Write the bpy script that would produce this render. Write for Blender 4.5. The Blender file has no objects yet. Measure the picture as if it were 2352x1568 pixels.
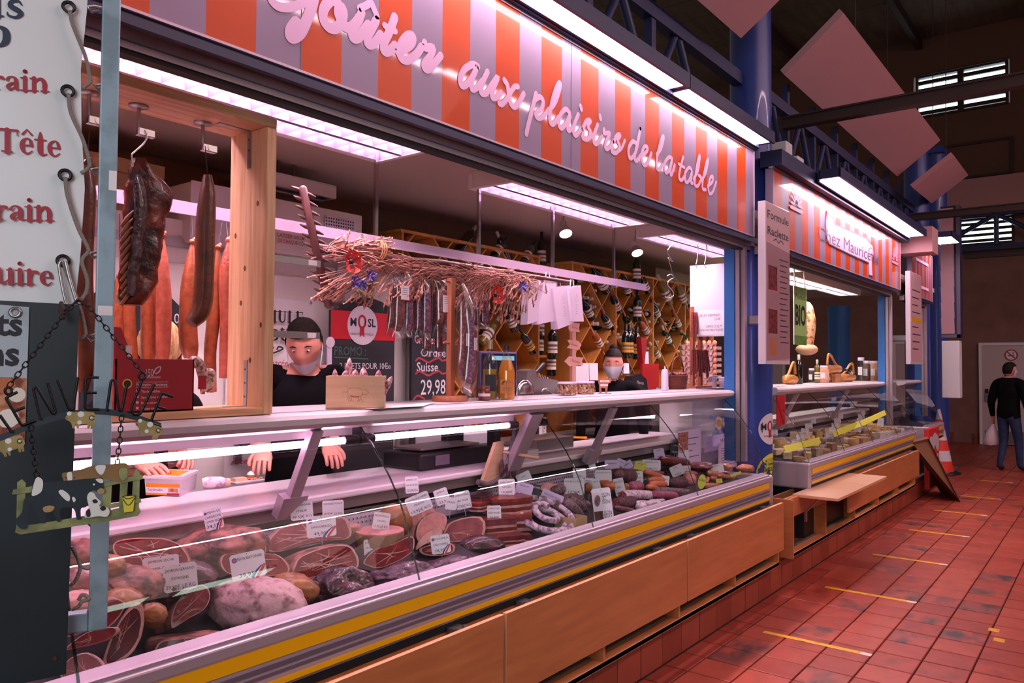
import bpy, math, random
import numpy as np
from mathutils import Vector as V, Matrix as M3, noise as NZ
random.seed(7)
SC = bpy.context.scene
COL = SC.collection
# ---------------------------------------------------------------- camera
YAW, PIT, ROL, FPX, CH = math.radians(37.89), math.radians(1.72), math.radians(0.389), 1785.0, 1.65
_f = V((math.cos(YAW)*math.cos(PIT), math.sin(YAW)*math.cos(PIT), math.sin(PIT)))
_r0 = V((math.sin(YAW), -math.cos(YAW), 0)); _u0 = _r0.cross(_f)
_r = _r0*math.cos(ROL)+_u0*math.sin(ROL); _u = -_r0*math.sin(ROL)+_u0*math.cos(ROL)
CAMP = V((0, 0, CH))
cd = bpy.data.cameras.new('camera'); cam = bpy.data.objects.new('camera', cd); COL.objects.link(cam)
cd.sensor_width = 36; cd.lens = 36*FPX/2352; cd.clip_start = 0.05; cd.clip_end = 100
cam.matrix_world = M3(((_r.x, _u.x, -_f.x, 0), (_r.y, _u.y, -_f.y, 0), (_r.z, _u.z, -_f.z, CH), (0, 0, 0, 1)))
SC.camera = cam
def ray(px, py): return _f*FPX+_r*(px-1176)-_u*(py-784)
def atY(px, py, y): d = ray(px, py); return CAMP+d*(y/d.y)
def atX(px, py, x): d = ray(px, py); return CAMP+d*(x/d.x)
def atZ(px, py, z): d = ray(px, py); return CAMP+d*((z-CH)/d.z)
def atP(px, py, o, n): d = ray(px, py); return CAMP+d*((o-CAMP).dot(n)/d.dot(n))
def atD(px, py, s): d = ray(px, py); return CAMP+d*(s/FPX)
# ---------------------------------------------------------------- world, light, exposure
SC.view_settings.view_transform = 'Standard'; SC.view_settings.look = 'None'
SC.view_settings.exposure = 1.3; SC.view_settings.gamma = 1.0; SC.view_settings.use_curve_mapping = False
SC.cycles.use_denoising = True
SC.cycles.max_bounces = 8; SC.cycles.transparent_max_bounces = 16
SC.cycles.sample_clamp_indirect = 6
SC.cycles.caustics_reflective = False; SC.cycles.caustics_refractive = False
W = bpy.data.worlds.new('world'); SC.world = W; W.use_nodes = True
W.node_tree.nodes['Background'].inputs[0].default_value = (0.75, 0.62, 0.62, 1)
W.node_tree.nodes['Background'].inputs[1].default_value = 0.07
PINK = (1.0, 0.62, 0.82); PINK2 = (1.0, 0.66, 0.74); DAY = (0.88, 0.93, 1.0); WARM = (1.0, 0.7, 0.5)
def area(name, loc, target, sx, sy, power, color):
 l = bpy.data.lights.new(name, 'AREA'); l.shape = 'RECTANGLE'; l.size = sx; l.size_y = sy
 l.energy = power; l.color = color
 o = bpy.data.objects.new(name, l); COL.objects.link(o); o.location = loc
 o.rotation_euler = (V(target)-V(loc)).to_track_quat('-Z', 'Y').to_euler()
 return o
area('entrance_daylight', (-2.6, -1.2, 2.6), (0.9, 1.2, 1.6), 2.2, 2.2, 36, DAY)
area('hall_pink_fill', (7.0, -5.5, 6.5), (8.5, 1.0, 0), 9, 4, 70, (1.0, 0.62, 0.6))  # added pink fill over the aisle, stands in for the pink lamps' wash
# ---------------------------------------------------------------- helpers
def lin(h):
 if not isinstance(h, str): return tuple(h)
 c = [int(h[i:i+2], 16)/255 for i in (0, 2, 4)]
 return tuple(x/12.92 if x <= .04045 else ((x+.055)/1.055)**2.4 for x in c)
_mats = {}
def mat(name, col, rough=.5, metal=0, spec=.5, noise=None, bump=0, bscale=40, emit=None, estr=0, coat=0):
 """noise = (scale_xyz or scale, second colour, lo, hi)"""
 if name in _mats: return _mats[name]
 m = bpy.data.materials.new(name); m.use_nodes = True; nt = m.node_tree; b = nt.nodes['Principled BSDF']
 col = lin(col); b.inputs['Base Color'].default_value = (*col, 1); b.inputs['Roughness'].default_value = rough
 b.inputs['Metallic'].default_value = metal; b.inputs['Specular IOR Level'].default_value = spec
 if coat: b.inputs['Coat Weight'].default_value = coat; b.inputs['Coat Roughness'].default_value = .045
 if noise or bump:
  tc = nt.nodes.new('ShaderNodeTexCoord'); mp = nt.nodes.new('ShaderNodeMapping'); nt.links.new(tc.outputs['Object'], mp.inputs[0])
 if noise:
  sc, c2, lo, hi = noise
  mp.inputs['Scale'].default_value = sc if isinstance(sc, tuple) else (sc, sc, sc)
  n = nt.nodes.new('ShaderNodeTexNoise'); n.inputs['Scale'].default_value = 1; n.inputs['Detail'].default_value = 5
  nt.links.new(mp.outputs[0], n.inputs['Vector'])
  r = nt.nodes.new('ShaderNodeValToRGB'); r.color_ramp.elements[0].position = lo; r.color_ramp.elements[1].position = hi
  r.color_ramp.elements[0].color = (*col, 1); r.color_ramp.elements[1].color = (*lin(c2), 1)
  nt.links.new(n.outputs['Fac'], r.inputs[0]); nt.links.new(r.outputs[0], b.inputs['Base Color'])
 if bump:
  n2 = nt.nodes.new('ShaderNodeTexNoise'); n2.inputs['Scale'].default_value = bscale; n2.inputs['Detail'].default_value = 4
  nt.links.new(tc.outputs['Object'], n2.inputs['Vector'])
  bp = nt.nodes.new('ShaderNodeBump'); bp.inputs['Strength'].default_value = bump; bp.inputs['Distance'].default_value = .01
  nt.links.new(n2.outputs['Fac'], bp.inputs['Height']); nt.links.new(bp.outputs[0], b.inputs['Normal'])
 if emit: b.inputs['Emission Color'].default_value = (*lin(emit), 1); b.inputs['Emission Strength'].default_value = estr
 _mats[name] = m; return m
def thin_glass(name, tint=(1, 1, 1), refl=1.0, rough=0.0, fog=0):
 if name in _mats: return _mats[name]
 m = bpy.data.materials.new(name); m.use_nodes = True; nt = m.node_tree; nt.nodes.clear()
 o = nt.nodes.new('ShaderNodeOutputMaterial'); t = nt.nodes.new('ShaderNodeBsdfTransparent'); g = nt.nodes.new('ShaderNodeBsdfGlossy')
 mx = nt.nodes.new('ShaderNodeMixShader'); fr = nt.nodes.new('ShaderNodeLayerWeight'); pw = nt.nodes.new('ShaderNodeMath'); pw.operation = 'POWER'; pw.inputs[1].default_value = 4.6
 t.inputs[0].default_value = (*tint, 1); g.inputs['Roughness'].default_value = rough
 mm = nt.nodes.new('ShaderNodeMath'); mm.operation = 'MULTIPLY_ADD'; mm.inputs[1].default_value = .9*refl; mm.inputs[2].default_value = .055*refl+fog
 nt.links.new(fr.outputs['Facing'], pw.inputs[0]); nt.links.new(pw.outputs[0], mm.inputs[0]); nt.links.new(mm.outputs[0], mx.inputs[0])
 nt.links.new(t.outputs[0], mx.inputs[1]); nt.links.new(g.outputs[0], mx.inputs[2]); nt.links.new(mx.outputs[0], o.inputs[0])
 _mats[name] = m; return m
def frame(o, r, u):
 """4x4 with x=r, y=u, z=r x u at origin o"""
 r = V(r).normalized(); u = V(u); u = (u-r*u.dot(r)).normalized(); n = r.cross(u); o = V(o)
 return M3(((r.x, u.x, n.x, o.x), (r.y, u.y, n.y, o.y), (r.z, u.z, n.z, o.z), (0, 0, 0, 1)))
_W = {}
class MB:
 def __init__(s): s.v = []; s.f = []; s.m = []; s.s = []
 def add(s, vs, fs, m=0, sm=False, T=None):
  b = len(s.v)
  s.v += [tuple(T @ V(p)) for p in vs] if T is not None else [tuple(p) for p in vs]
  for f in fs: s.f.append([b+i for i in f]); s.m.append(m); s.s.append(sm)
  return s
 def box(s, x0, x1, y0, y1, z0, z1, m=0, T=None):
  if x0 > x1: x0, x1 = x1, x0
  if y0 > y1: y0, y1 = y1, y0
  if z0 > z1: z0, z1 = z1, z0
  return s.add([(x0, y0, z0), (x1, y0, z0), (x1, y1, z0), (x0, y1, z0), (x0, y0, z1), (x1, y0, z1), (x1, y1, z1), (x0, y1, z1)],
              [(0, 3, 2, 1), (4, 5, 6, 7), (0, 1, 5, 4), (1, 2, 6, 5), (2, 3, 7, 6), (3, 0, 4, 7)], m, False, T)
 def loft(s, rings, m=0, sm=True, closed=True, cap0=True, cap1=True, T=None):
  n = len(rings[0]); vs = [p for r in rings for p in r]; fs = []
  for i in range(len(rings)-1):
   for j in range(n if closed else n-1):
    k = (j+1) % n; fs.append((i*n+j, i*n+k, (i+1)*n+k, (i+1)*n+j))
  s.add(vs, fs, m, sm, T)
  if cap0: s.add(rings[0][::-1], [tuple(range(n))], m, False, T)
  if cap1: s.add(rings[-1], [tuple(range(n))], m, False, T)
  return s
 def tube(s, pts, r, n=8, m=0, sm=True, caps=True, T=None, closed=False, flat=1.0):
  pts = [V(p) for p in pts]; rs = r if isinstance(r, (list, tuple)) else [r]*len(pts); rings = []
  L = len(pts); a = None
  for i, p in enumerate(pts):
   t = (pts[(i+1) % L] if (closed or i < L-1) else pts[i])-(pts[i-1] if (closed or i > 0) else pts[i])
   if t.length < 1e-9: t = V((0, 0, 1))
   t.normalize()
   if a is None: a = t.orthogonal().normalized()
   a = (a-t*a.dot(t)).normalized() if (a-t*a.dot(t)).length > 1e-6 else t.orthogonal().normalized()
   b = t.cross(a)
   rings.append([p+(a*math.cos(2*math.pi*k/n)+b*math.sin(2*math.pi*k/n)*flat)*rs[i] for k in range(n)])
  if closed: rings.append(rings[0]); caps = False
  return s.loft(rings, m, sm, True, caps, caps, T)
 def cyl(s, p0, p1, r0, r1=None, n=12, m=0, sm=True, caps=True, T=None):
  return s.tube([p0, p1], [r0, r0 if r1 is None else r1], n, m, sm, caps, T)
 def lathe(s, prof, n=16, m=0, sm=True, T=None, cap0=True, cap1=True):
  rings = [[(r*math.cos(2*math.pi*k/n), r*math.sin(2*math.pi*k/n), z) for k in range(n)] for r, z in prof]
  return s.loft(rings, m, sm, True, cap0, cap1, T)
 def prism(s, poly, t, m=0, T=None, sm=False):
  """polygon in local xy, from z=0 to z=t"""
  n = len(poly); a = sum(poly[i][0]*poly[(i+1) % n][1]-poly[(i+1) % n][0]*poly[i][1] for i in range(n))
  if a < 0: poly = poly[::-1]
  vs = [(x, y, 0) for x, y in poly]+[(x, y, t) for x, y in poly]
  s.add(vs, [tuple(range(n))[::-1], tuple(range(n, 2*n))], m, False, T)
  return s.add(vs, [(i, (i+1) % n, n+(i+1) % n, n+i) for i in range(n)], m, sm, T)
 def ell(s, rx, ry, rz, T=None, n=14, k=9, m=0, fn=None):
  rings = []
  for i in range(k+1):
   th = math.pi*(i+.001 if i == 0 else (i-.001 if i == k else i))/k; rr = []
   for j in range(n):
    ph = 2*math.pi*j/n; p = V((math.sin(th)*math.cos(ph), math.sin(th)*math.sin(ph), -math.cos(th)))
    q = fn(p) if fn else 1.0
    rr.append((p.x*rx*q, p.y*ry*q, p.z*rz*q))
   rings.append(rr)
  return s.loft(rings, m, True, True, False, False, T)
 def quad(s, a, b, c, d, m=0): return s.add([a, b, c, d], [(0, 1, 2, 3)], m)
 def mesh(s, name, mats, off=(0, 0, 0)):
  me = bpy.data.meshes.new(name); o = V(off)
  me.from_pydata([tuple(V(p)-o) for p in s.v] if o.length > 0 else s.v, [], s.f)
  for x in (mats if isinstance(mats, (list, tuple)) else [mats]): me.materials.append(x)
  me.polygons.foreach_set('material_index', s.m); me.polygons.foreach_set('use_smooth', s.s)
  me.update(); return me
 def build(s, name, mats, parent=None, label=None, cat=None, group=None, kind=None, bevel=0, sub=0):
  off = V((0, 0, 0))
  if parent is None:
   a = np.array(s.v); off = V(((a[:, 0].min()+a[:, 0].max())/2, (a[:, 1].min()+a[:, 1].max())/2, a[:, 2].min()))
  else: off = V(_W[parent])
  o = bpy.data.objects.new(name, s.mesh(name, mats, off)); COL.objects.link(o); _W[o] = off
  if parent is not None: o.parent = parent
  else: o.location = off
  if bevel:
   d = o.modifiers.new('bevel', 'BEVEL'); d.width = bevel; d.segments = 2; d.limit_method = 'ANGLE'
  if sub:
   d = o.modifiers.new('sub', 'SUBSURF'); d.levels = sub; d.render_levels = sub
  return tag(o, label, cat, group, kind)
def tag(o, label=None, cat=None, group=None, kind=None):
 if label: o['label'] = label
 if cat: o['category'] = cat
 if group: o['group'] = group
 if kind: o['kind'] = kind
 return o
def thing(name, loc, label=None, cat=None, group=None, kind=None):
 o = bpy.data.objects.new(name, None); COL.objects.link(o); o.location = loc; o.empty_display_size = .1; _W[o] = V(loc)
 return tag(o, label, cat, group, kind)
def copy_tree(o, loc=None, parent=None, label=None, group=None, rot=None, scale=None):
 c = o.copy(); COL.objects.link(c)
 if parent is not None: c.parent = parent
 for ch in o.children: copy_tree(ch, None, c)
 if loc is not None: c.location = loc; _W[c] = V(loc)
 if rot is not None: c.rotation_euler = rot
 if scale is not None: c.scale = scale if isinstance(scale, tuple) else (scale,)*3
 if label: c['label'] = label
 if group: c['group'] = group
 return c
_tc = {}
def text_geo(txt, bold=0.0, space=1.0):
 """outline geometry of printed lettering: verts (x, y), faces, with cap height 1"""
 k = (txt, bold, space)
 if k in _tc: return _tc[k]
 c = bpy.data.curves.new('lettering', 'FONT'); c.body = txt; c.size = 1.0; c.offset = bold; c.resolution_u = 2; c.space_character = space
 c.align_x = 'CENTER'; c.fill_mode = 'FRONT'
 o = bpy.data.objects.new('lettering', c); me = bpy.data.meshes.new_from_object(o)
 vs = [(v.co.x/.73, v.co.y/.73) for v in me.vertices]; fs = [tuple(p.vertices) for p in me.polygons]
 bpy.data.objects.remove(o); bpy.data.meshes.remove(me); bpy.data.curves.remove(c)
 _tc[k] = (vs, fs); return _tc[k]
def put_text(mb, txt, h, T, m=0, width=None, bold=0.0, align='C', squeeze=1.0, eps=.0006, shear=0):
 """flat printed text of cap height h in frame T (x right, y up), slightly proud"""
 vs, fs = text_geo(txt, bold)
 if not vs: return mb
 x0 = min(v[0] for v in vs); x1 = max(v[0] for v in vs)
 sx = h*squeeze if width is None else width/max(1e-6, x1-x0)
 cx = {'C': (x0+x1)/2, 'L': x0, 'R': x1}[align]
 return mb.add([((x-cx)*sx+shear*y*h, y*h, eps) for x, y in vs], fs, m, False, T)
def cat_rom(pts, n=6, closed=False):
 P = [V(p) for p in pts]; L = len(P); out = []
 if L < 3 and not closed: return P
 for i in range(L if closed else L-1):
  p0 = P[i-1] if (i > 0 or closed) else P[i]*2-P[i+1]; p1 = P[i]; p2 = P[(i+1) % L]
  p3 = P[(i+2) % L] if (i+2 < L or closed) else p2*2-p1
  for k in range(n):
   t = k/n; out.append(.5*((2*p1)+(p2-p0)*t+(2*p0-5*p1+4*p2-p3)*t*t+(3*p1-p0-3*p2+p3)*t**3))
 if not closed: out.append(P[-1])
 return out
def stroke(mb, pts, T, m=0, w=.1, smooth=True, eps=.0008, thick=0, n=5):
 """ribbon of pts (x, y[, width]) in frame T"""
 P = [V((p[0], p[1], p[2] if len(p) > 2 else w)) for p in pts]
 Q = cat_rom(P, n) if smooth and len(P) > 2 else P
 Lr = []
 for i, q in enumerate(Q):
  a = Q[max(0, i-1)]; b = Q[min(len(Q)-1, i+1)]; t = V((b.x-a.x, b.y-a.y)); t = t.normalized() if t.length > 1e-9 else V((1, 0))
  nx, ny = -t.y*q.z/2, t.x*q.z/2; Lr.append(((q.x+nx, q.y+ny), (q.x-nx, q.y-ny)))
 # round ends
 vs = []; fs = []
 for i, (a, b) in enumerate(Lr):
  e = eps+.00002*(i % 2); vs += [(*a, e), (*b, e)]
  if i: fs.append((2*i-2, 2*i-1, 2*i+1, 2*i))
 mb.add(vs, fs, m, False, T)
 for q in (Q[0], Q[-1]):
  k = 8; mb.add([(q.x+q.z/2*math.cos(2*math.pi*j/k), q.y+q.z/2*math.sin(2*math.pi*j/k), eps*1.01) for j in range(k)], [tuple(range(k))], m, False, T)
 return mb
def nz(p, s=1.0, o=0.0): return NZ.noise(V((p[0]*s+o, p[1]*s+o*1.7, p[2]*s-o)))
# ---------------------------------------------------------------- materials
m_tile = [mat('terracotta_tile_%d' % i, c, .42, spec=.4, noise=(9, d, .35, .75)) for i, (c, d) in enumerate((('a24432', '90392a'), ('a84a36', '963f2f'), ('983d2d', '863426'), ('a24230', '742f26')))]
m_burnt = mat('burnt_tile', 'a24432', .42, noise=((5, 9, 5), '3c2c2c', .42, .66))
m_grout = mat('grout', '4a2a26', .9)
m_tilev = [mat('plinth_tile_%d' % i, c, .35, noise=(6, d, .3, .75)) for i, (c, d) in enumerate((('9a4a34', '8a3f2d'), ('8e402c', '7d3826'), ('a04c36', '8c4230')))]
m_cement = mat('cement', '6e5a50', .9, noise=(12, '55453e', .3, .7))
m_wallfar = mat('hall_wall', '8a6458', .85, noise=(3, '7c584e', .3, .7))
m_board = mat('roof_board', '6e5a48', .85, noise=((1, 6, 6), '584636', .3, .7))
m_steel_dark = mat('dark_steel', '3a2622', .6)
m_blue = mat('blue_paint', '2c3f8c', .38, coat=.2)
m_bluel = mat('blue_paint_light', '2f6db0', .4)
m_navy = mat('navy_paint', '2a2f55', .45)
m_alu = mat('aluminium', 'b9aeb2', .35, metal=.7)
m_alul = mat('aluminium_satin', 'b5a3ae', .42, metal=.35)
m_alud = mat('aluminium_groove', '6f6270', .5, metal=.3)
m_chrome = mat('chrome', 'd8d2d4', .16, metal=1)
m_steel = mat('stainless', 'a8a2a0', .32, metal=.85)
m_yellow = mat('yellow_strip', 'f0b000', .35, coat=.3)
m_black = mat('black_plastic', '121014', .45)
m_rubber = mat('rubber', '0c0a0b', .8)
m_white = mat('white_laminate', 'd8ccd2', .3, coat=.2)
m_whitem = mat('white_matt', 'e6e0de', .6)
m_cream = mat('cream_panel', 'd8cfc0', .5)
m_ceil = mat('stall_ceiling', 'b8a394', .8)
m_wallbr = mat('stall_wall', '8a6a50', .8)
m_beech = mat('beech_laminate', 'c47a4a', .35, coat=.15, noise=((3, 3, 26), 'b46c40', .35, .65))
m_beechl = mat('beech_edge', 'd39a72', .45)
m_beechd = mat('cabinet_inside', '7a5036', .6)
m_orange = mat('sign_orange', 'cc4400', .4, spec=.15, coat=.38)
m_grey = mat('sign_grey', '947c96', .4, spec=.2, coat=.38)
m_lila = mat('sign_letter_lilac', 'f0bfe0', .6, spec=.2)
m_pinkp = mat('acoustic_panel', 'd8a0a4', .85)
m_glow = mat('strip_lamp_glow', 'ffffff', emit=(1.0, .74, .88), estr=11)
m_glow_in = mat('louvre_lamp_glow', 'ffffff', emit=(1.0, .70, .84), estr=42)
m_glow_w = mat('white_lamp_glow', 'ffffff', emit=(1.0, .90, .84), estr=16)
m_tube = mat('case_tube_glow', 'ffffff', emit=(1.0, .55, .84), estr=8)
m_day = mat('window_daylight', 'ffffff', emit=(.75, .95, 1.0), estr=2.2)
m_louv = mat('louvre_metal', '6a5a72', .35)
m_glass = thin_glass('case_glass', (.97, .985, .98), 1.0)
m_glassd = thin_glass('case_glass_edge', (.35, .42, .4), 1.0)
m_tag = mat('tag_white', 'e9e4ea', .4); m_ink = mat('ink', '1e1a20', .6); m_inkred = mat('ink_red', 'a81e34', .5)
m_paper = mat('paper', 'ece4e6', .7)
# ---------------------------------------------------------------- hall
TP = .2425
fl = thing('floor', (9, 0, 0), kind='structure')
MB().box(-4, 20, -7, 6, -.06, -.012).build('floor_bed', m_grout, fl)
tiles = []
for i in range(-30, 66):
 for j in range(-36, 24):
  x0 = 4.925+TP*i; y1 = 1.131+TP*j
  if x0 < .3 or x0 > 19.6 or y1-TP > (2.0 if x0 < 12.7 else 6): continue
  c = V((x0+TP/2, y1-TP/2, 0)); d = c-CAMP; dp = d.dot(_f)
  if dp < .5: continue
  px = 1176+FPX*d.dot(_r)/dp; py = 784-FPX*d.dot(_u)/dp
  if -60 < px < 2420 and py < 1640: tiles.append((dp, x0, y1))
tiles.sort()
def tile_mb(mb, x0, x1, y0, y1, z, m=0):
 g = .0045
 mb.add([(x0+g, y0+g, z-.014), (x1-g, y0+g, z-.014), (x1-g, y1-g, z-.014), (x0+g, y1-g, z-.014), (x0+g, y0+g, z-.002), (x1-g, y0+g, z-.002), (x1-g, y1-g, z-.002), (x0+g, y1-g, z-.002),
   (x0+g+.003, y0+g+.003, z), (x1-g-.003, y0+g+.003, z), (x1-g-.003, y1-g-.003, z), (x0+g+.003, y1-g-.003, z)],
           [(8, 9, 10, 11)]+[(k, (k+1) % 4, 4+(k+1) % 4, 4+k) for k in range(4)]+[(4+k, 4+(k+1) % 4, 8+(k+1) % 4, 8+k) for k in range(4)], m)
rest = MB()
for k, (dp, x0, y1) in enumerate(tiles):
 rr = random.random(); mi = 4 if rr < .1 else int(rr*97) % 4; z = -.0004+.0008*random.random()
 y1c = min(y1, 1.996) if x0 < 12.7 else y1
 if k < 298:
  t = MB(); tile_mb(t, x0, x0+TP, y1-TP, y1c, z); t.build('tile', (m_tile+[m_burnt])[mi], fl)
 else: tile_mb(rest, x0, x0+TP, y1-TP, y1c, z, mi)
rest.build('far_tiles', m_tile+[m_burnt], fl, kind='stuff')
# floor tapes
m_tape = mat('yellow_tape', 'd9a020', .5, noise=((40, 12, 5), '5a3a14', .58, .66)); m_tapew = mat('tape_worn', 'e2c9b8', .6)
for i, (x, y0, y1) in enumerate(((4.828, 1.131, 1.756), (6.095, 1.132, 1.75), (7.42, 1.14, 1.72), (8.782, 1.157, 1.694), (10.165, 1.166, 1.696), (11.55, 1.17, 1.62), (13.3, 1.2, 1.65))):
 t = MB().box(x-.022, x+.022, y0+.06, y1, .0006, .0022).build('floor_tape', m_tape, None, 'worn yellow and black queue tape across the tiles, %s from the camera' % ('nearest', 'second', 'third', 'fourth', 'fifth', 'sixth', 'seventh')[i], 'tape', 'queue marking tapes on the floor')
 MB().box(x-.022, x+.022, y0, y0+.06, .0006, .0021).build('torn_end', m_tapew, t)
p = [atZ(a, b, 0) for a, b in ((2283, 1447), (2295, 1470))]
for q, w in zip(p, ('upper', 'lower')):
 t = MB().box(q.x-.035, q.x+.035, q.y-.03, q.y+.03, .0006, .0022).build('tape_patch', m_tape, None, 'small square yellow tape patch on the tiles, %s of two' % w, 'tape', 'small tape patches at the right')
# far wall
wf = MB().box(19.75, 19.95, -8, 9, 0, 4.35).box(19.75, 19.95, -8, 9, 4.95, 5.0).box(19.75, 19.95, -8, 1.7, 4.35, 4.95).box(19.75, 19.95, 2.9, 9, 4.35, 4.95).build('wall_far', m_wallfar, None, kind='structure')
MB().box(19.7, 19.75, 2.9, 9, 0, .22).box(19.7, 19.75, 2.42, 2.5, 0, .22).build('baseboard_far', m_tilev[1], None, kind='structure')
MB().box(19.75, 19.95, -8, 9, 5.0, 7.4).box(19.75, 19.95, -8, 1.75, 7.4, 8.4).box(19.75, 19.95, 3.65, 9, 7.4, 8.4).box(19.75, 19.95, -8, 9, 8.4, 10.2).build('wall_upper', mat('upper_wall', '6a4a3a', .9), None, kind='structure')
MB().box(19.3, 19.74, -8, 3.3, 5.05, 5.75).build('trim_1', mat('far_beam_pink', 'b98684', .8), None, kind='structure')
MB().box(19.5, 19.7, -8, 3.3, 4.2, 4.32).build('trim_2', m_navy, None, kind='structure')
def slat_window(name, y0, y1, z0, z1, n, cols):
 w = thing(name, (19.8, (y0+y1)/2, z0), kind='structure')
 MB().box(19.86, 19.9, y0, y1, z0, z1).build('pane', m_day, w)
 fr = MB(); f = .05
 fr.box(19.7, 19.86, y0-f, y0, z0-f, z1+f).box(19.7, 19.86, y1, y1+f, z0-f, z1+f).box(19.7, 19.86, y0, y1, z1, z1+f).box(19.7, 19.86, y0, y1, z0-f, z0)
 for k in range(1, cols): yy = y0+(y1-y0)*k/cols; fr.box(19.72, 19.86, yy-.06, yy+.06, z0, z1)
 fr.build('window_frame', m_steel_dark, w)
 for k in range(n):
  zz = z0+(z1-z0)*(k+.5)/n; h = (z1-z0)/n
  MB().box(19.78, 19.84, y0, y1, zz-h*.28, zz+h*.22).build('slat', m_steel_dark, w)
slat_window('window_1', 1.83, 3.53, 7.42, 8.3, 5, 2)
slat_window('window_2', 1.75, 2.85, 4.4, 4.9, 4, 1)
slat_window('window_3', 1.75, 3.0, 5.9, 6.6, 5, 1)
# truss in front of the lower far window
tr = thing('trim_3', (19.4, 2, 4.3), kind='structure')
for a, b in (((1.0, 4.3), (2.0, 4.95)), ((2.0, 4.95), (3.2, 4.3)), ((.2, 4.95), (1.0, 4.3)), ((3.2, 4.3), (4.2, 4.95)), ((2.0, 4.3), (2.0, 4.95)), ((-1, 4.95), (5, 4.95))):
 MB().tube([(19.45, a[0], a[1]), (19.45, b[0], b[1])], .05, 6).build('truss_bar', m_navy, tr)
# doors
m_door = mat('door_white', 'c9b3b0', .5); m_kick = mat('kick_plate', '7d7274', .35, metal=.6)
def hall_door(name, y0, y1, h):
 d = thing(name, (19.7, (y0+y1)/2, 0), kind='structure')
 MB().box(19.68, 19.74, y0+.06, y1-.06, .02, h-.06).build('door_leaf', m_door, d, bevel=.006)
 MB().box(19.66, 19.75, y0, y0+.06, 0, h).box(19.66, 19.75, y1-.06, y1, 0, h).box(19.66, 19.75, y0+.06, y1-.06, h-.06, h).build('door_frame', m_whitem, d)
 MB().box(19.67, 19.68, y0+.1, y1-.1, .04, .3).build('kick_plate', m_kick, d)
 return d
d1 = hall_door('door_1', 1.25, 2.38, 2.2)
h = MB().box(19.65, 19.68, 2.2, 2.27, .92, 1.14).tube([(19.65, 2.235, 1.05), (19.61, 2.235, 1.05), (19.61, 2.12, 1.05)], .012, 8).build('door_handle', m_steel, d1)
MB().box(19.645, 19.655, 2.205, 2.265, 1.1, 1.2).build('lock', m_black, d1)
d2 = hall_door('door_2', 3.0, 4.1, 2.25)
hd = hall_door('door_3', 6.6, 7.9, 2.2)
# door signs
m_red = mat('sign_red', 'b01c2c', .4); m_signblue = mat('sign_blue', '1c4a8c', .4)
def no_smoking(c, r, lab):
 t = thing('no_smoking_sign', c, lab, 'sign'); T = frame(V(c)+V((-.012, 0, 0)), (0, -1, 0), (0, 0, 1))
 MB().lathe([(r, -.01), (r, -.004)], 24, T=T).build('sign_disc', m_whitem, t)
 g = MB(); ring = [(r*.86*math.cos(a*math.pi/16), r*.86*math.sin(a*math.pi/16)) for a in range(33)]
 stroke(g, ring, T, 0, r*.2, False); stroke(g, [(-r*.6, r*.6), (r*.6, -r*.6)], T, 0, r*.17, False, eps=.0015); g.build('red_ring', m_red, t)
 g = MB(); stroke(g, [(-r*.45, -r*.1), (r*.4, -r*.1)], T, 0, r*.14, False, eps=.0004); stroke(g, [(r*.35, .1*r), (r*.2, .3*r), (r*.4, .45*r)], T, 0, r*.08, eps=.0004); g.build('cigarette', m_ink, t)
no_smoking((19.68, 1.78, 1.93), .13, 'round red no smoking sign on the white toilet door')
no_smoking((19.68, 7.25, 1.95), .15, 'round red no smoking sign on the door seen through stall glass')
t = thing('restroom_sign', (19.675, 1.74, 1.6), 'teal standing person symbol on the white toilet door', 'sign')
T = frame((19.672, 1.74, 1.69), (0, -1, 0), (0, 0, 1)); g = MB(); g.lathe([(.022, -.004), (.022, .002)], 12, T=T @ M3.Translation((0, .055, 0)))
stroke(g, [(0, .03), (0, -.02)], T, 0, .05, False, eps=.002); stroke(g, [(0, -.02), (0, -.09)], T, 0, .035, False, eps=.002); g.build('symbol', mat('teal', '2a7f86', .5), t)
t = thing('wheelchair_sign', (19.675, 1.82, 1.4), 'square blue wheelchair sign on the white toilet door', 'sign')
MB().box(19.668, 19.678, 1.73, 1.91, 1.4, 1.58).build('sign_plate', m_signblue, t)
T = frame((19.667, 1.82, 1.49), (0, -1, 0), (0, 0, 1)); g = MB()
stroke(g, [(-.03, .02), (-.045, -.02), (-.01, -.055), (.03, -.04), (.035, -.02)], T, 0, .014); stroke(g, [(-.012, .05), (-.008, 0), (.03, 0), (.045, -.045)], T, 0, .014, False, eps=.0012)
g.lathe([(.014, 0), (.014, .002)], 10, T=T @ M3.Translation((-.014, .065, 0))); g.build('wheelchair', m_white, t)
# hall roof : boards and purlins
cl = thing('ceiling', (12, 0, 9), kind='structure')
for i in range(22):
 x0 = 2+i*.85
 MB().box(x0, x0+.83, -8, 9, 9.2+.004*(i % 3), 9.24).build('ceiling_board', m_board, cl)
for y in (-4, -1.5, 1.0, 3.5, 6): MB().box(2, 19.8, y-.06, y+.06, 8.98, 9.2).build('purlin', m_steel_dark, cl)
for i, x in enumerate((7.0, 12.5, 17.5)): MB().box(x-.05, x+.05, -8, 2.35, 3.79, 3.875).box(x-.07, x+.07, -8, 2.35, 3.875, 3.89).build('trim_%d' % (4+i), m_steel_dark, None, kind='structure')
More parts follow.
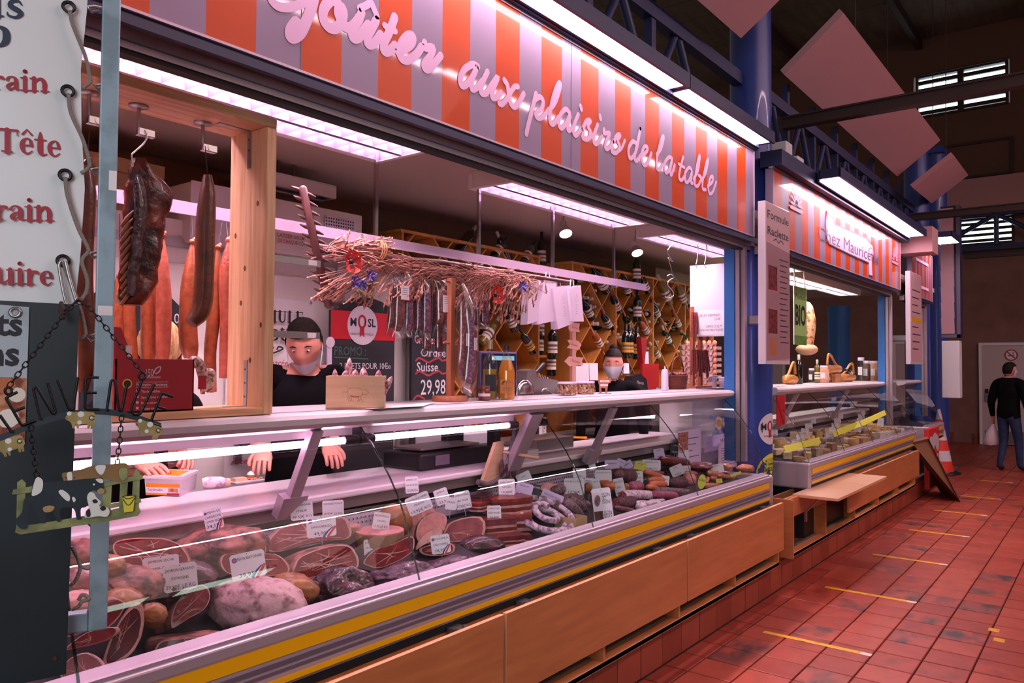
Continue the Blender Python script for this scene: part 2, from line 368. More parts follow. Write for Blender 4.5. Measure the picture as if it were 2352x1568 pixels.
# columns and blue trusses over the stall fronts
for i, (x, r) in enumerate(((6.22, .165), (12.95, .17), (14.55, .17))):
 MB().lathe([(r, 0), (r, 5.2)], 28, T=M3.Translation((x, 2.36, 0))).box(x-.24, x+.24, 2.2, 2.5, 5.2, 5.3).build('column_%d' % (i+1), m_blue, None, kind='structure')
def truss(i, x0, x1, z0, z1, step):
 t = thing('truss_%d' % i, ((x0+x1)/2, 2.4, z0), kind='structure')
 for z in (z0, z1): MB().box(x0, x1, 2.36, 2.44, z-.05, z+.05).build('chord', m_navy, t)
 n = int((x1-x0)/step)
 for k in range(n):
  a = x0+k*step
  MB().tube([(a, 2.4, z0), (a+step/2, 2.4, z1)], .03, 6).build('brace', m_navy, t)
  MB().tube([(a+step/2, 2.4, z1), (a+step, 2.4, z0)], .03, 6).build('brace', m_navy, t)
  MB().box(a-.03, a+.03, 2.37, 2.43, z0, z1+.25).build('post', m_navy, t)
m_hallglow = mat('hall_strip_glow', 'ffffff', emit=(1.0, .64, .72), estr=30); m_green = mat('opposite_lamp_glow', 'ffffff', emit=(.72, 1.0, .82), estr=3.2)
def hall_lamp(x0, x1, y, z, m, lab, w=.14):
 t = thing('hall_lamp', ((x0+x1)/2, y, z), lab, 'lamp', 'hanging lamps on the opposite side of the hall')
 MB().box(x0, x1, y-w/2, y+w/2, z-.006, z).build('diffuser', m, t); MB().box(x0-.02, x1+.02, y-w/2-.02, y+w/2+.02, z, z+.08).build('housing', m_whitem, t)
 for x in (x0+.2, x1-.2): MB().cyl((x, y, z+.08), (x, y, 8.975), .008, n=5).build('wire', m_steel_dark, t)
hall_lamp(1.8, 7.6, -3.0, 5.62, m_hallglow, 'long hall strip lamp over the middle of the aisle, nearer one'); hall_lamp(7.7, 14.5, -3.0, 5.66, m_hallglow, 'long hall strip lamp over the middle of the aisle, farther one')
hall_lamp(3.3, 4.3, -4.0, 3.85, m_green, 'greenish lamp of the opposite stalls, nearer one', .3); hall_lamp(4.7, 5.9, -4.0, 3.85, m_green, 'greenish lamp of the opposite stalls, farther one', .3)
truss(1, 2.2, 6.06, 3.38, 3.98, .78); truss(2, 6.4, 12.8, 3.4, 4.02, .8)
# pink hanging panels
def panel(corners, lab, th=.06):
 A, B, C, D = [V(c) for c in corners]; n = (B-A).cross(D-A).normalized()
 if n.z < 0: n = -n
 m = MB(); m.add([A, B, C, D, A+n*th, B+n*th, C+n*th, D+n*th], [(0, 1, 2, 3), (7, 6, 5, 4), (0, 4, 5, 1), (1, 5, 6, 2), (2, 6, 7, 3), (3, 7, 4, 0)])
 c = (A+B+C+D)/4; t = thing('acoustic_panel', tuple(c), lab, 'panel', 'pink acoustic panels hung from the roof')
 m.build('board', m_pinkp, t)
 for q in (A*.8+C*.2, C*.8+A*.2): MB().cyl(q+n*th, V((q.x, q.y, 8.98)), .006, n=6).build('wire', m_steel_dark, t)
panel(((6.74, 1.76, 4.6), (11.26, 1.76, 4.59), (11.33, 2.29, 4.21), (6.81, 2.28, 4.22)), 'long tilted pink acoustic panel hanging right of the blue column')
panel(((11.25, 1.61, 4.364), (12.91, 1.665, 4.447), (12.97, 2.153, 4.106), (11.32, 2.098, 4.024)), 'small tilted pink acoustic panel hanging farthest away')
e = atY(1702, 88, 2.16); panel(((e.x-4.5, 1.63, e.z+.39), (e.x, 1.63, e.z+.38), (e.x, 2.16, e.z), (e.x-4.5, 2.16, e.z)), 'pink acoustic panel at the top edge above the striped sign')
# ---------------------------------------------------------------- stall shell (interior of both stalls)
XL = .15
MB().box(XL, 12.9, 2.12, 4.3, 2.76, 2.82).build('ceiling_stall', m_ceil, None, kind='structure')
MB().box(XL, 7.9, 4.1, 4.2, 0, 2.76).build('wall_back', m_wallbr, None, kind='structure')
MB().box(XL-.05, XL, 2.1, 4.2, 0, 2.76).build('wall_left', m_wallbr, None, kind='structure')
MB().box(XL, 12.7, 2.05, 4.2, .02, .2).build('floor_stall', mat('stall_floor', '6a5048', .6), None, kind='structure')
# plinth faced with tiles
pl = thing('trim_7', (6.5, 2.0, 0), kind='structure')
MB().box(.3, 12.2, 2.012, 2.06, 0, .255).build('plinth_core', m_cement, pl)
xs = [4.906-.1*0-.2425*k for k in range(18)][::-1]+[4.906+.2425*k for k in range(1, 30)]
for k, x in enumerate(xs):
 if x < .4: continue
 MB().box(x+.003, x+.2395, 1.998+.001*(k % 3), 2.012, .004, .2).build('tile', m_tilev[(k*7) % 3], pl)
MB().box(.3, 12.2, 2.0, 2.012, .203, .257).build('mortar_band', m_cement, pl)
# ---------------------------------------------------------------- sign boards
def stripes(mb, x0, x1, z0, z1, y, ostart, w=.1685):
 k = math.floor((x0-ostart)/w)-1; xs = []
 while ostart+k*w < x1:
  a = max(x0, ostart+k*w); b = min(x1, ostart+(k+1)*w)
  if b > a: mb.quad((a, y, z0), (b, y, z0), (b, y, z1), (a, y, z1), 0 if k % 2 == 0 else 1)
  k += 1
def sign_board(x0, x1, z0, z1, ost, lab, w=.1685):
 t = thing('stall_sign', ((x0+x1)/2, 2.12, z0), lab, 'sign')
 b = MB(); stripes(b, x0, x1, z0, z1, 2.1, ost, w); b.build('striped_face', [m_orange, m_grey], t)
 MB().box(x0, x1, 2.102, 2.16, z0, z1).build('backing', m_grey, t)
 MB().box(x0-.01, x1+.01, 2.094, 2.13, z0-.008, z0).box(x0-.01, x1+.01, 2.094, 2.13, z1, z1+.012).build('edge_profile', m_alul, t)
 MB().box(x1, x1+.014, 2.094, 2.16, z0, z1).build('end_profile', m_alul, t)
 return t
S1 = sign_board(.3, 5.585, 2.61, 3.235, 1.223, 'large orange and grey striped sign with lilac script over the meat counter')
S2 = sign_board(6.0, 10.5, 2.61, 3.2, 6.03, 'orange and grey striped sign with lilac ribbon plate over the cheese counter')
S3 = sign_board(11.2, 12.62, 2.61, 3.25, 11.25, 'short orange striped sign over the third stall far away', .13)
for x in (1.56, 3.16): MB().box(x-.0015, x+.0015, 2.0985, 2.1, 2.61, 3.235).build('joint', m_alud, S1)
# script lettering drawn as strokes, in metres on the board: coordinates x (along board), z
def P_(px, py): q = atY(px, py, 2.1); return (q.x, q.z)
SG = frame((0, 2.0985, 0), (1, 0, 0), (0, 0, 1))
let = MB()
def spx(pts, w, ox, oy, k):
 """strokes read off the board in a crop (origin ox, oy; k px per unit) and mapped onto the sign plane"""
 q = [P_(ox+x*k, oy+y*k) for x, y in pts]
 stroke(let, [(a, b) for a, b in q], SG, 0, w)
k1 = 600/2352
for w, pts in ((.030, [(560, -150), (420, -170), (330, -120), (300, -60), (240, -20), (290, 50), (380, 70), (480, 50), (560, 10), (625, -40)]),
               (.040, [(640, -70), (610, 60), (560, 190), (510, 290), (450, 335), (415, 330), (420, 270), (470, 200)]),
               (.038, [(870, 80), (830, 10), (770, 10), (715, 90), (715, 180), (760, 245), (820, 255), (870, 210), (895, 120), (870, 60), (845, 110), (870, 190), (905, 240), (960, 250), (1005, 210), (1040, 160)]),
               (.034, [(1060, 110), (1020, 200), (970, 290), (980, 345), (1030, 340), (1080, 270), (1120, 220)]), (.034, [(1190, 180), (1150, 260), (1110, 340), (1115, 400), (1170, 390), (1230, 310)]),
               (.026, [(1040, 75), (1100, 50), (1140, 25), (1160, 60), (1195, 145)]),
               (.036, [(1355, 155), (1310, 280), (1260, 390), (1260, 460), (1310, 460), (1360, 410)]), (.026, [(1265, 230), (1310, 260), (1360, 280)]),
               (.034, [(1385, 470), (1450, 440), (1510, 390), (1520, 330), (1475, 320), (1420, 380), (1395, 460), (1420, 530), (1480, 540), (1550, 490), (1600, 420)]),
               (.032, [(1625, 385), (1630, 430), (1700, 430), (1680, 500), (1620, 580), (1640, 625), (1690, 600), (1770, 500)])):
 spx([(x, y) for x, y in pts], w, 560, 0, k1)
k2 = 700/2352
for w, pts in ((.030, [(190, 110), (150, 95), (90, 130), (55, 200), (65, 255), (100, 250), (150, 190), (180, 120)]), (.028, [(180, 120), (145, 220), (145, 285), (185, 270), (225, 220)]),
               (.028, [(265, 150), (225, 240), (215, 310), (255, 315), (300, 250), (345, 190), (310, 280), (300, 345), (330, 350), (370, 310)]),
               (.028, [(395, 215), (420, 260), (435, 370), (465, 420), (500, 400), (545, 320)]), (.026, [(500, 265), (470, 270), (420, 350), (380, 400), (355, 395)]),
               (.028, [(640, 320), (610, 440), (580, 560), (565, 630)]), (.026, [(625, 370), (670, 345), (695, 380), (680, 440), (640, 470), (650, 505), (690, 500), (740, 440)]),
               (.026, [(740, 450), (790, 380), (825, 270), (820, 235), (790, 290), (755, 420), (745, 520), (770, 555), (815, 500)]),
               (.026, [(900, 470), (870, 440), (830, 480), (815, 550), (835, 585), (870, 550), (905, 480), (885, 560), (890, 605), (925, 580)]),
               (.025, [(965, 480), (935, 560), (930, 620), (950, 640), (990, 590)]), (.026, [(983, 415), (990, 440)]),
               (.025, [(1000, 590), (1030, 530), (1060, 530), (1040, 570), (1060, 620), (1040, 670), (1000, 660), (1005, 620)]), (.022, [(1040, 670), (1090, 630), (1110, 580)]),
               (.025, [(1115, 560), (1090, 630), (1085, 690), (1110, 705), (1150, 650)]), (.024, [(1133, 490), (1138, 515)]),
               (.024, [(1165, 595), (1165, 625), (1210, 625), (1180, 690), (1175, 740), (1200, 740), (1235, 690)]),
               (.024, [(1240, 690), (1265, 640), (1290, 640), (1270, 680), (1285, 730), (1260, 775), (1225, 765), (1232, 730)]), (.02, [(1260, 775), (1300, 740), (1325, 680)]),
               (.025, [(1410, 700), (1385, 690), (1355, 740), (1360, 810), (1385, 810), (1415, 750), (1445, 590)]), (.024, [(1445, 590), (1415, 730), (1400, 820), (1420, 835), (1450, 790)]),
               (.024, [(1450, 800), (1490, 770), (1500, 735), (1475, 730), (1455, 790), (1465, 860), (1495, 865), (1530, 780)]),
               (.025, [(1570, 790), (1605, 740), (1625, 655), (1610, 665), (1580, 780), (1570, 880), (1590, 905), (1620, 870)]),
               (.024, [(1690, 820), (1665, 810), (1630, 860), (1640, 925), (1665, 910), (1690, 830), (1675, 915), (1685, 945), (1710, 870)]),
               (.024, [(1775, 810), (1750, 910), (1745, 970), (1765, 985), (1790, 950)]), (.02, [(1740, 860), (1770, 880), (1785, 890)]),
               (.023, [(1840, 905), (1820, 890), (1790, 935), (1795, 1000), (1820, 990), (1845, 920), (1835, 1000), (1850, 1010)]),
               (.023, [(1855, 980), (1890, 910), (1905, 800), (1890, 830), (1870, 950), (1865, 1020), (1890, 1030), (1915, 970), (1895, 950)]),
               (.023, [(1915, 990), (1950, 930), (1968, 830), (1955, 850), (1930, 970), (1925, 1050), (1950, 1060)]),
               (.023, [(1965, 1035), (2000, 1000), (2005, 960), (1985, 970), (1970, 1040), (1980, 1090), (2005, 1075), (2030, 1000)])):
 spx(pts, w, 1040, 120, k2)
let.build('script_lettering', m_lila, S1, kind='stuff')
# second sign ribbon plate
T2 = frame((0, 2.098, 0), (1, 0, 0), (0, 0, 1)); rb = MB()
def p2(x, y): return P_(1760+x*360/1660, 380+y*360/1660)
rp = [p2(*q) for q in ((640, 480), (700, 560), (720, 620), (900, 700), (1050, 770), (1120, 850), (1130, 930), (1110, 1000), (1120, 1170), (1085, 1160), (1080, 1030), (900, 950), (780, 890), (660, 830), (630, 740), (625, 600))]
rb.prism(rp, .004, T=T2); rb.build('ribbon_plate', m_lila, S2)
T2b = frame((0, 2.0935, 0), (1, 0, 0), (0, 0, 1)); g = MB(); stroke(g, rp+[rp[0]], T2b, 0, .012, False)
a = p2(660, 780); b_ = p2(1060, 930); zz = (a[1]+b_[1])/2+.04
put_text(g, 'Chez Mauricette', .13, frame(((a[0]+b_[0])/2+.1, 2.0935, zz-.09), (1, 0, 0), (0, 0, 1)), 0, width=2.25, shear=.12)
stroke(g, [p2(*q) for q in ((1080, 1010), (1070, 920), (1100, 870), (1120, 920), (1090, 950))], T2b, 0, .01)
g.build('script_lettering', mat('sign_script_grey', '6e4f6c', .4), S2, kind='stuff')
for cx, cz in ((6.55, 3.0), (10.2, 2.95)):
 g = MB()
 for k in range(9): a = math.pi*k/8; stroke(g, [(cx+.05*math.cos(a), cz+.05*math.sin(a)), (cx+.14*math.cos(a), cz+.14*math.sin(a))], T2b, 0, .02, False)
 stroke(g, [(cx-.15, cz-.04), (cx+.15, cz-.04)], T2b, 0, .03, False); g.build('shell_emblem', mat('sign_emblem', 'c88aa8', .4), S2, kind='stuff')
g = MB(); stroke(g, [(11.45, 2.75), (11.45, 3.1), (12.3, 3.1), (12.3, 2.75), (11.45, 2.75)], T2b, 0, .04, False); g.build('script_lettering', m_lila, S3)
# strip lamps above the signs
def strip_lamp(x0, x1, z, lab, y0=1.955, y1=2.06, glow=m_glow):
 t = thing('strip_lamp', ((x0+x1)/2, 2.0, z), lab, 'lamp', 'strip lamps above the stall signs')
 MB().box(x0+.03, x1-.03, y0+.012, y1-.008, z-.002, z+.004).build('diffuser', glow, t)
 m = MB(); m.box(x0, x1, y0-.012, y0+.008, z-.012, z+.07).box(x0, x1, y1-.006, y1+.012, z-.03, z+.07).box(x0, x1, y0, y1, z+.05, z+.07).box(x0, x0+.03, y0, y1, z-.006, z+.05).box(x1-.03, x1, y0, y1, z-.006, z+.05)
 m.build('housing', m_navy, t); return t
strip_lamp(.3, 4.17, 3.285, 'long glowing strip lamp over the left of the meat stall sign'); strip_lamp(4.18, 5.6, 3.285, 'shorter glowing strip lamp at the right end of the meat stall sign')
strip_lamp(6.85, 10.6, 3.27, 'glowing strip lamp over the cheese stall sign', 1.83, 2.0)
strip_lamp(12.0, 12.75, 3.45, 'small glowing lamp over the far third sign', 1.75, 2.0)
MB().box(.3, 5.62, 2.072, 2.2, 3.248, 3.36).build('trim_8', m_navy, None, kind='structure')
MB().box(6.0, 10.7, 2.03, 2.2, 3.215, 3.34).build('trim_9', m_navy, None, kind='structure')
# shutter housings
def shutter(x0, x1, lab):
 t = thing('shutter_housing', ((x0+x1)/2, 2.17, 2.51), lab, 'shutter')
 MB().box(x0, x1, 2.105, 2.125, 2.568, 2.602).build('blue_lip', m_navy, t)
 MB().box(x0, x1, 2.125, 2.19, 2.585, 2.60).build('soffit', m_wallbr, t)
 MB().box(x0, x1, 2.175, 2.23, 2.528, 2.585).box(x0, x1, 2.172, 2.176, 2.548, 2.552, 1).build('roller_bar', [m_alul, m_alud], t)
 MB().box(x0, x1, 2.18, 2.225, 2.514, 2.528).build('shadow_groove', m_rubber, t)  # black strip drawn for the shadow in the groove below the roller bar
 MB().box(x0, x1, 2.23, 2.26, 2.6, 2.76).build('inner_apron', m_ceil, t)
shutter(.25, 5.72, 'aluminium shutter box under the large striped sign'); shutter(5.95, 10.4, 'aluminium shutter box under the cheese stall sign'); shutter(11.1, 12.7, 'aluminium shutter box at the third stall')
def guide(x, lab, z0=.95):
 t = thing('shutter_rail', (x, 2.17, z0), lab, 'rail')
 MB().box(x-.012, x+.028, 2.165, 2.215, z0, 2.53).build('rail_front', m_alul, t)
 MB().box(x-.03, x-.012, 2.2, 2.215, z0, 2.53).build('groove', m_rubber, t)
 MB().box(x-.036, x-.028, 2.2, 2.23, z0, 2.53).build('lip', m_alu, t)
 MB().box(x-.03, x+.1, 2.24, 2.32, z0, 2.53).build('blue_jamb', m_bluel, t)
guide(5.6, 'aluminium shutter rail beside the first blue column'); guide(10.35, 'aluminium shutter rail at the right of the cheese stall'); guide(12.55, 'aluminium shutter rail at the third stall')
# ---------------------------------------------------------------- louvred ceiling lamps
def louvre_lamp(x0, x1, y0, y1, z, lab, glow=m_glow_in, cells=2, h=.085, house=m_whitem, grp='louvred ceiling lamps', step=.1, lv=None):
 t = thing('louvre_lamp', ((x0+x1)/2, (y0+y1)/2, z), lab, 'lamp', grp)
 m = MB(); e = .028
 m.box(x0, x1, y0, y0+e, z, z+h).box(x0, x1, y1-e, y1, z, z+h).box(x0, x0+e, y0+e, y1-e, z, z+h).box(x1-e, x1, y0+e, y1-e, z, z+h).box(x0, x1, y0, y1, z+h, z+h+.008)
 m.build('housing', house, t, bevel=.004)
 w = (y1-y0-2*e)/cells; g = MB()
 for c in range(cells): g.box(x0+.04, x1-.04, y0+e+w*(c+.5)-w*.3, y0+e+w*(c+.5)+w*.3, z+h-.02, z+h-.012)
 g.build('tube_pair', glow, t)
 for c in range(1, cells): MB().box(x0+e, x1-e, y0+e+w*c-.012, y0+e+w*c+.012, z+.004, z+.05).build('centre_rib', m_louv, t)
 n = int((x1-x0-2*e)/step); v = MB()
 for c in range(cells):
  ya = y0+e+w*c+.006; yb = y0+e+w*(c+1)-.006; ym = (ya+yb)/2
  for k in range(n+1):
   xx = x0+e+(x1-x0-2*e)*k/max(1, n)
   v.add([(xx, ya, z+.004), (xx, ym, z+.05), (xx, yb, z+.004), (xx-.012, ya, z+.055), (xx-.012, yb, z+.055), (xx+.012, ya, z+.055), (xx+.012, yb, z+.055), (xx, ym, z+.004)],
                  [(0, 7, 4, 3), (7, 2, 4), (0, 5, 6, 7), (7, 6, 2)])
  for s in (ya, yb):
   d = .012 if s == ya else -.012
   v.quad((x0+e, s, z+.004), (x1-e, s, z+.004), (x1-e, s+d, z+.058), (x0+e, s+d, z+.058))
 v.build('louvre_grid', lv or m_louv, t, kind='stuff')
 for xx in (x0+.25, x1-.25): MB().cyl((xx, (y0+y1)/2, z+h), (xx, (y0+y1)/2, 2.76), .008, n=6).build('hanger', m_alud, t)
 return t
louvre_lamp(.35, 2.5, 2.4, 2.76, 2.6, 'long louvred ceiling lamp glowing above the wooden frame', step=.085)
louvre_lamp(3.16, 4.66, 2.46, 2.77, 2.6, 'louvred ceiling lamp hanging over the wheat garland')
louvre_lamp(5.12, 6.45, 2.5, 2.82, 2.6, 'louvred ceiling lamp beside the blue column on the right')
louvre_lamp(2.3, 2.9, 3.55, 3.68, 2.6, 'small unlit lamp strip at the back behind the wooden post', m_whitem, cells=1, h=.07)
louvre_lamp(6.75, 7.9, 2.45, 2.8, 2.6, 'white louvred lamp at the left in the cheese stall', m_glow_w, lv=m_white)
louvre_lamp(7.95, 9.6, 2.6, 2.95, 2.58, 'white louvred lamp at the middle of the cheese stall', m_glow_w, lv=m_white)
louvre_lamp(9.6, 10.9, 2.65, 2.95, 2.6, 'white louvred lamp at the right of the cheese stall', m_glow_w, lv=m_white)
louvre_lamp(7.6, 9.9, 3.5, 3.7, 2.3, 'unlit cream louvred lamp hanging at the back of the cheese stall', m_whitem, 1, .1, m_cream)
def spot(px, py, y, lab):
 c = atY(px, py, y); t = thing('spotlight', tuple(c), lab, 'lamp', 'small halogen spots on the stall ceiling')
 d = V((-.35, -.5, -1)).normalized()
 MB().cyl(c-d*.05, c-d*.0, .022, .03, 14).build('lamp_body', m_whitem, t)
 MB().tube([c, c+d*.02, c+d*.055, c+d*.06], [.03, .036, .05, .05], 16).build('reflector', m_chrome, t)
 MB().cyl(c+d*.06, c+d*.062, .045, n=14).build('bulb', mat('halogen_glow', 'ffffff', emit=(1, .85, .6), estr=5), t)
 MB().tube([c-d*.05, V((c.x, c.y, 2.72)), V((c.x, c.y, 2.76))], .007, 6).build('stem', m_steel, t)
spot(1296, 522, 3.1, 'halogen spot on the ceiling left of the hook'); spot(1460, 568, 3.1, 'halogen spot on the ceiling nearest the meat hook')
# ---------------------------------------------------------------- refrigerated counters
GP = [(1.985, .866), (2.008, .93), (2.033, .99), (2.066, 1.09), (2.105, 1.165), (2.15, 1.23), (2.2, 1.29), (2.25, 1.345), (2.3, 1.392), (2.325, 1.413)]
def counter(x0, x1, joints, struts, lab, tubes=(), cap_left=False):
 t = thing('refrigerated_counter', ((x0+x1)/2, 2.3, .257), lab, 'counter')
 sec = lambda prof, nm, m, a=x0, b=x1, par=t: MB().prism(prof, b-a, T=M3(((0, 0, 1, a), (1, 0, 0, 0), (0, 1, 0, 0), (0, 0, 0, 1)))).build(nm, m, par)
 sec([(2.03, .257), (2.95, .257), (2.95, .85), (2.5, .85), (2.03, .7)], 'base', m_black)
 sec([(1.978, .688), (1.975, .70), (1.972, .855), (1.978, .862), (2.035, .862), (2.035, .688)], 'bumper_body', m_alul)
 MB().box(x0, x1, 1.966, 1.978, .825, .862).build('bumper_nose', m_alul, t, bevel=.006)
 MB().box(x0+.03, x1-.03, 1.967, 1.973, .781, .822).build('yellow_band', m_yellow, t)
 for z, h in ((.752, .013), (.733, .008)): MB().box(x0+.02, x1-.02, 1.969, 1.974, z, z+h).build('dark_groove', m_alud, t)
 MB().box(x0+.01, x1-.01, 1.967, 1.973, .7, .718).build('yellow_line', m_yellow, t)
 MB().box(x0, x1, 1.98, 2.04, .66, .688).build('shadow_gap', m_rubber, t)
 sec([(1.978, .862), (1.978, .873), (2.03, .885), (2.05, .862)], 'glass_channel', m_alul)
 MB().box(x0, x1, 1.985, 1.992, .872, .8745).build('channel_seal', m_alud, t)
 # deck, rear wall, work top
 sec([(2.03, .74), (2.05, .775), (2.49, .925), (2.5, .9), (2.1, .74)], 'display_deck', mat('deck_dark', '3a3238', .4, metal=.3))
 sec([(2.49, .94), (2.52, 1.02), (2.545, 1.02), (2.53, .9)], 'perforated_grille', mat('grille_grey', '8c7f90', .4, metal=.5))
 h = MB()
 n = int((x1-x0)/.022)
 for r_ in range(2):
  for k in range(n):
   x = x0+.02+k*.022; z = .985+r_*.018; y = 2.487+(z-.94)*.375
   h.add([(x, y-.0015, z), (x+.007, y-.0015, z), (x+.007, y+.001, z+.007), (x, y+.001, z+.007)], [(0, 1, 2, 3)])
 h.build('grille_holes', m_rubber, t, kind='stuff')
 MB().box(x0, x1, 2.53, 2.6, 1.02, 1.055).build('air_slot', m_rubber, t)
 MB().box(x0, x1, 2.515, 2.56, 1.055, 1.1).build('rear_trim', m_steel, t)
 MB().box(x0, x1, 2.5, 2.95, 1.1, 1.13).build('work_top', m_white, t, bevel=.008)
 MB().box(x0, x1, 2.9, 2.95, .257, 1.1).build('rear_panel', m_whitem, t)
 # rail
 sec([(2.325, 1.405), (2.262, 1.42), (2.242, 1.435), (2.236, 1.455), (2.245, 1.468), (2.27, 1.474), (2.7, 1.474), (2.7, 1.45), (2.36, 1.45), (2.35, 1.405)], 'top_rail', m_white)
 MB().box(x0, x1, 2.335, 2.35, 1.4742, 1.4752).build('rail_line', m_alud, t)
 for x in struts:
  d = (V((x, 2.30, 1.41))-V((x, 2.44, 1.135))); n_ = d.normalized()
  T = frame((x-.025, 2.44, 1.135), (1, 0, 0), n_)
  s_ = MB().box(0, .05, 0, d.length, -.016, .016, T=T).build('support_arm', m_alul, t, bevel=.003)
  MB().box(.05, .054, .01, d.length-.02, -.008, .008, T=T).build('arm_groove', m_alud, s_)
  MB().box(-.03, .08, -.06, .03, -.02, .02, T=T).build('arm_foot', m_alul, s_)
 for a, b in tubes:
  MB().cyl((a, 2.37, 1.352), (b, 2.37, 1.352), .013, n=12).build('case_tube', m_tube, t)
  for q in (a, b): MB().cyl((q-.035, 2.37, 1.352), (q+.035, 2.37, 1.352), .019, n=12).build('tube_end_cap', m_black, t)
  MB().box(a, b, 2.36, 2.39, 1.374, 1.405).build('tube_holder', m_whitem, t)
 # panes
 js = [x0+.004]+list(joints)+[x1-.004]
 for a, b in zip(js, js[1:]):
  g = MB(); o = [(y, z) for y, z in GP]
  nrm = []
  for i in range(len(o)):
   p_, q_ = o[max(0, i-1)], o[min(len(o)-1, i+1)]; dy, dz = q_[0]-p_[0], q_[1]-p_[1]; L = math.hypot(dy, dz); nrm.append((dz/L, -dy/L))
  A = [(a+.002, y, z) for y, z in o]; B = [(b-.002, y, z) for y, z in o]
  g.loft([A, B], 0, True, False, False, False)
  pane = g.build('glass_pane', m_glass, t)
  for xx in (a+.002, b-.002): MB().tube([(xx, y, z) for y, z in o], .0022, 5).build('glass_edge', m_glassd, pane)
 # end panes and caps
 poly = [(y, z) for y, z in GP]+[(2.5, 1.41), (2.5, .95), (2.05, .87)]
 for xx in (x0, x1):
  T = M3(((0, 0, 1, xx), (1, 0, 0, 0), (0, 1, 0, 0), (0, 0, 0, 1)))
  MB().add([(y, z, 0) for y, z in poly], [tuple(range(len(poly)))], T=T).build('end_pane', m_glass, t)
 for xx, s in ((x0, -1), (x1, 1)):
  a, b = sorted((xx, xx+s*.05)); MB().box(a, b, 1.966, 2.5, .66, .868).build('end_cap', m_alul, t, bevel=.014)
 return t
C1 = counter(-.15, 5.56, (.86, 2.023, 3.199, 4.38), (.62, 1.8, 3.92), 'long refrigerated meat counter with curved glass and yellow bumper band', ((.12, 2.02), (2.1, 3.05), (3.25, 3.3)))
MB().tube(cat_rom([(3.13, 2.42, 1.38), (3.15, 2.43, 1.3), (3.14, 2.45, 1.2), (3.1, 2.45, 1.1), (2.98, 2.46, 1.06), (2.9, 2.46, 1.08)]), .014, 8).build('corrugated_hose', mat('hose_grey', '6a6066', .5, bump=.6, bscale=160), C1)
d = (V((2.98+.17, 2.30, 1.41))-V((2.98+.17, 2.44, 1.135))); T = frame((3.1, 2.44, 1.135), (1, 0, 0), d.normalized())
MB().box(0, .1, -.02, d.length, -.02, .02, T=T).build('support_arm', m_alul, C1, bevel=.003)
C2 = counter(6.5, 10.66, (7.55, 8.62, 9.75), (7.2, 8.9), 'refrigerated cheese counter with curved glass beyond the blue column', ())
C3 = counter(11.5, 12.6, (), (), 'small far counter with curved glass at the third stall', ())
# ---------------------------------------------------------------- bag cabinets below the counters
def cabinet(x0, panels, lab, x1, first_side=True):
 t = thing('bag_cabinet', ((x0+x1)/2, 1.95, .23), lab, 'cabinet')
 MB().box(x0, x1, 1.93, 2.19, .228, .25).build('bottom_board', m_beech, t)
 MB().box(x0, x1, 1.93, 1.936, .226, .252).build('edge_strip', m_beechl, t)
 MB().box(x0, x1, 2.1, 2.115, .25, .65).build('back_board', m_beechd, t)
 MB().box(x0, x1, 1.975, 2.0, .61, .655).build('top_rail', m_beech, t)
 n = int((x1-x0)/.8)
 for k in range(n+1):
  x = x0+.01+(x1-x0-.02)*k/n
  MB().box(x-.009, x+.009, 1.932, 2.1, .25, .65).build('divider', m_beech, t)
 for a, b, z0, z1 in panels:
  f = MB().box(a+.006, b-.006, 1.885, 1.905, z0, z1).build('flap_door', m_beech, t)
  MB().box(a+.006, b-.006, 1.885, 1.905, z1, z1+.0015).box(a+.004, a+.006, 1.885, 1.905, z0, z1).build('flap_edge', m_beechl, f)
  for q in (.13, .87):
   x = a+(b-a)*q; MB().box(x-.03, x+.03, 1.905, 1.975, z1-.028, z1-.008).cyl((x-.02, 1.93, z1-.012), (x-.02, 1.93, z1-.002), .008).cyl((x+.02, 1.93, z1-.012), (x+.02, 1.93, z1-.002), .008).build('hinge', m_steel, f)
 return t
K1 = cabinet(.8, [(.82, 2.39, .352, .682), (2.395, 4.012, .352, .682), (4.02, 5.59, .352, .682)], 'beech bag shelf with three flap doors under the meat counter', 5.62)
K2 = cabinet(5.85, [(7.3, 8.9, .36, .66), (8.9, 10.4, .36, .66)], 'beech bag shelf under the cheese counter with one flap folded out', 10.4)
MB().box(5.83, 5.85, 1.9, 2.15, .232, .665).build('side_panel', m_beech, K2); MB().box(5.85, 7.3, 1.94, 1.96, .52, .66).build('upper_board', m_beech, K2)
q = [atZ(1830, 1131, .655), atZ(1925, 1150, .655), atZ(2034, 1094, .655), atZ(1940, 1077, .655)]
x0, x1 = 6.1, 7.65; y0, y1 = 1.655, 1.99
fs = MB().box(x0, x1, y0, y1, .648, .668).build('folded_flap', mat('beech_worn', 'c99a78', .3, coat=.2, noise=(3, 'd8b090', .4, .7)), K2)
MB().box(x0, x1, y0-.002, y0, .648, .668).box(x0-.002, x0, y0, y1, .648, .668).build('flap_edge', m_beechl, fs)
MB().tube([(6.25, 1.95, .5), (6.25, 1.82, .645)], .008, 6).box(6.235, 6.265, 1.93, 1.945, .44, .52).build('flap_stay', m_steel, K2)
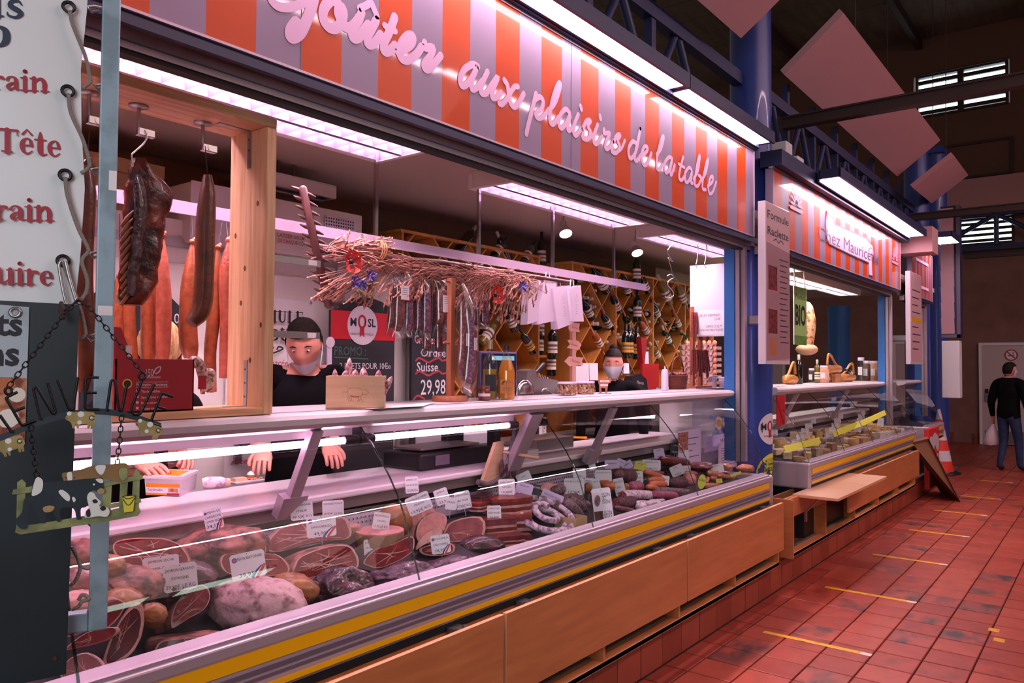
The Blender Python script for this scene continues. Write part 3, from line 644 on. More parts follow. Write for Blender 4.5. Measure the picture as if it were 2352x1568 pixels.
# ---------------------------------------------------------------- banner frame, banner, board and welcome sign in the left foreground
BD = V((math.cos(math.radians(-23.2)), math.sin(math.radians(-23.2)), 0)); BUP = V((0, 0, 1)); BN = BD.cross(BUP)   # BN faces the camera side
if BN.dot(CAMP-atD(240, 600, 1.5)) < 0: BN = -BN
BO = atD(240, 600, 1.5)
def pf(o): return frame(o, BD, BUP)
def lp(px, py, o):                              # where the sight line through a point of the banner meets its plane, in plane coordinates
 q = atP(px, py, o, BN)-o; return (q.dot(BD), q.dot(BUP))
m_frame = mat('frame_grey_blue', '93a9b4', .4, metal=.25, noise=(14, '7f929c', .45, .6))
m_vinyl = mat('banner_vinyl', 'dfe0e0', .32, coat=.25, bump=.12, bscale=7)
m_slate = mat('slate_board', '18242a', .45, noise=(5, '121b20', .35, .7))
m_wire = mat('dark_wire', '1c1a1c', .4, metal=.5); m_navyink = mat('banner_navy', '232a44', .5); m_redink = mat('banner_red', 'a3152f', .45)
m_cord = mat('bungee_cord', '8a8078', .7, bump=.5, bscale=300); m_rust = mat('rusty_nail', '4a3028', .7, metal=.4)
t = thing('banner_stand', tuple(BO+BD*-.6+V((0, 0, .0-BO.z))), 'tall grey blue metal banner frame standing at the left edge', 'stand')
TB = pf(BO-BN*.0)
x0, zb = lp(213, 1440, BO)[0], lp(230, 1443, BO)[1]
xr = lp(262, 700, BO)[0]; xl = lp(219, 700, BO)[0]; xm = (xl+xr)/2; hw = (xr-xl)/2
MB().box(xm-hw, xm+hw, zb, 1.6, -.02, .012, T=TB).build('post', m_frame, t, bevel=.003)
MB().box(xm-1.5, xm-hw, zb, zb+.036, -.018, .01, T=TB).build('bottom_bar', m_frame, t, bevel=.003)
MB().box(xm-1.5-hw, xm-1.5+hw, -BO.z, 1.6, -.02, .012, T=TB).build('post', m_frame, t, bevel=.003)
MB().box(xm-1.5, xm-hw, 1.55, 1.6, -.018, .01, T=TB).build('top_bar', m_frame, t)
MB().box(xm-1.9, xm-1.1, -BO.z, -BO.z+.03, -.25, .25, T=TB).build('foot_plate', m_frame, t)
hooks = [(216, 192), (208, 385), (205, 577), (200, 768), (200, 1195), (200, 12)]
for px, py in hooks:
 a = lp(px, py, BO); MB().tube([TB @ V((xl+.005, a[1], 0)), TB @ V((a[0]+.012, a[1], 0)), TB @ V((a[0], a[1]-.004, .004)), TB @ V((a[0]+.008, a[1]-.012, .004)), TB @ V((a[0]+.02, a[1]-.006, .0))], .0032, 6).build('cord_hook', m_steel, t)
MB().box(*(lp(250, 395, BO)[0], lp(268, 395, BO)[0]), *(lp(255, 440, BO)[1], lp(255, 395, BO)[1]), .0125, .0128, T=TB).build('tape_scrap', m_paper, t)
MB().box(*(lp(224, 725, BO)[0], lp(258, 725, BO)[0]), *(lp(240, 725, BO)[1], lp(240, 703, BO)[1]), .0125, .0128, T=TB).build('tape_scrap', m_paper, t)
# vinyl banner with wavy right hem
BO2 = BO+BN*.012; TBn = pf(BO2)
t = thing('banner', tuple(BO2+BD*-.5+V((0, 0, lp(100, 700, BO2)[1]))), 'white vinyl banner with red serif words laced to the frame by cord', 'banner')
zt = 1.5; zb2 = lp(100, 705, BO2)[1]; nxx, nzz = 18, 14; rows = []
for j in range(nzz+1):
 z = zb2+(zt-zb2)*j/nzz; xe = lp(190, 300, BO2)[0]+.006*math.sin(z*14)
 rows.append([TBn @ V((xe-1.25*(1-(i/nxx)), z, .004*math.sin(i*1.1+z*5)-.003)) for i in range(nxx+1)])
MB().loft(rows, 0, True, False, False, False).build('vinyl_sheet', m_vinyl, t)
eye = [(158, 20), (156, 212), (150, 404), (145, 600)]
for px, py in eye:
 a = lp(px, py, BO2); MB().lathe([(.011, .006), (.0125, .009), (.0075, .0095), (.0065, .005)], 16, T=TBn @ M3.Translation((a[0], a[1], 0)), cap0=False, cap1=False).build('eyelet', m_black, t)
SER = {'i': [[(.28, 0, .3), (.28, 1, .3)], [(0, .05, .1), (.56, .05, .1)], [(0, .95, .1), (.3, .95, .1)], [(.28, 1.42, .34), (.285, 1.42, .34)]],
 'n': [[(.28, 0, .3), (.28, 1, .3)], [(0, .05, .1), (.55, .05, .1)], [(0, .95, .1), (.3, .95, .1)], [(.4, .7, .12), (.6, .93, .18), (.85, .88, .28), (1.0, .6, .3), (1.0, .3, .3)], [(1.0, .6, .3), (1.0, 0, .3)], [(.75, .05, .1), (1.3, .05, .1)]],
 'r': [[(.28, 0, .3), (.28, 1, .3)], [(0, .05, .1), (.58, .05, .1)], [(0, .95, .1), (.3, .95, .1)], [(.4, .65, .1), (.55, .9, .16), (.78, .86, .26)]],
 'a': [[(.15, .74, .2), (.25, .92, .14), (.5, .98, .12), (.72, .82, .24), (.76, .5, .28), (.76, .15, .26), (.98, .08, .1)], [(.72, .58, .12), (.4, .48, .18), (.2, .26, .26), (.35, .06, .16), (.7, .26, .1)]],
 'u': [[(.25, 1, .3), (.25, .35, .3), (.45, .06, .22), (.7, .12, .14), (.9, .3, .1)], [(0, .95, .1), (.3, .95, .1)], [(1.0, 1, .3), (1.0, 0, .3)], [(.78, .95, .1), (1.0, .95, .1)], [(1.0, .05, .1), (1.25, .05, .1)]],
 'e': [[(.2, .54, .1), (.8, .54, .1)], [(.8, .54, .24), (.7, .86, .2), (.48, .96, .12), (.24, .8, .22), (.17, .5, .3), (.28, .16, .24), (.55, .04, .14), (.85, .22, .08)]],
 't': [[(.36, 1.4, .1), (.36, 1.0, .28), (.36, .25, .3), (.52, .04, .16), (.76, .1, .08)], [(.0, .95, .1), (.72, .95, .1)]],
 'T': [[(.0, 1.38, .13), (1.35, 1.38, .13)], [(.68, 1.38, .34), (.68, 0, .34)], [(.35, .05, .1), (1.0, .05, .1)], [(.03, 1.4, .1), (.03, 1.05, .06)], [(1.32, 1.4, .1), (1.32, 1.05, .06)]],
 's': [[(.75, .75, .08), (.6, .95, .14), (.3, .9, .2), (.25, .65, .28), (.55, .45, .3), (.72, .25, .26), (.5, .04, .16), (.15, .12, .12), (.1, .3, .06)]],
 'o': [[(.5, .98, .1), (.2, .75, .28), (.2, .25, .28), (.5, .02, .1), (.8, .25, .28), (.8, .75, .28), (.5, .98, .1)]]}
ADV = {'i': .62, 'n': 1.38, 'r': .95, 'a': 1.08, 'u': 1.35, 'e': 1.02, 't': .8, 'T': 1.45, 's': .95, 'o': 1.05}
def serif(mb, txt, px0, py0, px1, py1, xh, o, T, circ=None, eps=.0015, m=0):
 """lay a word along the line px0,py0 -> px1,py1 (its baseline ends on the sheet); xh = x-height in px"""
 tot = sum(ADV[c] for c in txt); A = V((*lp(px0, py0, o), 0)); B = V((*lp(px1, py1, o), 0)); u = (B-A)/tot
 h = (V((*lp(px0, py0-xh, o), 0))-A)
 x = 0
 for i, c in enumerate(txt):
  for k, s_ in enumerate(SER[c]):
   q = [A+u*(x+p[0])+h*p[1] for p in s_]
   stroke(mb, [(v.x, v.y, p[2]*(u.length if abs(s_[0][0]-s_[-1][0]) < .15 else h.length)) for v, p in zip(q, s_)], T, m, eps=eps+.00015*k)
  if circ == i:
   q = [A+u*(x+p[0])+h*p[1] for p in ((.2, 1.2), (.5, 1.5), (.82, 1.2))]
   stroke(mb, [(v.x, v.y) for v in q], T, m, h.length*.12, False, eps=eps)
  x += ADV[c]
g = MB()
serif(g, 'rain', -22, 205, 115, 213, 32, BO2, TBn, eps=.0024); serif(g, 'Tête'.replace('ê', 'e'), -8, 348, 143, 362, 38, BO2, TBn, circ=1, eps=.0024)
serif(g, 'rain', -14, 505, 126, 509, 34, BO2, TBn, eps=.0024); serif(g, 'uire', -12, 651, 125, 656, 34, BO2, TBn, eps=.0024)
g.build('red_lettering', m_redink, t, kind='stuff')
g = MB(); serif(g, 'us', -58, 36, 60, 44, 42, BO2, TBn, eps=.0024); serif(g, 'o', -35, 105, 28, 109, 48, BO2, TBn, eps=.0024); g.build('navy_lettering', m_navyink, t, kind='stuff')
# lacing cord
tc = thing('lacing_cord', tuple(TB @ V((xl, lp(200, 500, BO)[1], 0))), 'grey elastic cord zigzagging between banner eyelets and frame', 'cord')
def P3(px, py, off=.0): return atP(px, py, BO2+BN*off, BN)
for pts in ([(160, 24), (168, 60), (196, 130), (207, 180), (207, 190)], [(207, 190), (200, 196), (190, 203)], [(157, 215), (163, 260), (190, 320), (205, 372), (205, 384)], [(205, 384), (196, 392), (186, 398)],
   [(150, 407), (155, 450), (178, 520), (200, 565), (204, 577)], [(146, 603), (155, 630), (178, 690), (192, 740), (197, 768)], [(197, 768), (188, 776), (178, 782)], [(204, 577), (188, 600), (200, 640), (198, 670), (185, 690)]):
 MB().tube(cat_rom([P3(*p, .012) for p in pts], 5), .0036, 7).build('cord_run', m_cord, tc)
for pts in ([(165, 1255), (178, 1280), (186, 1300), (205, 1305)], [(186, 1300), (175, 1330), (160, 1345)], [(165, 1400), (180, 1392), (190, 1380), (205, 1375), (190, 1365), (180, 1378)]):
 MB().tube(cat_rom([P3(*p, .0) for p in pts], 5), .0036, 7).build('cord_run', m_cord, tc)
MB().tube(cat_rom([P3(*p, .014) for p in [(140, 600), (136, 615), (150, 690), (160, 705)]], 4), .003, 7).tube(cat_rom([P3(*p, .014) for p in [(150, 598), (160, 640), (175, 690), (180, 700)]], 4), .0036, 7).build('bent_hook', m_steel, tc)
# dark slate-coloured board hung in front, with a printed poster
BO3 = BO2+BN*.03; TD = pf(BO3)
t = thing('dark_board', tuple(TD @ V((lp(80, 1100, BO3)[0], lp(80, 1566, BO3)[1], 0))), 'dark slate coloured board hanging below the white banner at left', 'board')
c = [lp(*p, BO3) for p in ((182, 700), (152, 1545), (-140, 1600), (-140, 668))]
MB().prism([(c[0][0], c[0][1]), (c[1][0], c[1][1]), (c[2][0]-.35, c[1][1]-.03), (c[3][0]-.35, c[0][1]+.01)], .006, T=TD).build('board_sheet', m_slate, t)
a = lp(126, 1508, BO3); MB().lathe([(.004, .006), (.004, .009)], 10, T=TD @ M3.Translation((a[0], a[1], 0))).build('rivet', m_rust, t)
c = [lp(*p, BO3) for p in ((68, 706), (58, 1018), (-120, 1010), (-120, 690))]
po = thing('food_poster', tuple(TD @ V((c[2][0], c[2][1], .008))), 'weathered poster with big black letters and a food picture', 'poster')
MB().prism([(q[0], q[1]) for q in c], .002, T=TD @ M3.Translation((0, 0, .0075))).build('poster_sheet', mat('poster_grey', 'a9b4bc', .55, noise=(20, '8d989f', .5, .75)), po)
PT = TD @ M3.Translation((0, 0, .0095)); g = MB()
for w, (x_, y_), h_ in (('ts', (52, 770), 52), ('ns', (45, 838), 54)):
 p0, p1 = lp(x_, y_, BO3), lp(x_, y_-h_, BO3); put_text(g, w, (p1[1]-p0[1])*1.05, PT @ M3.Translation((p0[0], p0[1], 0)), 0, bold=.03, align='R', squeeze=.95)
g.build('black_lettering', m_ink, po, kind='stuff')
c = [lp(*p, BO3) for p in ((62, 868), (58, 1015), (-118, 1008), (-118, 860))]
m_pfood = mat('poster_food', 'c98a62', .6, noise=(38, '7a3222', .42, .6)); MB().add([(q[0], q[1], .0002) for q in c], [(0, 3, 2, 1)], T=PT).build('food_picture', m_pfood, po)
for px, py, r, col in ((40, 906, 20, 'e0d5c4'), (15, 885, 22, 'b8683c'), (20, 960, 26, 'e8ded4'), (45, 985, 16, '8c4a30')):
 a = lp(px, py, BO3); k = lp(px+r, py, BO3)[0]-a[0]; MB().lathe([(k, 0), (k, .0006)], 12, T=PT @ M3.Translation((a[0], a[1], .0004))).build('printed_item', mat('print_'+col, col, .6), po)
a = lp(36, 718, BO3); MB().lathe([(.009, .0), (.0105, .003), (.006, .0035), (.005, 0)], 14, T=PT @ M3.Translation((a[0], a[1], 0)), cap0=False, cap1=False).build('eyelet', m_steel, po)
MB().tube([P3(141, 695, .05), P3(140, 715, .065), P3(150, 732, .06)], .004, 6).build('nail', m_rust, t)
# welcome sign of bent wire on an arched strip
WO = BO+BN*.2; TW = pf(WO); k_ = 420/1062
def w7(x, y): return lp(x*k_, 640+y*k_, WO)
ws = thing('welcome_sign', tuple(TW @ V((*w7(460, 900), 0))), 'black wire welcome lettering on an arched strip hung by chain', 'sign')
m_strip = mat('arch_strip', '232e36', .45); m_pig = mat('pig_olive', 'a48e54', .55, noise=(30, '8c7a48', .45, .6)); m_spot = mat('pig_spot', 'd8d8d0', .6)
arc = cat_rom([V((*w7(*p), 0)) for p in ((-160, 985), (0, 925), (100, 885), (200, 845), (300, 812), (390, 790), (480, 775), (560, 770), (680, 780), (790, 805), (935, 855))], 4)
g = MB(); hh = .0052
g.loft([[(p.x, p.y-hh, -.0012), (p.x, p.y+hh, -.0012), (p.x, p.y+hh, .0012), (p.x, p.y-hh, .0012)] for p in arc], 0, False, T=TW); g.build('arch_strip', m_strip, ws)
def wire(pts, nm='letter', r=.0024, sm=True, off=.004):
 q = [V((*w7(*p), off)) for p in pts]
 if sm: q = cat_rom(q, 4)
 MB().tube([TW @ p for p in q], r, 7).build(nm, m_wire, ws)
def poly_round(pts, f=.22):
 out = [pts[0]]
 for a, b, c in zip(pts, pts[1:], pts[2:]):
  la = math.dist(a, b); lc = math.dist(b, c); r = min(12, la*.4, lc*.4)
  p = (b[0]+(a[0]-b[0])*r/la, b[1]+(a[1]-b[1])*r/la); q = (b[0]+(c[0]-b[0])*r/lc, b[1]+(c[1]-b[1])*r/lc)
  out += [p, ((p[0]+q[0]+2*b[0])/4, (p[1]+q[1]+2*b[1])/4), q]
 return out+[pts[-1]]
for pts in ([(-150, 800), (-60, 960)], [(0, 790), (72, 892)], [(103, 657), (35, 690), (128, 852), (203, 822)], [(85, 768), (146, 745)], [(236, 818), (193, 635), (215, 628), (308, 785), (325, 775), (278, 603)],
   [(335, 588), (405, 762), (425, 758), (452, 572)], [(574, 573), (497, 573), (495, 755), (574, 757)], [(497, 662), (562, 662)], [(620, 768), (645, 590), (668, 588), (692, 765), (708, 762), (738, 608)],
   [(825, 590), (762, 750), (775, 790), (815, 785), (895, 612)], [(1004, 686), (938, 662), (873, 835), (935, 857)], [(905, 740), (962, 757)]):
 wire(poly_round(pts), sm=False)
for c in ((50, 650), (825, 565)): wire([(c[0]+20*math.cos(a*math.pi/6), c[1]+20*math.sin(a*math.pi/6)) for a in range(13)], 'hanging_ring', .0022, False)
def pig(cx, cy, s, fl=1, tilt=0, i=0):
 ca, sa = math.cos(tilt), math.sin(tilt)
 def q(x, y): X, Y = x*s*fl, y*s; return w7(cx+X*ca-Y*sa, cy+X*sa+Y*ca)
 out = [(-86, -18), (-92, -8), (-84, 4), (-70, 8), (-58, 20), (-52, 34), (-48, 52), (-36, 52), (-34, 30), (-28, 30), (-24, 52), (-12, 52), (-10, 28), (40, 28), (36, 52), (48, 54), (56, 34), (56, 54), (68, 56), (74, 26), (86, 10), (84, -30), (72, -42), (20, -46), (-40, -42), (-56, -46), (-70, -36)]
 p = MB().prism([q(*a) for a in out], .003, T=TW @ M3.Translation((0, 0, .003))).build('tin_pig', m_pig, ws)
 g = MB(); T_ = TW @ M3.Translation((0, 0, .0063))
 for x, y, r in ((0, -30, 16), (60, -10, 4), (-68, -34, 10), (-8, 18, 10)):
  c = q(x, y); e = abs(q(x+r, y)[0]-c[0])+.001; g.lathe([(e, 0), (e, .0004)], 10, T=T_ @ M3.Translation((c[0], c[1], 0)))
 g.build('white_spots', m_spot, p)
 g = MB(); stroke(g, [q(*a) for a in ((78, -16), (60, -22), (48, -8), (60, 4), (74, -2))], T_, 0, .0012); stroke(g, [q(*a) for a in ((-88, -10), (-76, -4))], T_, 0, .001); g.build('painted_line', m_ink, p, kind='stuff')
pig(470, 815, 1.0); pig(862, 870, .9, 1, .30); pig(60, 968, 1.0, 1, -.32)
def chain(name, pts, par, n=None, link=.012, r=.0011, lab=None):
 P = [V(p) for p in pts]; L = sum((b-a).length for a, b in zip(P, P[1:])); n = n or max(3, int(L/(link*.78)))
 ds = [0]
 for a, b in zip(P, P[1:]): ds.append(ds[-1]+(b-a).length)
 def at(s):
  for i in range(len(P)-1):
   if s <= ds[i+1]+1e-9: return P[i]+(P[i+1]-P[i])*((s-ds[i])/max(1e-9, ds[i+1]-ds[i])), (P[i+1]-P[i]).normalized()
  return P[-1], (P[-1]-P[-2]).normalized()
 g = MB()
 for k in range(n):
  c, d = at(L*(k+.5)/n); s_ = (BN if k % 2 else d.cross(BN)).normalized(); h = L/n*.64
  g.tube([c+d*h*math.cos(a*math.pi/5)+s_*.0036*math.sin(a*math.pi/5) for a in range(10)], r, 5, closed=True)
 g.build(name, m_wire, par, kind='stuff')
def W7(x, y, off=.004): return TW @ V((*w7(x, y), off))
chain('chain', [W7(50, 628), W7(365, 215), W7(445, 130)], ws); chain('chain', [W7(445, 130), W7(520, 165), W7(825, 545)], ws)
MB().tube([P3(140, 697, .1), P3(150, 712, .17), P3(178, 690, .19), P3(186, 688, .05)], .003, 6).build('hanging_nail', m_rust, ws)
# painted tin cow plaque
cp = thing('cow_plaque', tuple(W7(450, 1470)), 'painted tin plaque of two cows, a dog and a bucket at a fence', 'plaque')
chain('chain', [W7(178, 850), W7(215, 1150)], cp); chain('chain', [W7(706, 792), W7(695, 930), W7(680, 1080)], cp)
def lay(nm, m, pts, z, th=.002, par=cp, sm=True):
 q = cat_rom([V((*w7(*p), 0)) for p in pts], 3, True) if sm else [V((*w7(*p), 0)) for p in pts]
 return MB().prism([(a.x, a.y) for a in q], th, T=TW @ M3.Translation((0, 0, z))).build(nm, m, par)
m_fence = mat('fence_green', '8f945f', .55, noise=(26, '6f7548', .42, .62)); m_cowb = mat('cow_black', '16232b', .5, noise=(16, '20343c', .4, .7)); m_cown = mat('cow_brown', '8a6a3e', .55, noise=(18, '7a5c34', .4, .6))
m_cream2 = mat('cow_white', 'd9dad2', .55); m_bucket = mat('bucket_yellow', 'd8cc3a', .5); m_muz = mat('muzzle_tan', 'a88858', .55)
lay('fence_base', m_fence, [(88, 1470), (95, 1435), (200, 1425), (440, 1385), (640, 1345), (790, 1300), (805, 1320), (818, 1350), (800, 1375), (600, 1410), (300, 1455), (120, 1482)], 0, .003, sm=False)
for pts in ([(95, 1440), (100, 1180), (128, 1163), (150, 1185), (140, 1440)], [(585, 1390), (600, 1190), (650, 1190), (640, 1380)], [(690, 1370), (700, 1130), (730, 1110), (745, 1140), (730, 1365)], [(760, 1360), (775, 1130), (790, 1100), (812, 1128), (806, 1350)]):
 lay('fence_post', m_fence, pts, .0002, .003, sm=False)
lay('fence_rail', m_fence, [(72, 1250), (78, 1222), (200, 1200), (200, 1235)], .003, .002, sm=False); lay('fence_rail', m_fence, [(590, 1180), (825, 1135), (830, 1160), (600, 1205)], .003, .002, sm=False); lay('fence_rail', m_fence, [(560, 1320), (815, 1272), (820, 1295), (570, 1345)], .003, .002, sm=False)
bc = lay('brown_cow', m_cown, [(360, 1130), (400, 1120), (470, 1105), (540, 1082), (640, 1075), (720, 1068), (745, 1085), (748, 1130), (730, 1165), (690, 1175), (640, 1165), (590, 1160), (560, 1180), (480, 1180), (440, 1175), (420, 1200), (395, 1205), (375, 1180)], .004)
lay('white_patch', m_cream2, [(555, 1085), (610, 1080), (608, 1110), (590, 1135), (565, 1120)], .0062, .0006, bc); lay('white_patch', m_cream2, [(390, 1125), (415, 1120), (420, 1160), (405, 1190), (392, 1160)], .0062, .0006, bc)
lay('tail_patch', m_fence, [(690, 1110), (715, 1095), (738, 1105), (735, 1150), (715, 1170), (695, 1150)], .0062, .0006, bc); lay('muzzle', m_muz, [(385, 1178), (420, 1172), (424, 1200), (402, 1206)], .0064, .0006, bc)
for e in ((384, 1152), (432, 1150)): lay('eye', m_ink, [(e[0]-4, e[1]), (e[0], e[1]+4), (e[0]+4, e[1]), (e[0], e[1]-4)], .0066, .0004, bc)
bk = lay('black_cow', m_cowb, [(180, 1240), (195, 1190), (240, 1178), (320, 1175), (430, 1165), (500, 1158), (560, 1155), (590, 1150), (600, 1170), (598, 1215), (600, 1240), (570, 1240), (545, 1225), (520, 1240), (515, 1285), (500, 1320), (470, 1330), (468, 1385), (445, 1390), (428, 1330), (350, 1330), (352, 1398), (330, 1402), (305, 1345), (250, 1335), (266, 1400), (240, 1412), (205, 1330), (180, 1290), (165, 1330), (155, 1440), (115, 1440), (90, 1400), (130, 1350), (140, 1280)], .0055)
for pts in ([(185, 1250), (205, 1165), (225, 1148), (250, 1170), (245, 1225), (215, 1250)], [(340, 1232), (365, 1222), (405, 1255), (400, 1288), (370, 1270)], [(418, 1268), (430, 1262), (440, 1280), (428, 1293)], [(555, 1160), (592, 1158), (598, 1180), (575, 1180)]): lay('white_patch', m_cream2, pts, .0076, .0006, bk)
lay('udder', m_muz, [(250, 1325), (285, 1312), (318, 1320), (300, 1345), (262, 1350)], .0078, .0006, bk); lay('muzzle', m_muz, [(562, 1228), (585, 1212), (606, 1222), (600, 1242), (575, 1244)], .0078, .0006, bk); lay('eye', m_spot, [(538, 1190), (545, 1196), (552, 1190), (545, 1184)], .0078, .0006, bk)
dg = lay('dog', m_cream2, [(505, 1265), (520, 1235), (545, 1240), (560, 1265), (585, 1290), (575, 1315), (620, 1320), (636, 1345), (620, 1375), (570, 1372), (520, 1380), (490, 1375), (500, 1340), (515, 1320)], .0082)
for pts in ([(535, 1282), (555, 1274), (568, 1290), (548, 1298)], [(580, 1325), (600, 1312), (616, 1328), (595, 1342)], [(500, 1345), (520, 1330), (525, 1370), (505, 1375)]): lay('black_patch', m_ink, pts, .0103, .0005, dg)
bu = lay('bucket', m_bucket, [(708, 1262), (783, 1255), (772, 1345), (720, 1352)], .0062, .002, sm=False); g = MB(); T_ = TW @ M3.Translation((0, 0, .0084))
stroke(g, [w7(*p) for p in ((708, 1262), (745, 1272), (783, 1255), (745, 1250), (708, 1262))], T_, 0, .0012); stroke(g, [w7(*p) for p in ((712, 1275), (745, 1310), (780, 1268))], T_, 0, .0012); g.build('painted_line', m_ink, bu, kind='stuff')
# ---------------------------------------------------------------- wooden hanging frame on the counter rail
m_pine = mat('pine', 'e0b48c', .5, noise=((60, 60, 3.0), 'c8946a', .38, .66)); m_pineh = mat('pine_board', 'dcae84', .5, noise=((3.0, 50, 60), 'c08e64', .36, .66)); m_knot = mat('pine_knot', '6a3c22', .6)
wf_ = thing('wooden_hanging_frame', (.9, 2.4, 1.476), 'open pine box frame on the counter rail hung with meats', 'frame')
MB().box(1.562, 1.6, 2.28, 2.5, 1.476, 2.46).build('side_board', m_pine, wf_, bevel=.003)
MB().box(.0, .04, 2.28, 2.5, 1.476, 2.46).build('side_board', m_pine, wf_, bevel=.003)
MB().box(.0, 1.6, 2.28, 2.5, 2.46, 2.492).build('top_board', m_pineh, wf_, bevel=.003)
MB().box(.04, 1.562, 2.28, 2.5, 1.476, 1.5).build('bottom_board', m_pineh, wf_, bevel=.003)
for z, y in ((2.2, 2.33), (2.1, 2.46), (1.86, 2.42), (1.78, 2.3), (1.98, 2.4), (1.66, 2.36)): MB().lathe([(.006, 0), (.006, .0008)], 10, T=frame((1.5615, y, z), (0, -1, 0), (0, 0, 1)) @ M3.Scale(1.6, 4, (0, 1, 0))).build('knot', m_knot, wf_)
for (z0, z1) in ((2.33, 2.455), (1.503, 1.66)):
 b = MB().box(1.5595, 1.562, 2.375, 2.395, z0, z1)
 if z0 > 2: b.box(1.44, 1.562, 2.375, 2.395, 2.4575, 2.46)
 else: b.box(1.48, 1.562, 2.375, 2.395, 1.5, 1.5025)
 br = b.build('angle_bracket', m_steel, wf_)
 for q in (.2, .5, .8): MB().cyl((1.558, 2.385, z0+(z1-z0)*q), (1.56, 2.385, z0+(z1-z0)*q), .004, n=8).build('screw', m_alud, br)
pegs = []
for px, py in ((319, 242), (466, 282), (205, 212)):
 c = atZ(px, py, 2.46); pegs.append(c)
 p = MB().lathe([(.03, 0), (.03, -.006), (.012, -.009)], 18, T=M3.Translation(c)).build('peg_plate', m_steel, wf_)
 MB().cyl(c, c-V((0, 0, .075)), .006, n=8).build('peg_rod', m_steel, p)
 MB().box(c.x-.004, c.x+.05, c.y-.011, c.y+.011, c.z-.095, c.z-.07).cyl((c.x+.022, c.y-.013, c.z-.082), (c.x+.022, c.y-.011, c.z-.082), .009).build('peg_clip', m_chrome, p, bevel=.004)
# smoked rib slab on a hook
m_ribm = mat('smoked_meat', '8a3018', .33, coat=.35, noise=(16, '2c0e0a', .35, .65), bump=.5, bscale=45); m_ribd = mat('smoked_crust', '2c1c1c', .25, coat=.5, noise=(30, '6a585c', .4, .7), bump=.8, bscale=60); m_bone = mat('rib_bone', '9a6a4c', .5)
rs = thing('rib_slab', (1.3, 2.41, 1.8), 'dark smoked rib slab hanging from a steel hook in the frame', 'meat')
YR = 2.40
out = [(300, 372), (318, 362), (330, 372), (345, 395), (368, 408), (395, 425), (392, 455), (380, 490), (372, 540), (366, 600), (358, 650), (342, 690), (318, 692), (290, 702), (272, 690), (275, 600), (278, 540), (285, 470), (292, 420)]
A = []
for k in range(25):
 py = 366+(700-366)*k/24
 xsL = np.interp(py, [362, 372, 420, 470, 540, 600, 690, 702], [308, 300, 290, 285, 278, 274, 271, 280]); xsR = np.interp(py, [362, 395, 425, 455, 500, 600, 650, 700], [320, 352, 394, 392, 378, 366, 358, 325])
 l = atY(xsL, py, YR); r_ = atY(xsR, py, YR); c = (l+r_)/2; wd = (r_.x-l.x)/2; ring = []
 for j in range(16):
  a = 2*math.pi*j/16; bx = math.cos(a); by = math.sin(a)
  q = V((c.x+wd*bx, YR+.035*by*(1+.35*math.cos(a)), c.z));
  nn = nz(q, 30)*.014+nz(q, 80)*.006; ring.append(q+V((bx*.6, by, 0))*nn)
 A.append(ring)
MB().loft(A, 0, True).build('meat_slab', m_ribm, rs)
pth = [(316, 400), (322, 440), (325, 480), (320, 530), (314, 580), (306, 630), (300, 680)]
MB().tube([atY(px, py, YR-.032) for px, py in pth], [.02, .034, .036, .036, .034, .03, .02], 12, flat=.5).build('crust_strip', m_ribd, rs)
for k in range(11):
 y0 = 500+k*18; MB().tube([atY(278, y0+20, YR-.02), atY(292, y0, YR-.034), atY(308, y0-16, YR-.03)], [.005, .006, .004], 7).build('rib_bone', m_bone, rs)
h = [(332, 298), (338, 312), (330, 330), (308, 350), (302, 358), (306, 385)]
MB().tube(cat_rom([atY(px, py, YR-.015) for px, py in h], 5), .0028, 7).build('steel_hook', m_chrome, rs)
# sausages
m_saus = mat('smoked_sausage', 'a8542f', .42, coat=.25, noise=(40, '843a20', .35, .7), bump=.25, bscale=120); m_sausp = mat('sausage_pinkish', 'b05844', .42, coat=.25, noise=(34, '94402e', .35, .7), bump=.3, bscale=110); m_sausd = mat('sausage_brown', '70381e', .4, coat=.2, noise=(26, '502614', .35, .7), bump=.2, bscale=90)
m_string = mat('twine', '3a2c22', .8)
def sausage(name, pts, wpx, y, m, lab, grp, knot=True, strings=None, cat='sausage', tilt=0.0):
 P = [atY(px, py, y) for px, py in pts]; s = (P[0]-CAMP).dot(_f)/FPX; Q = cat_rom(P, 4); L = len(Q)
 W_ = np.interp(np.linspace(0, 1, L), np.linspace(0, 1, len(wpx)), wpx)
 t = thing(name, tuple(Q[-1]), lab, cat, grp)
 MB().tube([q+V((nz(q, 9), nz(q, 9, 3), 0))*.003 for q in Q], [w/2*s for w in W_], 12).build('casing', m, t)
 if knot:
  a = Q[0]; MB().ell(.012, .012, .01, T=M3.Translation(a+V((0, 0, .006))), n=8, k=5, fn=lambda p: 1+.4*nz(p, 3)).ell(.008, .008, .012, T=M3.Translation(a+V((.008, 0, .014))), n=7, k=4).build('tied_end', m, t)
 if strings: MB().tube([Q[0]+V((0, 0, .01)), atY(*strings, y if y < 2.5 else 2.693)], .0016, 5).build('string', m_string, t)
 return t
g_ = 'smoked sausages hanging inside the wooden frame'
def W(n, w, a=.35, b=.35): return [w*a]+[w*.85]+[w]*n+[w*.85, w*b]
sausage('smoked_sausage', [(373, 545), (374, 620), (376, 700), (375, 780), (372, 850)], [8, 26, 32, 34, 34, 32, 20], 2.66, m_sausp, 'plump reddish sausage hanging just right of the rib slab', g_, True, (365, 500))
sausage('smoked_sausage', [(348, 552), (342, 640), (340, 720), (340, 800), (338, 850)], [8, 26, 34, 34, 34, 32, 20], 2.72, m_saus, 'long brown sausage partly hidden behind the rib slab', g_, True, (340, 505))
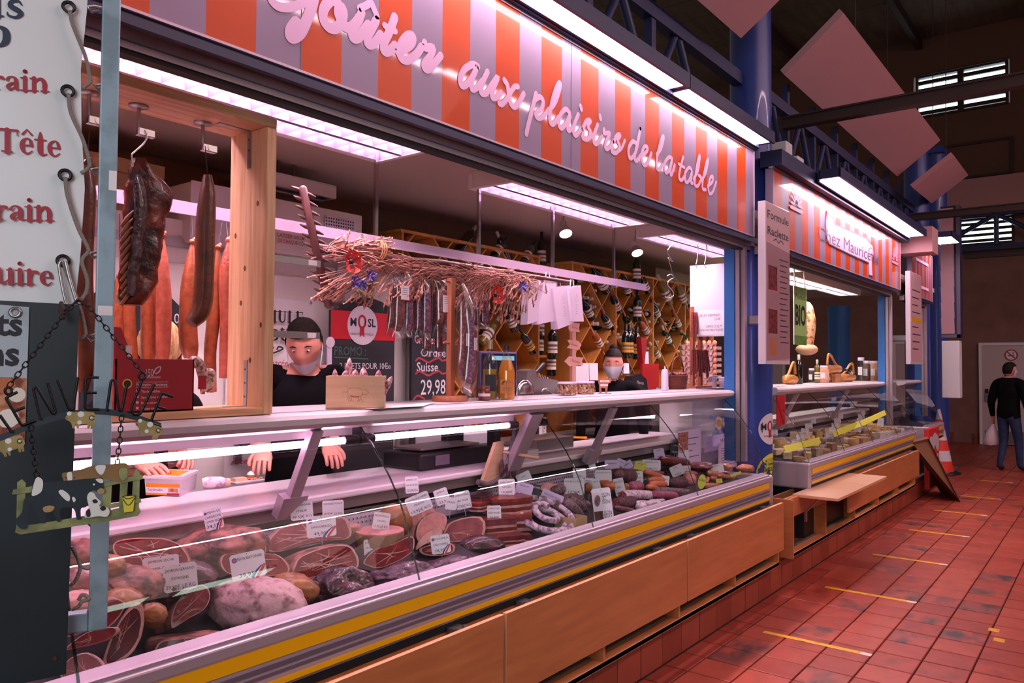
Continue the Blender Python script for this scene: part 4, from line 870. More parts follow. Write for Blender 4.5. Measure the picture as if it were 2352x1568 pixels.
sausage('smoked_sausage', [(300, 640), (296, 720), (300, 790), (306, 850)], [20, 26, 28, 28, 18], 2.72, m_saus, 'thin brown sausage low behind the ribs above the red box', g_, True, (300, 500))
sausage('smoked_sausage', [(275, 640), (272, 720), (274, 800), (276, 850)], [16, 24, 26, 26, 16], 2.74, m_saus, 'sausage beside the metal banner post above the red box', g_, True, (275, 490))
sausage('smoked_sausage', [(441, 560), (436, 620), (432, 700), (434, 780), (440, 830)], [8, 24, 34, 38, 42, 42, 24], 2.66, m_saus, 'thick sausage left behind the curved dark sausage', g_, True, (443, 505))
sausage('smoked_sausage', [(501, 572), (495, 650), (488, 740), (482, 830), (490, 900)], [8, 20, 30, 30, 28, 26, 16], 2.66, m_saus, 'longest thin sausage reaching down behind the net sausages', g_, True, (510, 512))
sausage('smoked_sausage', [(524, 556), (520, 620), (520, 700), (518, 790), (512, 868)], [8, 26, 34, 32, 28, 26, 18], 2.62, m_sausp, 'bumpy pink sausage hanging nearest the pine side board', g_, True, (520, 512))
sausage('dark_sausage', [(476, 402), (476, 450), (472, 520), (470, 600), (468, 670), (460, 715), (440, 742)], [18, 36, 44, 44, 44, 46, 44, 30], YR, m_sausd, 'single thick dark sausage hanging with a hooked lower end', None, False, (471, 335))
sausage('dark_ham', [(200, 380), (200, 470), (196, 580), (196, 690), (200, 800), (190, 900)], [20, 40, 36, 34, 38, 44, 40, 20], YR, m_sausd, 'dark dried ham hanging between the banner and the metal post', None, True, (205, 300), 'meat')
# red cardboard boxes with net sausages
m_redbox = mat('red_cardboard', '9c1420', .5); m_net = mat('white_net', 'd8c4bc', .6, noise=(60, '8c5a4c', .45, .58), bump=.6, bscale=140)
rb_ = thing('sausage_box', (1.18, 2.4, 1.501), 'open red cardboard box printed in white inside the wooden frame', 'box')
b = MB(); X0, X1, Y0, Y1, Z0, Z1 = 1.078, 1.322, 2.3, 2.42, 1.501, 1.66; th = .004
b.box(X0, X1, Y0, Y0+th, Z0, Z1).box(X0, X1, Y1-th, Y1, Z0, Z1).box(X0, X0+th, Y0, Y1, Z0, Z1).box(X0, X1, Y0, Y1, Z0, Z0+th)
b.add([(X1-th, Y0, Z0), (X1-th, Y1, Z0), (X1-th, Y1, Z0+.06), (X1-th, Y0+.02, Z1), (X1-th, Y0, Z1), (X1, Y0, Z0), (X1, Y1, Z0), (X1, Y1, Z0+.06), (X1, Y0+.02, Z1), (X1, Y0, Z1)], [(0, 1, 2, 3, 4), (9, 8, 7, 6, 5), (0, 5, 6, 1), (1, 6, 7, 2), (2, 7, 8, 3), (3, 8, 9, 4), (4, 9, 5, 0)])
b.build('carton', m_redbox, rb_)
TX = frame((0, Y0-.0004, 0), (1, 0, 0), (0, 0, 1)); g = MB()
def bx(px, py): q = atY(px, py, Y0); return (q.x, q.z)
def btxt(mb, s_, px0, px1, py, h, m=0, bold=.0):
 a = bx(px0, py); c = bx(px1, py); put_text(mb, s_, (bx(px0, py-h)[1]-a[1]), TX @ M3.Translation(((a[0]+c[0])/2, (a[1]+c[1])/2, 0)), m, width=c[0]-a[0], bold=bold)
btxt(g, '150', 335, 352, 864, 18); btxt(g, 'BONTE & EXCELLENCE', 336, 368, 868, 4, bold=.02); btxt(g, "Fabrication à l'ancienne", 313, 384, 886, 7, bold=.015)
for i, (s_, x1) in enumerate((('Viandes fraîches', 367), ('Sans arômes ni additifs', 385), ('Boyau naturel', 362), ('Fumage maison', 365))): btxt(g, s_, 324, x1, 901+i*13, 6, bold=.01)
for i in range(4): a = bx(315, 899+i*13); g.box(a[0]-.004, a[0]+.004, a[1]-.002, a[1]+.005, 0, .0006, T=TX)
for py in (877, 889): a = bx(312, py); c = bx(386, py); g.box(a[0], c[0], (a[1]+c[1])/2-.0006, (a[1]+c[1])/2+.0006, 0, .0006, T=TX)
stroke(g, [bx(*p) for p in ((352, 858), (358, 846), (368, 842), (366, 852), (358, 858))], TX, 0, .003); g.build('white_print', m_white, rb_, kind='stuff')
a = bx(292, 881); MB().lathe([(.0145, 0), (.0145, .0006)], 18, T=TX @ M3.Translation((a[0], a[1], 0))).build('yellow_seal', m_yellow, rb_); MB().lathe([(.0105, .0007), (.0105, .001)], 18, T=TX @ M3.Translation((a[0], a[1], 0))).build('seal_centre', m_ink, rb_)
def netsaus(pts, w, y, lab):
 t = sausage('net_sausage', pts, [w*.4, w*.9, w, w, w*.85, w*.4], y, m_net, lab, 'small net sausages in the red box', False); return t
t = netsaus([(432, 832), (448, 828), (460, 840), (466, 870), (464, 905)], 24, 2.40, 'white netted sausage with a red label hanging over the red box'); q = atY(464, 878, 2.37)
MB().box(q.x-.014, q.x+.014, q.y-.002, q.y, q.z-.022, q.z+.022).build('paper_label', m_redink, t)
netsaus([(476, 848), (486, 858), (484, 880), (474, 900)], 20, 2.41, 'white netted sausage leaning out furthest from the red box')
netsaus([(415, 838), (425, 832), (438, 834), (450, 842)], 18, 2.36, 'white netted sausage lying across the top of the red box')
b = MB(); q = [atY(*p, 2.422) for p in ((262, 750), (278, 752), (306, 826), (262, 830))]; b.add([tuple(p) for p in q]+[(p.x, p.y+.01, p.z) for p in q], [(0, 3, 2, 1), (4, 5, 6, 7), (0, 1, 5, 4), (1, 2, 6, 5), (2, 3, 7, 6), (3, 0, 4, 7)])
t = b.build('lid_flap', m_redbox, rb_)
# trailing printed white mark on the lid
q = atY(296, 808, 2.421); MB().box(q.x-.01, q.x+.008, 2.42, 2.4218, q.z-.014, q.z+.02).build('white_print', m_white, t)
# ---------------------------------------------------------------- hanging rail above the staff side, tools and garland
m_railp = mat('rail_metal', 'd0b0cc', .4, metal=.4)
hr = thing('hanging_rail', (3.0, 2.7, 2.2), 'long flat metal hanging rail carried by four ceiling rods', 'rail')
MB().box(.2, 5.05, 2.694, 2.706, 2.195, 2.242).build('flat_bar', m_railp, hr)
for x in (1.0, 2.45, 3.19, 3.89, 4.62):
 MB().box(x-.009, x+.009, 2.708, 2.724, 2.19, 2.76).build('rod', m_chrome, hr); MB().box(x-.012, x+.012, 2.69, 2.73, 2.185, 2.195).build('rod_clip', m_steel, hr)
for i, (pxa, pxb, py, pyb) in enumerate(((618, 735, 592, 622), (618, 733, 763, 780))):
 a = atY(pxa, py, 2.52); b = atY(pxb, (py+pyb)/2, 2.52)
 t = MB().box(1.602, b.x, 2.515, 2.525, b.z-.012, b.z+.014).build('price_bar', m_steel, None, ('upper', 'lower')[i]+' flat metal bar with a price label fixed to the pine post', 'bar')
 MB().box(b.x-.06, b.x-.02, 2.513, 2.5149, b.z-.009, b.z+.011).build('price_label', m_tag, t)
m_rake = mat('rake_wood', '5a2a2a', .5, noise=((30, 30, 8), '42201f', .35, .7))
rk = thing('wooden_rake', tuple(atY(755, 710, 2.62)), 'old dark wooden hay rake tied along the hanging rail', 'rake')
YK = 2.62; a, b = atY(694, 426, YK), atY(756, 708, YK)
MB().tube([a, a+(b-a)*.02, a+(b-a)*.98, b], [.008, .017, .017, .008], 8).build('rake_head', m_rake, rk)
for k in range(13):
 c = a+(b-a)*(.05+.9*k/12); s_ = (c-CAMP).dot(_f)/FPX
 d = V((.8, -.45, -.34)).normalized(); L1 = .052
 MB().tube([c-d*L1, c-d*.03, c+d*.03, c+d*L1], [.003, .0078, .0078, .003], 7).build('tooth', m_rake, rk)
MB().tube([atY(726, 568, YK+.02), atY(850, 590, YK+.03), atY(1010, 602, YK+.04), V((4.0, 2.66, 2.16))], [.02, .016, .015, .014], 10).build('handle', m_rake, rk)
c = atY(868, 585, YK)
for k in range(3): MB().tube([c+V((.012*k-.01, .045*math.cos(q), .045*math.sin(q)+.02)) for q in [j*math.pi/6 for j in range(12)]], .003, 5, closed=True).build('raffia_tie', mat('raffia', 'c08a58', .7), rk)
m_wheat = mat('dried_wheat', 'c08478', .8, noise=(30, '9a6054', .35, .7)); m_wheatl = mat('wheat_ear', 'b47868', .8, noise=(60, '8a5248', .35, .7))
wg = thing('wheat_garland', (3.0, 2.63, 2.0), 'garland of dried wheat sheaves with poppies and cornflowers', 'garland')
R_ = random.Random(3); gs = MB(); ge = MB()
def garl(px): return np.interp(px, [740, 800, 880, 960, 1040, 1120, 1200, 1270], [572, 585, 606, 622, 628, 634, 640, 646])
def ear(mb, p, d, L=.055):
 d = d.normalized(); o = d.orthogonal().normalized(); o2 = d.cross(o)
 mb.tube([p, p+d*L*.3, p+d*L*.8, p+d*L], [.0025, .0045, .004, .001], 5)
 for k in range(5):
  q = p+d*L*(.15+.17*k); u = (o*math.cos(k*2.4)+o2*math.sin(k*2.4)); mb.add([q, q+u*.009+d*.012, q+d*.02], [(0, 1, 2)]); mb.add([q+u*.004, q+u*.011+d*.04, q+u*.005+d*.006], [(0, 1, 2)])
for k in range(460):
 px = R_.uniform(800, 1200); py = garl(px)+R_.gauss(0, 7); y = 2.63+R_.gauss(0, .02); p = atY(px, py, y)
 d = V((R_.choice((-1, 1))*R_.uniform(.1, .22), R_.gauss(0, .025), R_.gauss(-.01, .03))); gs.tube([p, p+d*.5+V((0, 0, .008)), p+d], .0018, 3, caps=False)
for cx, n, dxr, dyr in ((770, 60, (-40, 70), (-30, 20)), (880, 80, (-10, 130), (25, 75)), (985, 60, (-60, 60), (20, 50)), (1120, 60, (-30, 60), (30, 70)), (1190, 44, (-30, 30), (20, 85)), (1235, 10, (-20, 30), (0, 30))):
 for k in range(n):
  px = cx+R_.uniform(-30, 30); p = atY(px, garl(px)+R_.gauss(0, 5), 2.62+R_.gauss(0, .02)); fx = 1 if cx in (1250,) else -1
  if cx == 770: q = atY(770+R_.uniform(-10, 115), 566+R_.gauss(0, 11), 2.62+R_.gauss(0, .02))
  else: q = atY(px+fx*R_.uniform(0, 1)*(dxr[1])+R_.uniform(-15, 15), garl(px)+R_.uniform(*dyr), 2.6+R_.gauss(0, .02))
  gs.tube([p, (p+q)/2+V((0, 0, .008)), q], .0014, 3, caps=False); ear(ge, q, q-p+V((0, 0, -.02)))
gs.build('straw', m_wheat, wg, kind='stuff'); ge.build('wheat_ears', m_wheatl, wg, kind='stuff')
m_poppy = mat('poppy_red', 'cc2424', .55); m_corn = mat('cornflower_blue', '2a2a96', .6); m_leaf = mat('leaf_dry', '6a6a2e', .7)
def flower(px, py, kind, r):
 c = atY(px, py, 2.57); n = (CAMP-c).normalized(); T = frame(c, V((1, 0, 0)), V((0, 0, 1))); g = MB()
 if kind == 'poppy':
  for k in range(6):
   a = k*math.pi/3+.2; ring = []
   for i in range(5):
    w = (-.5+i/4)*1.1; ring.append([(math.cos(a+w*u)*r*u, math.sin(a+w*u)*r*u, .012+.02*u*u+.006*math.sin(i*2+k)*u+.004*(k % 2)) for u in (.1, .5, .9, 1.05)])
   g.loft(ring, 0, True, False, False, False, T=T)
  f = g.build('poppy', m_poppy, wg); MB().ell(r*.25, r*.25, .012, T=T @ M3.Translation((0, 0, .018)), n=8, k=5).build('seed_head', m_ink, f)
 else:
  for k in range(22):
   a = k*2.4; ln = r*(.6+.4*((k*37) % 10)/10); e = .01+.02*((k*13) % 7)/7
   g.add([(0, 0, e*.3), (math.cos(a-.14)*ln, math.sin(a-.14)*ln, e), (math.cos(a)*ln*.9, math.sin(a)*ln*.9, e+.004), (math.cos(a+.14)*ln, math.sin(a+.14)*ln, e)], [(0, 1, 2), (0, 2, 3)], T=T)
  f = g.build('cornflower', m_corn, wg)
for px, py, k, r in ((800, 602, 'poppy', .046), (1132, 678, 'poppy', .046), (812, 648, 'corn', .034), (846, 634, 'corn', .032), (828, 655, 'corn', .026), (1196, 658, 'corn', .04)): flower(px, py, k, r)
g = MB()
for px, py in ((835, 668), (855, 650), (822, 665), (1212, 640), (1216, 668), (845, 676)):
 c = atY(px, py, 2.58)
 for k in range(5): d = V((R_.gauss(0, 1), R_.gauss(-.3, .3), R_.gauss(-.6, .6))).normalized()*.045; o = d.orthogonal().normalized()*.007; g.add([c, c+d*.5+o, c+d, c+d*.5-o], [(0, 1, 2, 3)])
g.build('green_leaves', m_leaf, wg, kind='stuff')
# vacuum packed dry sausages under the garland
m_film = thin_glass('plastic_film', (.96, .94, .97), 1.0, .12, .05); m_dry = mat('dry_sausage', '5a1e1e', .45, noise=(70, '8a4a44', .42, .66), bump=.5, bscale=120); m_drypur = mat('dry_sausage_purple', '6a2a4a', .4, noise=(80, 'a06a88', .45, .62), bump=.5, bscale=130)
def vac(i, x, y0, y1, w, m, lab, tilt=0, label=None, y=2.6, film=True):
 K = .2551; px = 860+x*K; a = atY(px+tilt*K, 520+y0*K, y); b = atY(px, 520+y1*K, y); s_ = (b-CAMP).dot(_f)/FPX; r = w*K*s_*.74
 t = thing('packed_sausage', tuple(b), lab, 'sausage', 'vacuum packed dry sausages hung under the garland')
 P = [a+(b-a)*u for u in (0, .06, .2, .5, .8, .94, 1)]
 MB().tube([p+V((nz(p, 8)*.006, 0, 0)) for p in P], [r*q for q in (.3, .8, 1, 1.05, 1, .8, .3)], 10).build('sausage', m, t)
 if film:
  top = a+V((0, 0, .04)); bt = b-V((0, 0, .03)); F = []
  for k in range(9):
   c = top+(bt-top)*k/8; rr = r*(1.35 if 0 < k < 8 else 1.7); F.append([c+V((math.cos(q)*rr*(1+.15*nz(c+V((q, 0, 0)), 30)), math.sin(q)*rr*(.75 if 0 < k < 8 else .12), 0)) for q in [j*math.pi/6 for j in range(12)]])
  MB().loft(F, 0, True, True, False, False).build('plastic_sleeve', m_film, t)
 if label:
  l0 = a+(b-a)*label[0]; l1 = a+(b-a)*label[1]; hw = r*1.0; yy = y-r*1.32
  lb = MB().box(l0.x-hw, l0.x+hw, yy-.001, yy, l1.z, l0.z).build('paper_label', m_tag, t); MB().box(l0.x-hw, l0.x+hw, yy-.0012, yy, l1.z, l1.z+.004).build('red_edge', m_redink, lb)
  for q in range(4): MB().box(l0.x-hw*.7, l0.x+hw*.6, yy-.0014, yy-.001, l0.z-.012-q*.009, l0.z-.010-q*.009).build('print_line', m_alud, lb)
 MB().tube([a, a+V((0, 0, .04)), atY(px+tilt*K, 520+400*K, y+.03)], .0015, 4).build('string', m_string, t)
for i, (x, y0, y1, w, m, lab, tl, lb, y) in enumerate((
 (140, 560, 920, 45, m_dry, 'leftmost packed dry sausage, slightly tilted', 35, None, 2.6), (212, 540, 945, 66, m_dry, 'packed dry sausage with pale label, second from left', 20, (.0, .32), 2.58),
 (305, 480, 940, 52, m_drypur, 'purplish packed sausage third from left', 0, None, 2.6), (398, 560, 930, 40, m_drypur, 'thin purple packed sausage in the fourth place', 10, None, 2.62),
 (468, 560, 960, 50, m_drypur, 'purple packed sausage left of the wide labelled one', 0, None, 2.59), (600, 560, 890, 84, m_dry, 'widest packed sausage with a big white label', 0, (.2, .68), 2.58),
 (682, 520, 790, 36, m_drypur, 'packed sausage hidden behind the wooden peg stand', 0, None, 2.66), (470, 860, 1120, 50, m_dry, 'lower packed sausage hanging in a crumpled bag, left one', 0, None, 2.62),
 (585, 860, 1130, 60, m_dry, 'lower packed sausage hanging in a crumpled bag, right one', 0, None, 2.62), (355, 600, 950, 40, m_dry, 'dark packed sausage behind the purple ones', 0, None, 2.65),
 (525, 560, 900, 34, m_dry, 'dark packed sausage squeezed beside the wide labelled one', 0, None, 2.65), (915, 620, 890, 44, m_dry, 'packed sausage right of the peg stand', 0, None, 2.64), (990, 660, 870, 56, m_drypur, 'rightmost packed sausage below the poppy', 0, None, 2.64))):
 vac(i, x, y0, y1, w, m, lab, tl, lb, y)
# peg stand with two bags
m_wood = mat('stand_wood', 'b06a4a', .5, noise=((40, 40, 5), '9a563a', .35, .7))
ps = thing('peg_stand', (2.77, 2.52, 1.4755), 'wooden peg stand with a square post and round base on the counter rail', 'stand')
T = M3.Translation((2.77, 2.53, 1.4755)); MB().lathe([(.085, 0), (.088, .012), (.082, .024)], 28, T=T).build('round_base', m_wood, ps)
p0 = atY(1047, 640, 2.53); MB().box(2.756, 2.786, 2.515, 2.545, 1.498, p0.z).build('post', m_wood, ps, bevel=.002)
for z, L in ((p0.z-.02, .055), (1.75, .06)): MB().cyl((2.77-L, 2.53-.01, z+.004), (2.77+L, 2.53+.01, z-.006), .0055, n=8).build('peg', m_wood, ps)
def bagged(pts, w, lab, m=m_dry, y=2.47):
 P = [atY(px, py, y) for px, py in pts]; s_ = (P[0]-CAMP).dot(_f)/FPX
 t = thing('bagged_sausage', tuple(P[-1]), lab, 'sausage', 'sausages in clear bags on the peg stand')
 Q = cat_rom(P, 5); n = len(Q)
 MB().tube(Q, [w/2*s_*(.35+.65*math.sin(math.pi*min(1, max(0, (i+.6)/n)))**.5) for i in range(n)], 10).build('sausage', m, t)
 F = []; E = [P[0]+V((0, 0, .08))]+Q[::3]+[P[-1]-V((0, 0, .05))]; w *= 1.25
 for k, c in enumerate(E):
  rr = w*.72*s_*(1.1 if 0 < k < len(E)-1 else .9); fl = .7 if 0 < k < len(E)-1 else .15
  F.append([c+V((math.cos(q)*rr*(1+.25*nz(c+V((q, 0, 0)), 40)), math.sin(q)*rr*fl, .008*nz(c+V((q, 1, 0)), 25))) for q in [j*math.pi/7 for j in range(14)]])
 MB().loft(F, 0, True, True, False, False).build('clear_bag', m_film, t)
 c = P[1]; MB().box(c.x-.012, c.x+.01, y-w*.5*s_-.002, y-w*.5*s_, c.z-.03, c.z+.03).build('paper_label', m_tag, t)
bagged([(1068, 690), (1064, 780), (1062, 850), (1070, 872)], 22, 'bagged sausage on the left of the peg stand bags'); bagged([(1080, 720), (1082, 790), (1080, 850), (1076, 880)], 22, 'bagged sausage hanging lowest from the peg stand', m_drypur, 2.45)
# white paper bags on the rail
m_bag = mat('paper_bag', 'e6d0e6', .75)
for i, (c0, c1, c2, c3) in enumerate((((1238, 645), (1216, 650), (1211, 745), (1244, 735)), ((1278, 645), (1250, 640), (1237, 745), (1276, 736)), ((1308, 655), (1270, 662), (1282, 756), (1318, 742)), ((1334, 655), (1306, 664), (1314, 738), (1341, 738)))):
 y = 2.665-.015*i; q = [atY(*p, y) for p in (c3, c2, c1, c0)]; t = thing('paper_bag', tuple(q[1]), ('leftmost white paper bag on the rail, thin edge showing', 'second white paper bag on the rail, creased and blank', 'third white paper bag on the rail with printed front', 'rightmost white paper bag on the rail, printed and nearest')[i], 'bag', 'white paper bags on the hanging rail')
 b = MB(); D = V((0, .05, 0)); vs = q+[p+D for p in q]; m_ = (q[0]+q[3])/2
 b.add(vs, [(0, 1, 2, 3), (7, 6, 5, 4), (0, 3, 7, 4), (1, 5, 6, 2), (0, 4, 5, 1)]); b.build('bag_body', m_bag, t)
 h = (q[2]+q[3])/2; MB().tube([h+V((-.02, .02, 0)), h+V((-.015, .02, .045)), h+V((.015, .02, .045)), h+V((.02, .02, 0))], .003, 5).build('bag_handle', m_bag, t)
 if i > 1:
  c = (q[0]+q[1]+q[2]+q[3])/4; T = frame(c+V((0, -.0015, 0)), q[0]-q[1], V((0, 0, 1))); g = MB(); stroke(g, [(-.015, .02), (.015, .02), (.015, .045), (-.015, .045), (-.015, .02)], T, 0, .0015, False)
  stroke(g, [(-.006, .045), (0, .065), (.006, .045)], T, 0, .0015)
  for k in range(5): stroke(g, [(-.012+.004*(k % 2), -.0-.014*k), (.012-.003*(k % 3), -.0-.014*k)], T, 0, .002, False)
  g.build('printed_front', mat('print_pale', 'b08aa8', .6), t, kind='stuff')
# ---------------------------------------------------------------- cold room wall with posters
m_cold = mat('cold_room_white', 'ded6cc', .45, coat=.1); m_post = mat('poster_vinyl', 'e2dcd8', .45); m_chalk = mat('chalkboard', '1c1a1c', .7, noise=(6, '26242a', .4, .7)); m_cw = mat('chalk_white', 'd8d4d4', .8); m_cr = mat('chalk_red', 'a83a40', .8); m_cg = mat('chalk_green', '4a6a5c', .8)
cr = thing('cold_room', (2.0, 3.7, .2), 'white cold room front with panel doors behind the staff', 'cold room')
MB().box(.2, 3.5, 3.52, 4.09, .2, 2.33).build('body', m_cold, cr)
for x0, x1 in ((.45, 1.35), (1.4, 2.3), (2.36, 2.86), (2.92, 3.42)):
 dd = MB().box(x0, x1, 3.49, 3.52, .3, 2.12).build('door', m_cold, cr, bevel=.012); MB().box(x1-.09, x1-.05, 3.455, 3.49, 1.15, 1.42).build('door_handle', m_steel, dd); MB().box(x1-.04, x1+.01, 3.46, 3.49, 1.9, 2.0).build('door_hinge', m_steel, dd)
for x in (1.375, 2.33, 2.89): MB().box(x-.02, x+.02, 3.495, 3.515, .3, 2.3).build('door_frame', m_alu, cr)
MB().box(.2, 3.5, 3.505, 3.52, 2.2, 2.24).build('frame_rail', m_alu, cr)
un = thing('cooling_unit', (2.6, 3.6, 2.24), 'white cooling unit with a black grille on the cold room', 'cooling unit')
x0, x1 = atY(620, 470, 3.45).x, atY(832, 520, 3.45).x; z1 = atY(832, 495, 3.45).z; z0 = atY(700, 590, 3.45).z
MB().box(1.95, x1, 3.45, 3.8, z0, z1).build('casing', m_cold, un, bevel=.006); MB().box(1.95, 2.37, 3.448, 3.45, z0, z1+.004).build('casing_joint', m_white, un)
gx0, gx1 = atY(746, 520, 3.45).x, atY(812, 530, 3.45).x; gz1 = atY(780, 502, 3.45).z; gz0 = atY(780, 545, 3.45).z
MB().box(gx0, gx1, 3.4475, 3.4485, gz0, gz1).build('grille_back', m_black, un); gr = MB()
for k in range(13): x = gx0+(gx1-gx0)*k/12; gr.box(x-.004, x+.004, 3.445, 3.4475, gz0, gz1)
for k in range(7): z = gz0+(gz1-gz0)*k/6; gr.box(gx0, gx1, 3.4448, 3.4475, z-.004, z+.004)
gr.build('grille', m_white, un, kind='stuff')
WP = lambda y: frame((0, y, 0), (1, 0, 0), (0, 0, 1))
def wtext(mb, s_, px, py, x1, py1, h, y, m=0, bold=0, shear=0, eps=.0008):
 a = atY(px, py, y); c = atY(x1, py1, y); put_text(mb, s_, atY(px, py-h, y).z-a.z, WP(y) @ M3.Translation(((a.x+c.x)/2, (a.z+c.z)/2, 0)), m, width=c.x-a.x, bold=bold, shear=shear, eps=eps)
def wstroke(mb, pts, y, w, m=0, sm=True, eps=.0008):
 stroke(mb, [(atY(*p, y).x, atY(*p, y).z) for p in pts], WP(y), m, w, sm, eps)
g = MB(); wtext(g, 'LAISSER 60CM', 637, 544, 699, 551, 9, 3.447, bold=.01); wtext(g, 'DE CHAQUE CÔTÉ', 638, 557, 706, 565, 9, 3.447, bold=.01); g.build('handwriting', mat('pen_red', 'b4564c', .7), un, kind='stuff')
# cardboard cartons piled on the cold room
m_card = mat('cardboard', 'b89a70', .8, noise=(5, 'a88a60', .4, .6)); m_cardl = mat('carton_tape', '8a6a48', .6)
for i, (x0, x1, z0, z1, y) in enumerate(((.95, 1.38, 2.335, 2.5, 3.6), (1.42, 1.9, 2.335, 2.46, 3.62), (1.45, 1.92, 2.462, 2.6, 3.64), (.95, 1.36, 2.502, 2.62, 3.66))):
 t = MB().box(x0, x1, y, y+.35, z0, z1).build('carton', m_card, None, ('flat carton low on the left of the pile over the cold room', 'flat carton at the bottom right of the pile', 'carton topmost on the right of the pile by the pine post', 'carton topmost on the left of the pile')[i], 'carton', 'cardboard cartons on the cold room'); MB().box(x0, x1, y-.001, y, (z0+z1)/2-.006, (z0+z1)/2+.006).build('tape', m_cardl, t)
# formula poster (vinyl hanging on the door)
fp = thing('formula_poster', (2.45, 3.47, .9), 'tall white vinyl poster with serif words behind the man', 'poster')
x0, x1 = atY(515, 1040, 3.47).x, 2.85; z1 = atY(690, 690, 3.47).z
xa = x0; xb = atY(722, 700, 3.47).x
rows = [[(xa+(xb-xa)*i/10, 3.47+.01*math.sin(i*.9)*(j == 6), .95+(z1-.95)*j/6) for i in range(11)] for j in range(7)]
MB().loft(rows, 0, True, False, False, False).build('vinyl_sheet', m_post, fp); MB().box(xa, xb, 3.468, 3.476, .95, .965).build('hem', m_post, fp)
for px, py in ((714, 695),): q = atY(px, py, 3.465); MB().lathe([(.008, 0), (.009, .002), (.004, .002)], 12, T=WP(q.y) @ M3.Translation((q.x, q.z, 0))).build('eyelet', m_steel, fp)
FY = 3.455
SERC = {'M': [[(.2, 0, .16), (.2, 1, .16)], [(.2, 1, .26), (.7, .1, .26)], [(.7, .1, .12), (1.2, 1, .12)], [(1.22, 1, .28), (1.22, 0, .28)], [(0, .03, .07), (.45, .03, .07)], [(.95, .03, .07), (1.5, .03, .07)], [(0, .97, .07), (.3, .97, .07)], [(1.1, .97, .07), (1.5, .97, .07)]],
 'U': [[(.25, 1, .28), (.25, .3, .28), (.5, .03, .16), (.8, .12, .14), (.9, .4, .13), (.9, 1, .13)], [(0, .97, .07), (.55, .97, .07)], [(.7, .97, .07), (1.12, .97, .07)]],
 'L': [[(.25, 0, .28), (.25, 1, .28)], [(0, .97, .07), (.55, .97, .07)], [(0, .04, .08), (.95, .04, .08)], [(.93, .04, .1), (.95, .3, .05)]],
 'E': [[(.25, 0, .28), (.25, 1, .28)], [(0, .97, .08), (.9, .97, .08)], [(0, .04, .08), (.95, .04, .08)], [(.25, .52, .07), (.7, .52, .07)], [(.9, .97, .1), (.92, .72, .04)], [(.93, .04, .1), (.96, .3, .05)]],
 'D': [[(.25, 0, .28), (.25, 1, .28)], [(0, .97, .07), (.5, .97, .08), (.9, .85, .2), (1.05, .5, .28), (.9, .15, .2), (.5, .03, .08), (0, .03, .07)]],
 'R': [[(.25, 0, .28), (.25, 1, .28)], [(0, .97, .07), (.55, .97, .08), (.85, .76, .26), (.55, .52, .08), (.3, .52, .07)], [(.55, .5, .2), (.95, .02, .2)], [(0, .03, .07), (.5, .03, .07)]],
 'F': [[(.25, 0, .28), (.25, 1, .28)], [(0, .97, .08), (.9, .97, .08)], [(0, .03, .07), (.5, .03, .07)], [(.25, .52, .07), (.65, .52, .07)]], 'O': [[(.55, .99, .1), (.2, .75, .22), (.17, .4, .28), (.55, .01, .1), (.92, .4, .28), (.9, .75, .22), (.55, .99, .1)]]}
def sercap(mb, txt, px0, py, px1, py1, h, y):
 adv = {'M': 1.6, 'U': 1.25, 'L': 1.05, 'E': 1.1, 'D': 1.25, 'R': 1.1, 'F': 1.0, 'O': 1.15}; tot = sum(adv[c] for c in txt)
 a = atY(px0, py, y); c = atY(px1, py1, y); H_ = atY(px0, py-h, y).z-a.z; u = (c-a)/tot; x = 0
 for ch in txt:
  for k, s_ in enumerate(SERC[ch]): stroke(mb, [(a.x+u.x*(x+p[0]), a.z+u.z*(x+p[0])+H_*p[1], p[2]*(u.x if abs(s_[0][0]-s_[-1][0]) < .2 or len(s_) > 3 else H_)) for p in s_], WP(y), 0, eps=.001+.0001*k, smooth=len(s_) > 3)
  x += adv[ch]
g = MB(); sercap(g, 'FORMULE', 545, 737, 698, 742, 27, FY); sercap(g, 'DU', 616, 782, 668, 782, 27, FY)
for pts in ([(622, 812), (640, 806), (650, 800), (640, 796), (636, 802)], [(618, 808), (628, 798)], [(620, 795), (626, 800)]): wstroke(g, pts, FY, .008)
g.build('black_lettering', m_ink, fp, kind='stuff')
g = MB(); wtext(g, 'Préparée', 596, 842, 660, 838, 16, FY, shear=.25); wtext(g, 'recette de porc', 531, 1066, 660, 1054, 12, FY, shear=.2, bold=.005); wtext(g, 'Sélection de', 535, 1038, 640, 1028, 11, FY, shear=.2)
g.build('red_lettering', m_inkred, fp, kind='stuff')
# quality board with promo chalk text
qb = thing('promo_board', (2.95, 3.36, .9), 'chalkboard with a red header and round white quality emblem', 'board')
YB = 3.36; xa, xb = atY(760, 780, YB).x, atY(906, 790, YB).x; zt_ = atY(830, 716, YB).z; zm = atY(833, 780, YB).z
MB().box(xa, xb, YB, YB+.02, .2, zt_).build('board_sheet', m_chalk, qb)
MB().box(xa-.002, xb+.002, YB-.003, YB, zm, zt_).build('red_header', mat('header_red', 'c41e2c', .45), qb)
MB().add([(xa+.09, YB+.01, zt_), (xb-.1, YB+.01, zt_)]+[((xa+xb)/2+.02+.2*math.cos(k*math.pi/10), YB+.01, zt_+.085*math.sin(k*math.pi/10)) for k in range(11)], [tuple([0, 1]+list(range(2, 13)))]).build('round_top', m_chalk, qb)
c = atY(833, 747, YB-.004); R0 = (atY(868, 747, YB).x-atY(799, 747, YB).x)/2
T = frame((c.x, YB-.004, c.z), (1, 0, 0), (0, 0, 1)); em = MB().lathe([(R0, 0), (R0, .001)], 32, T=T).build('emblem_disc', m_white, qb)
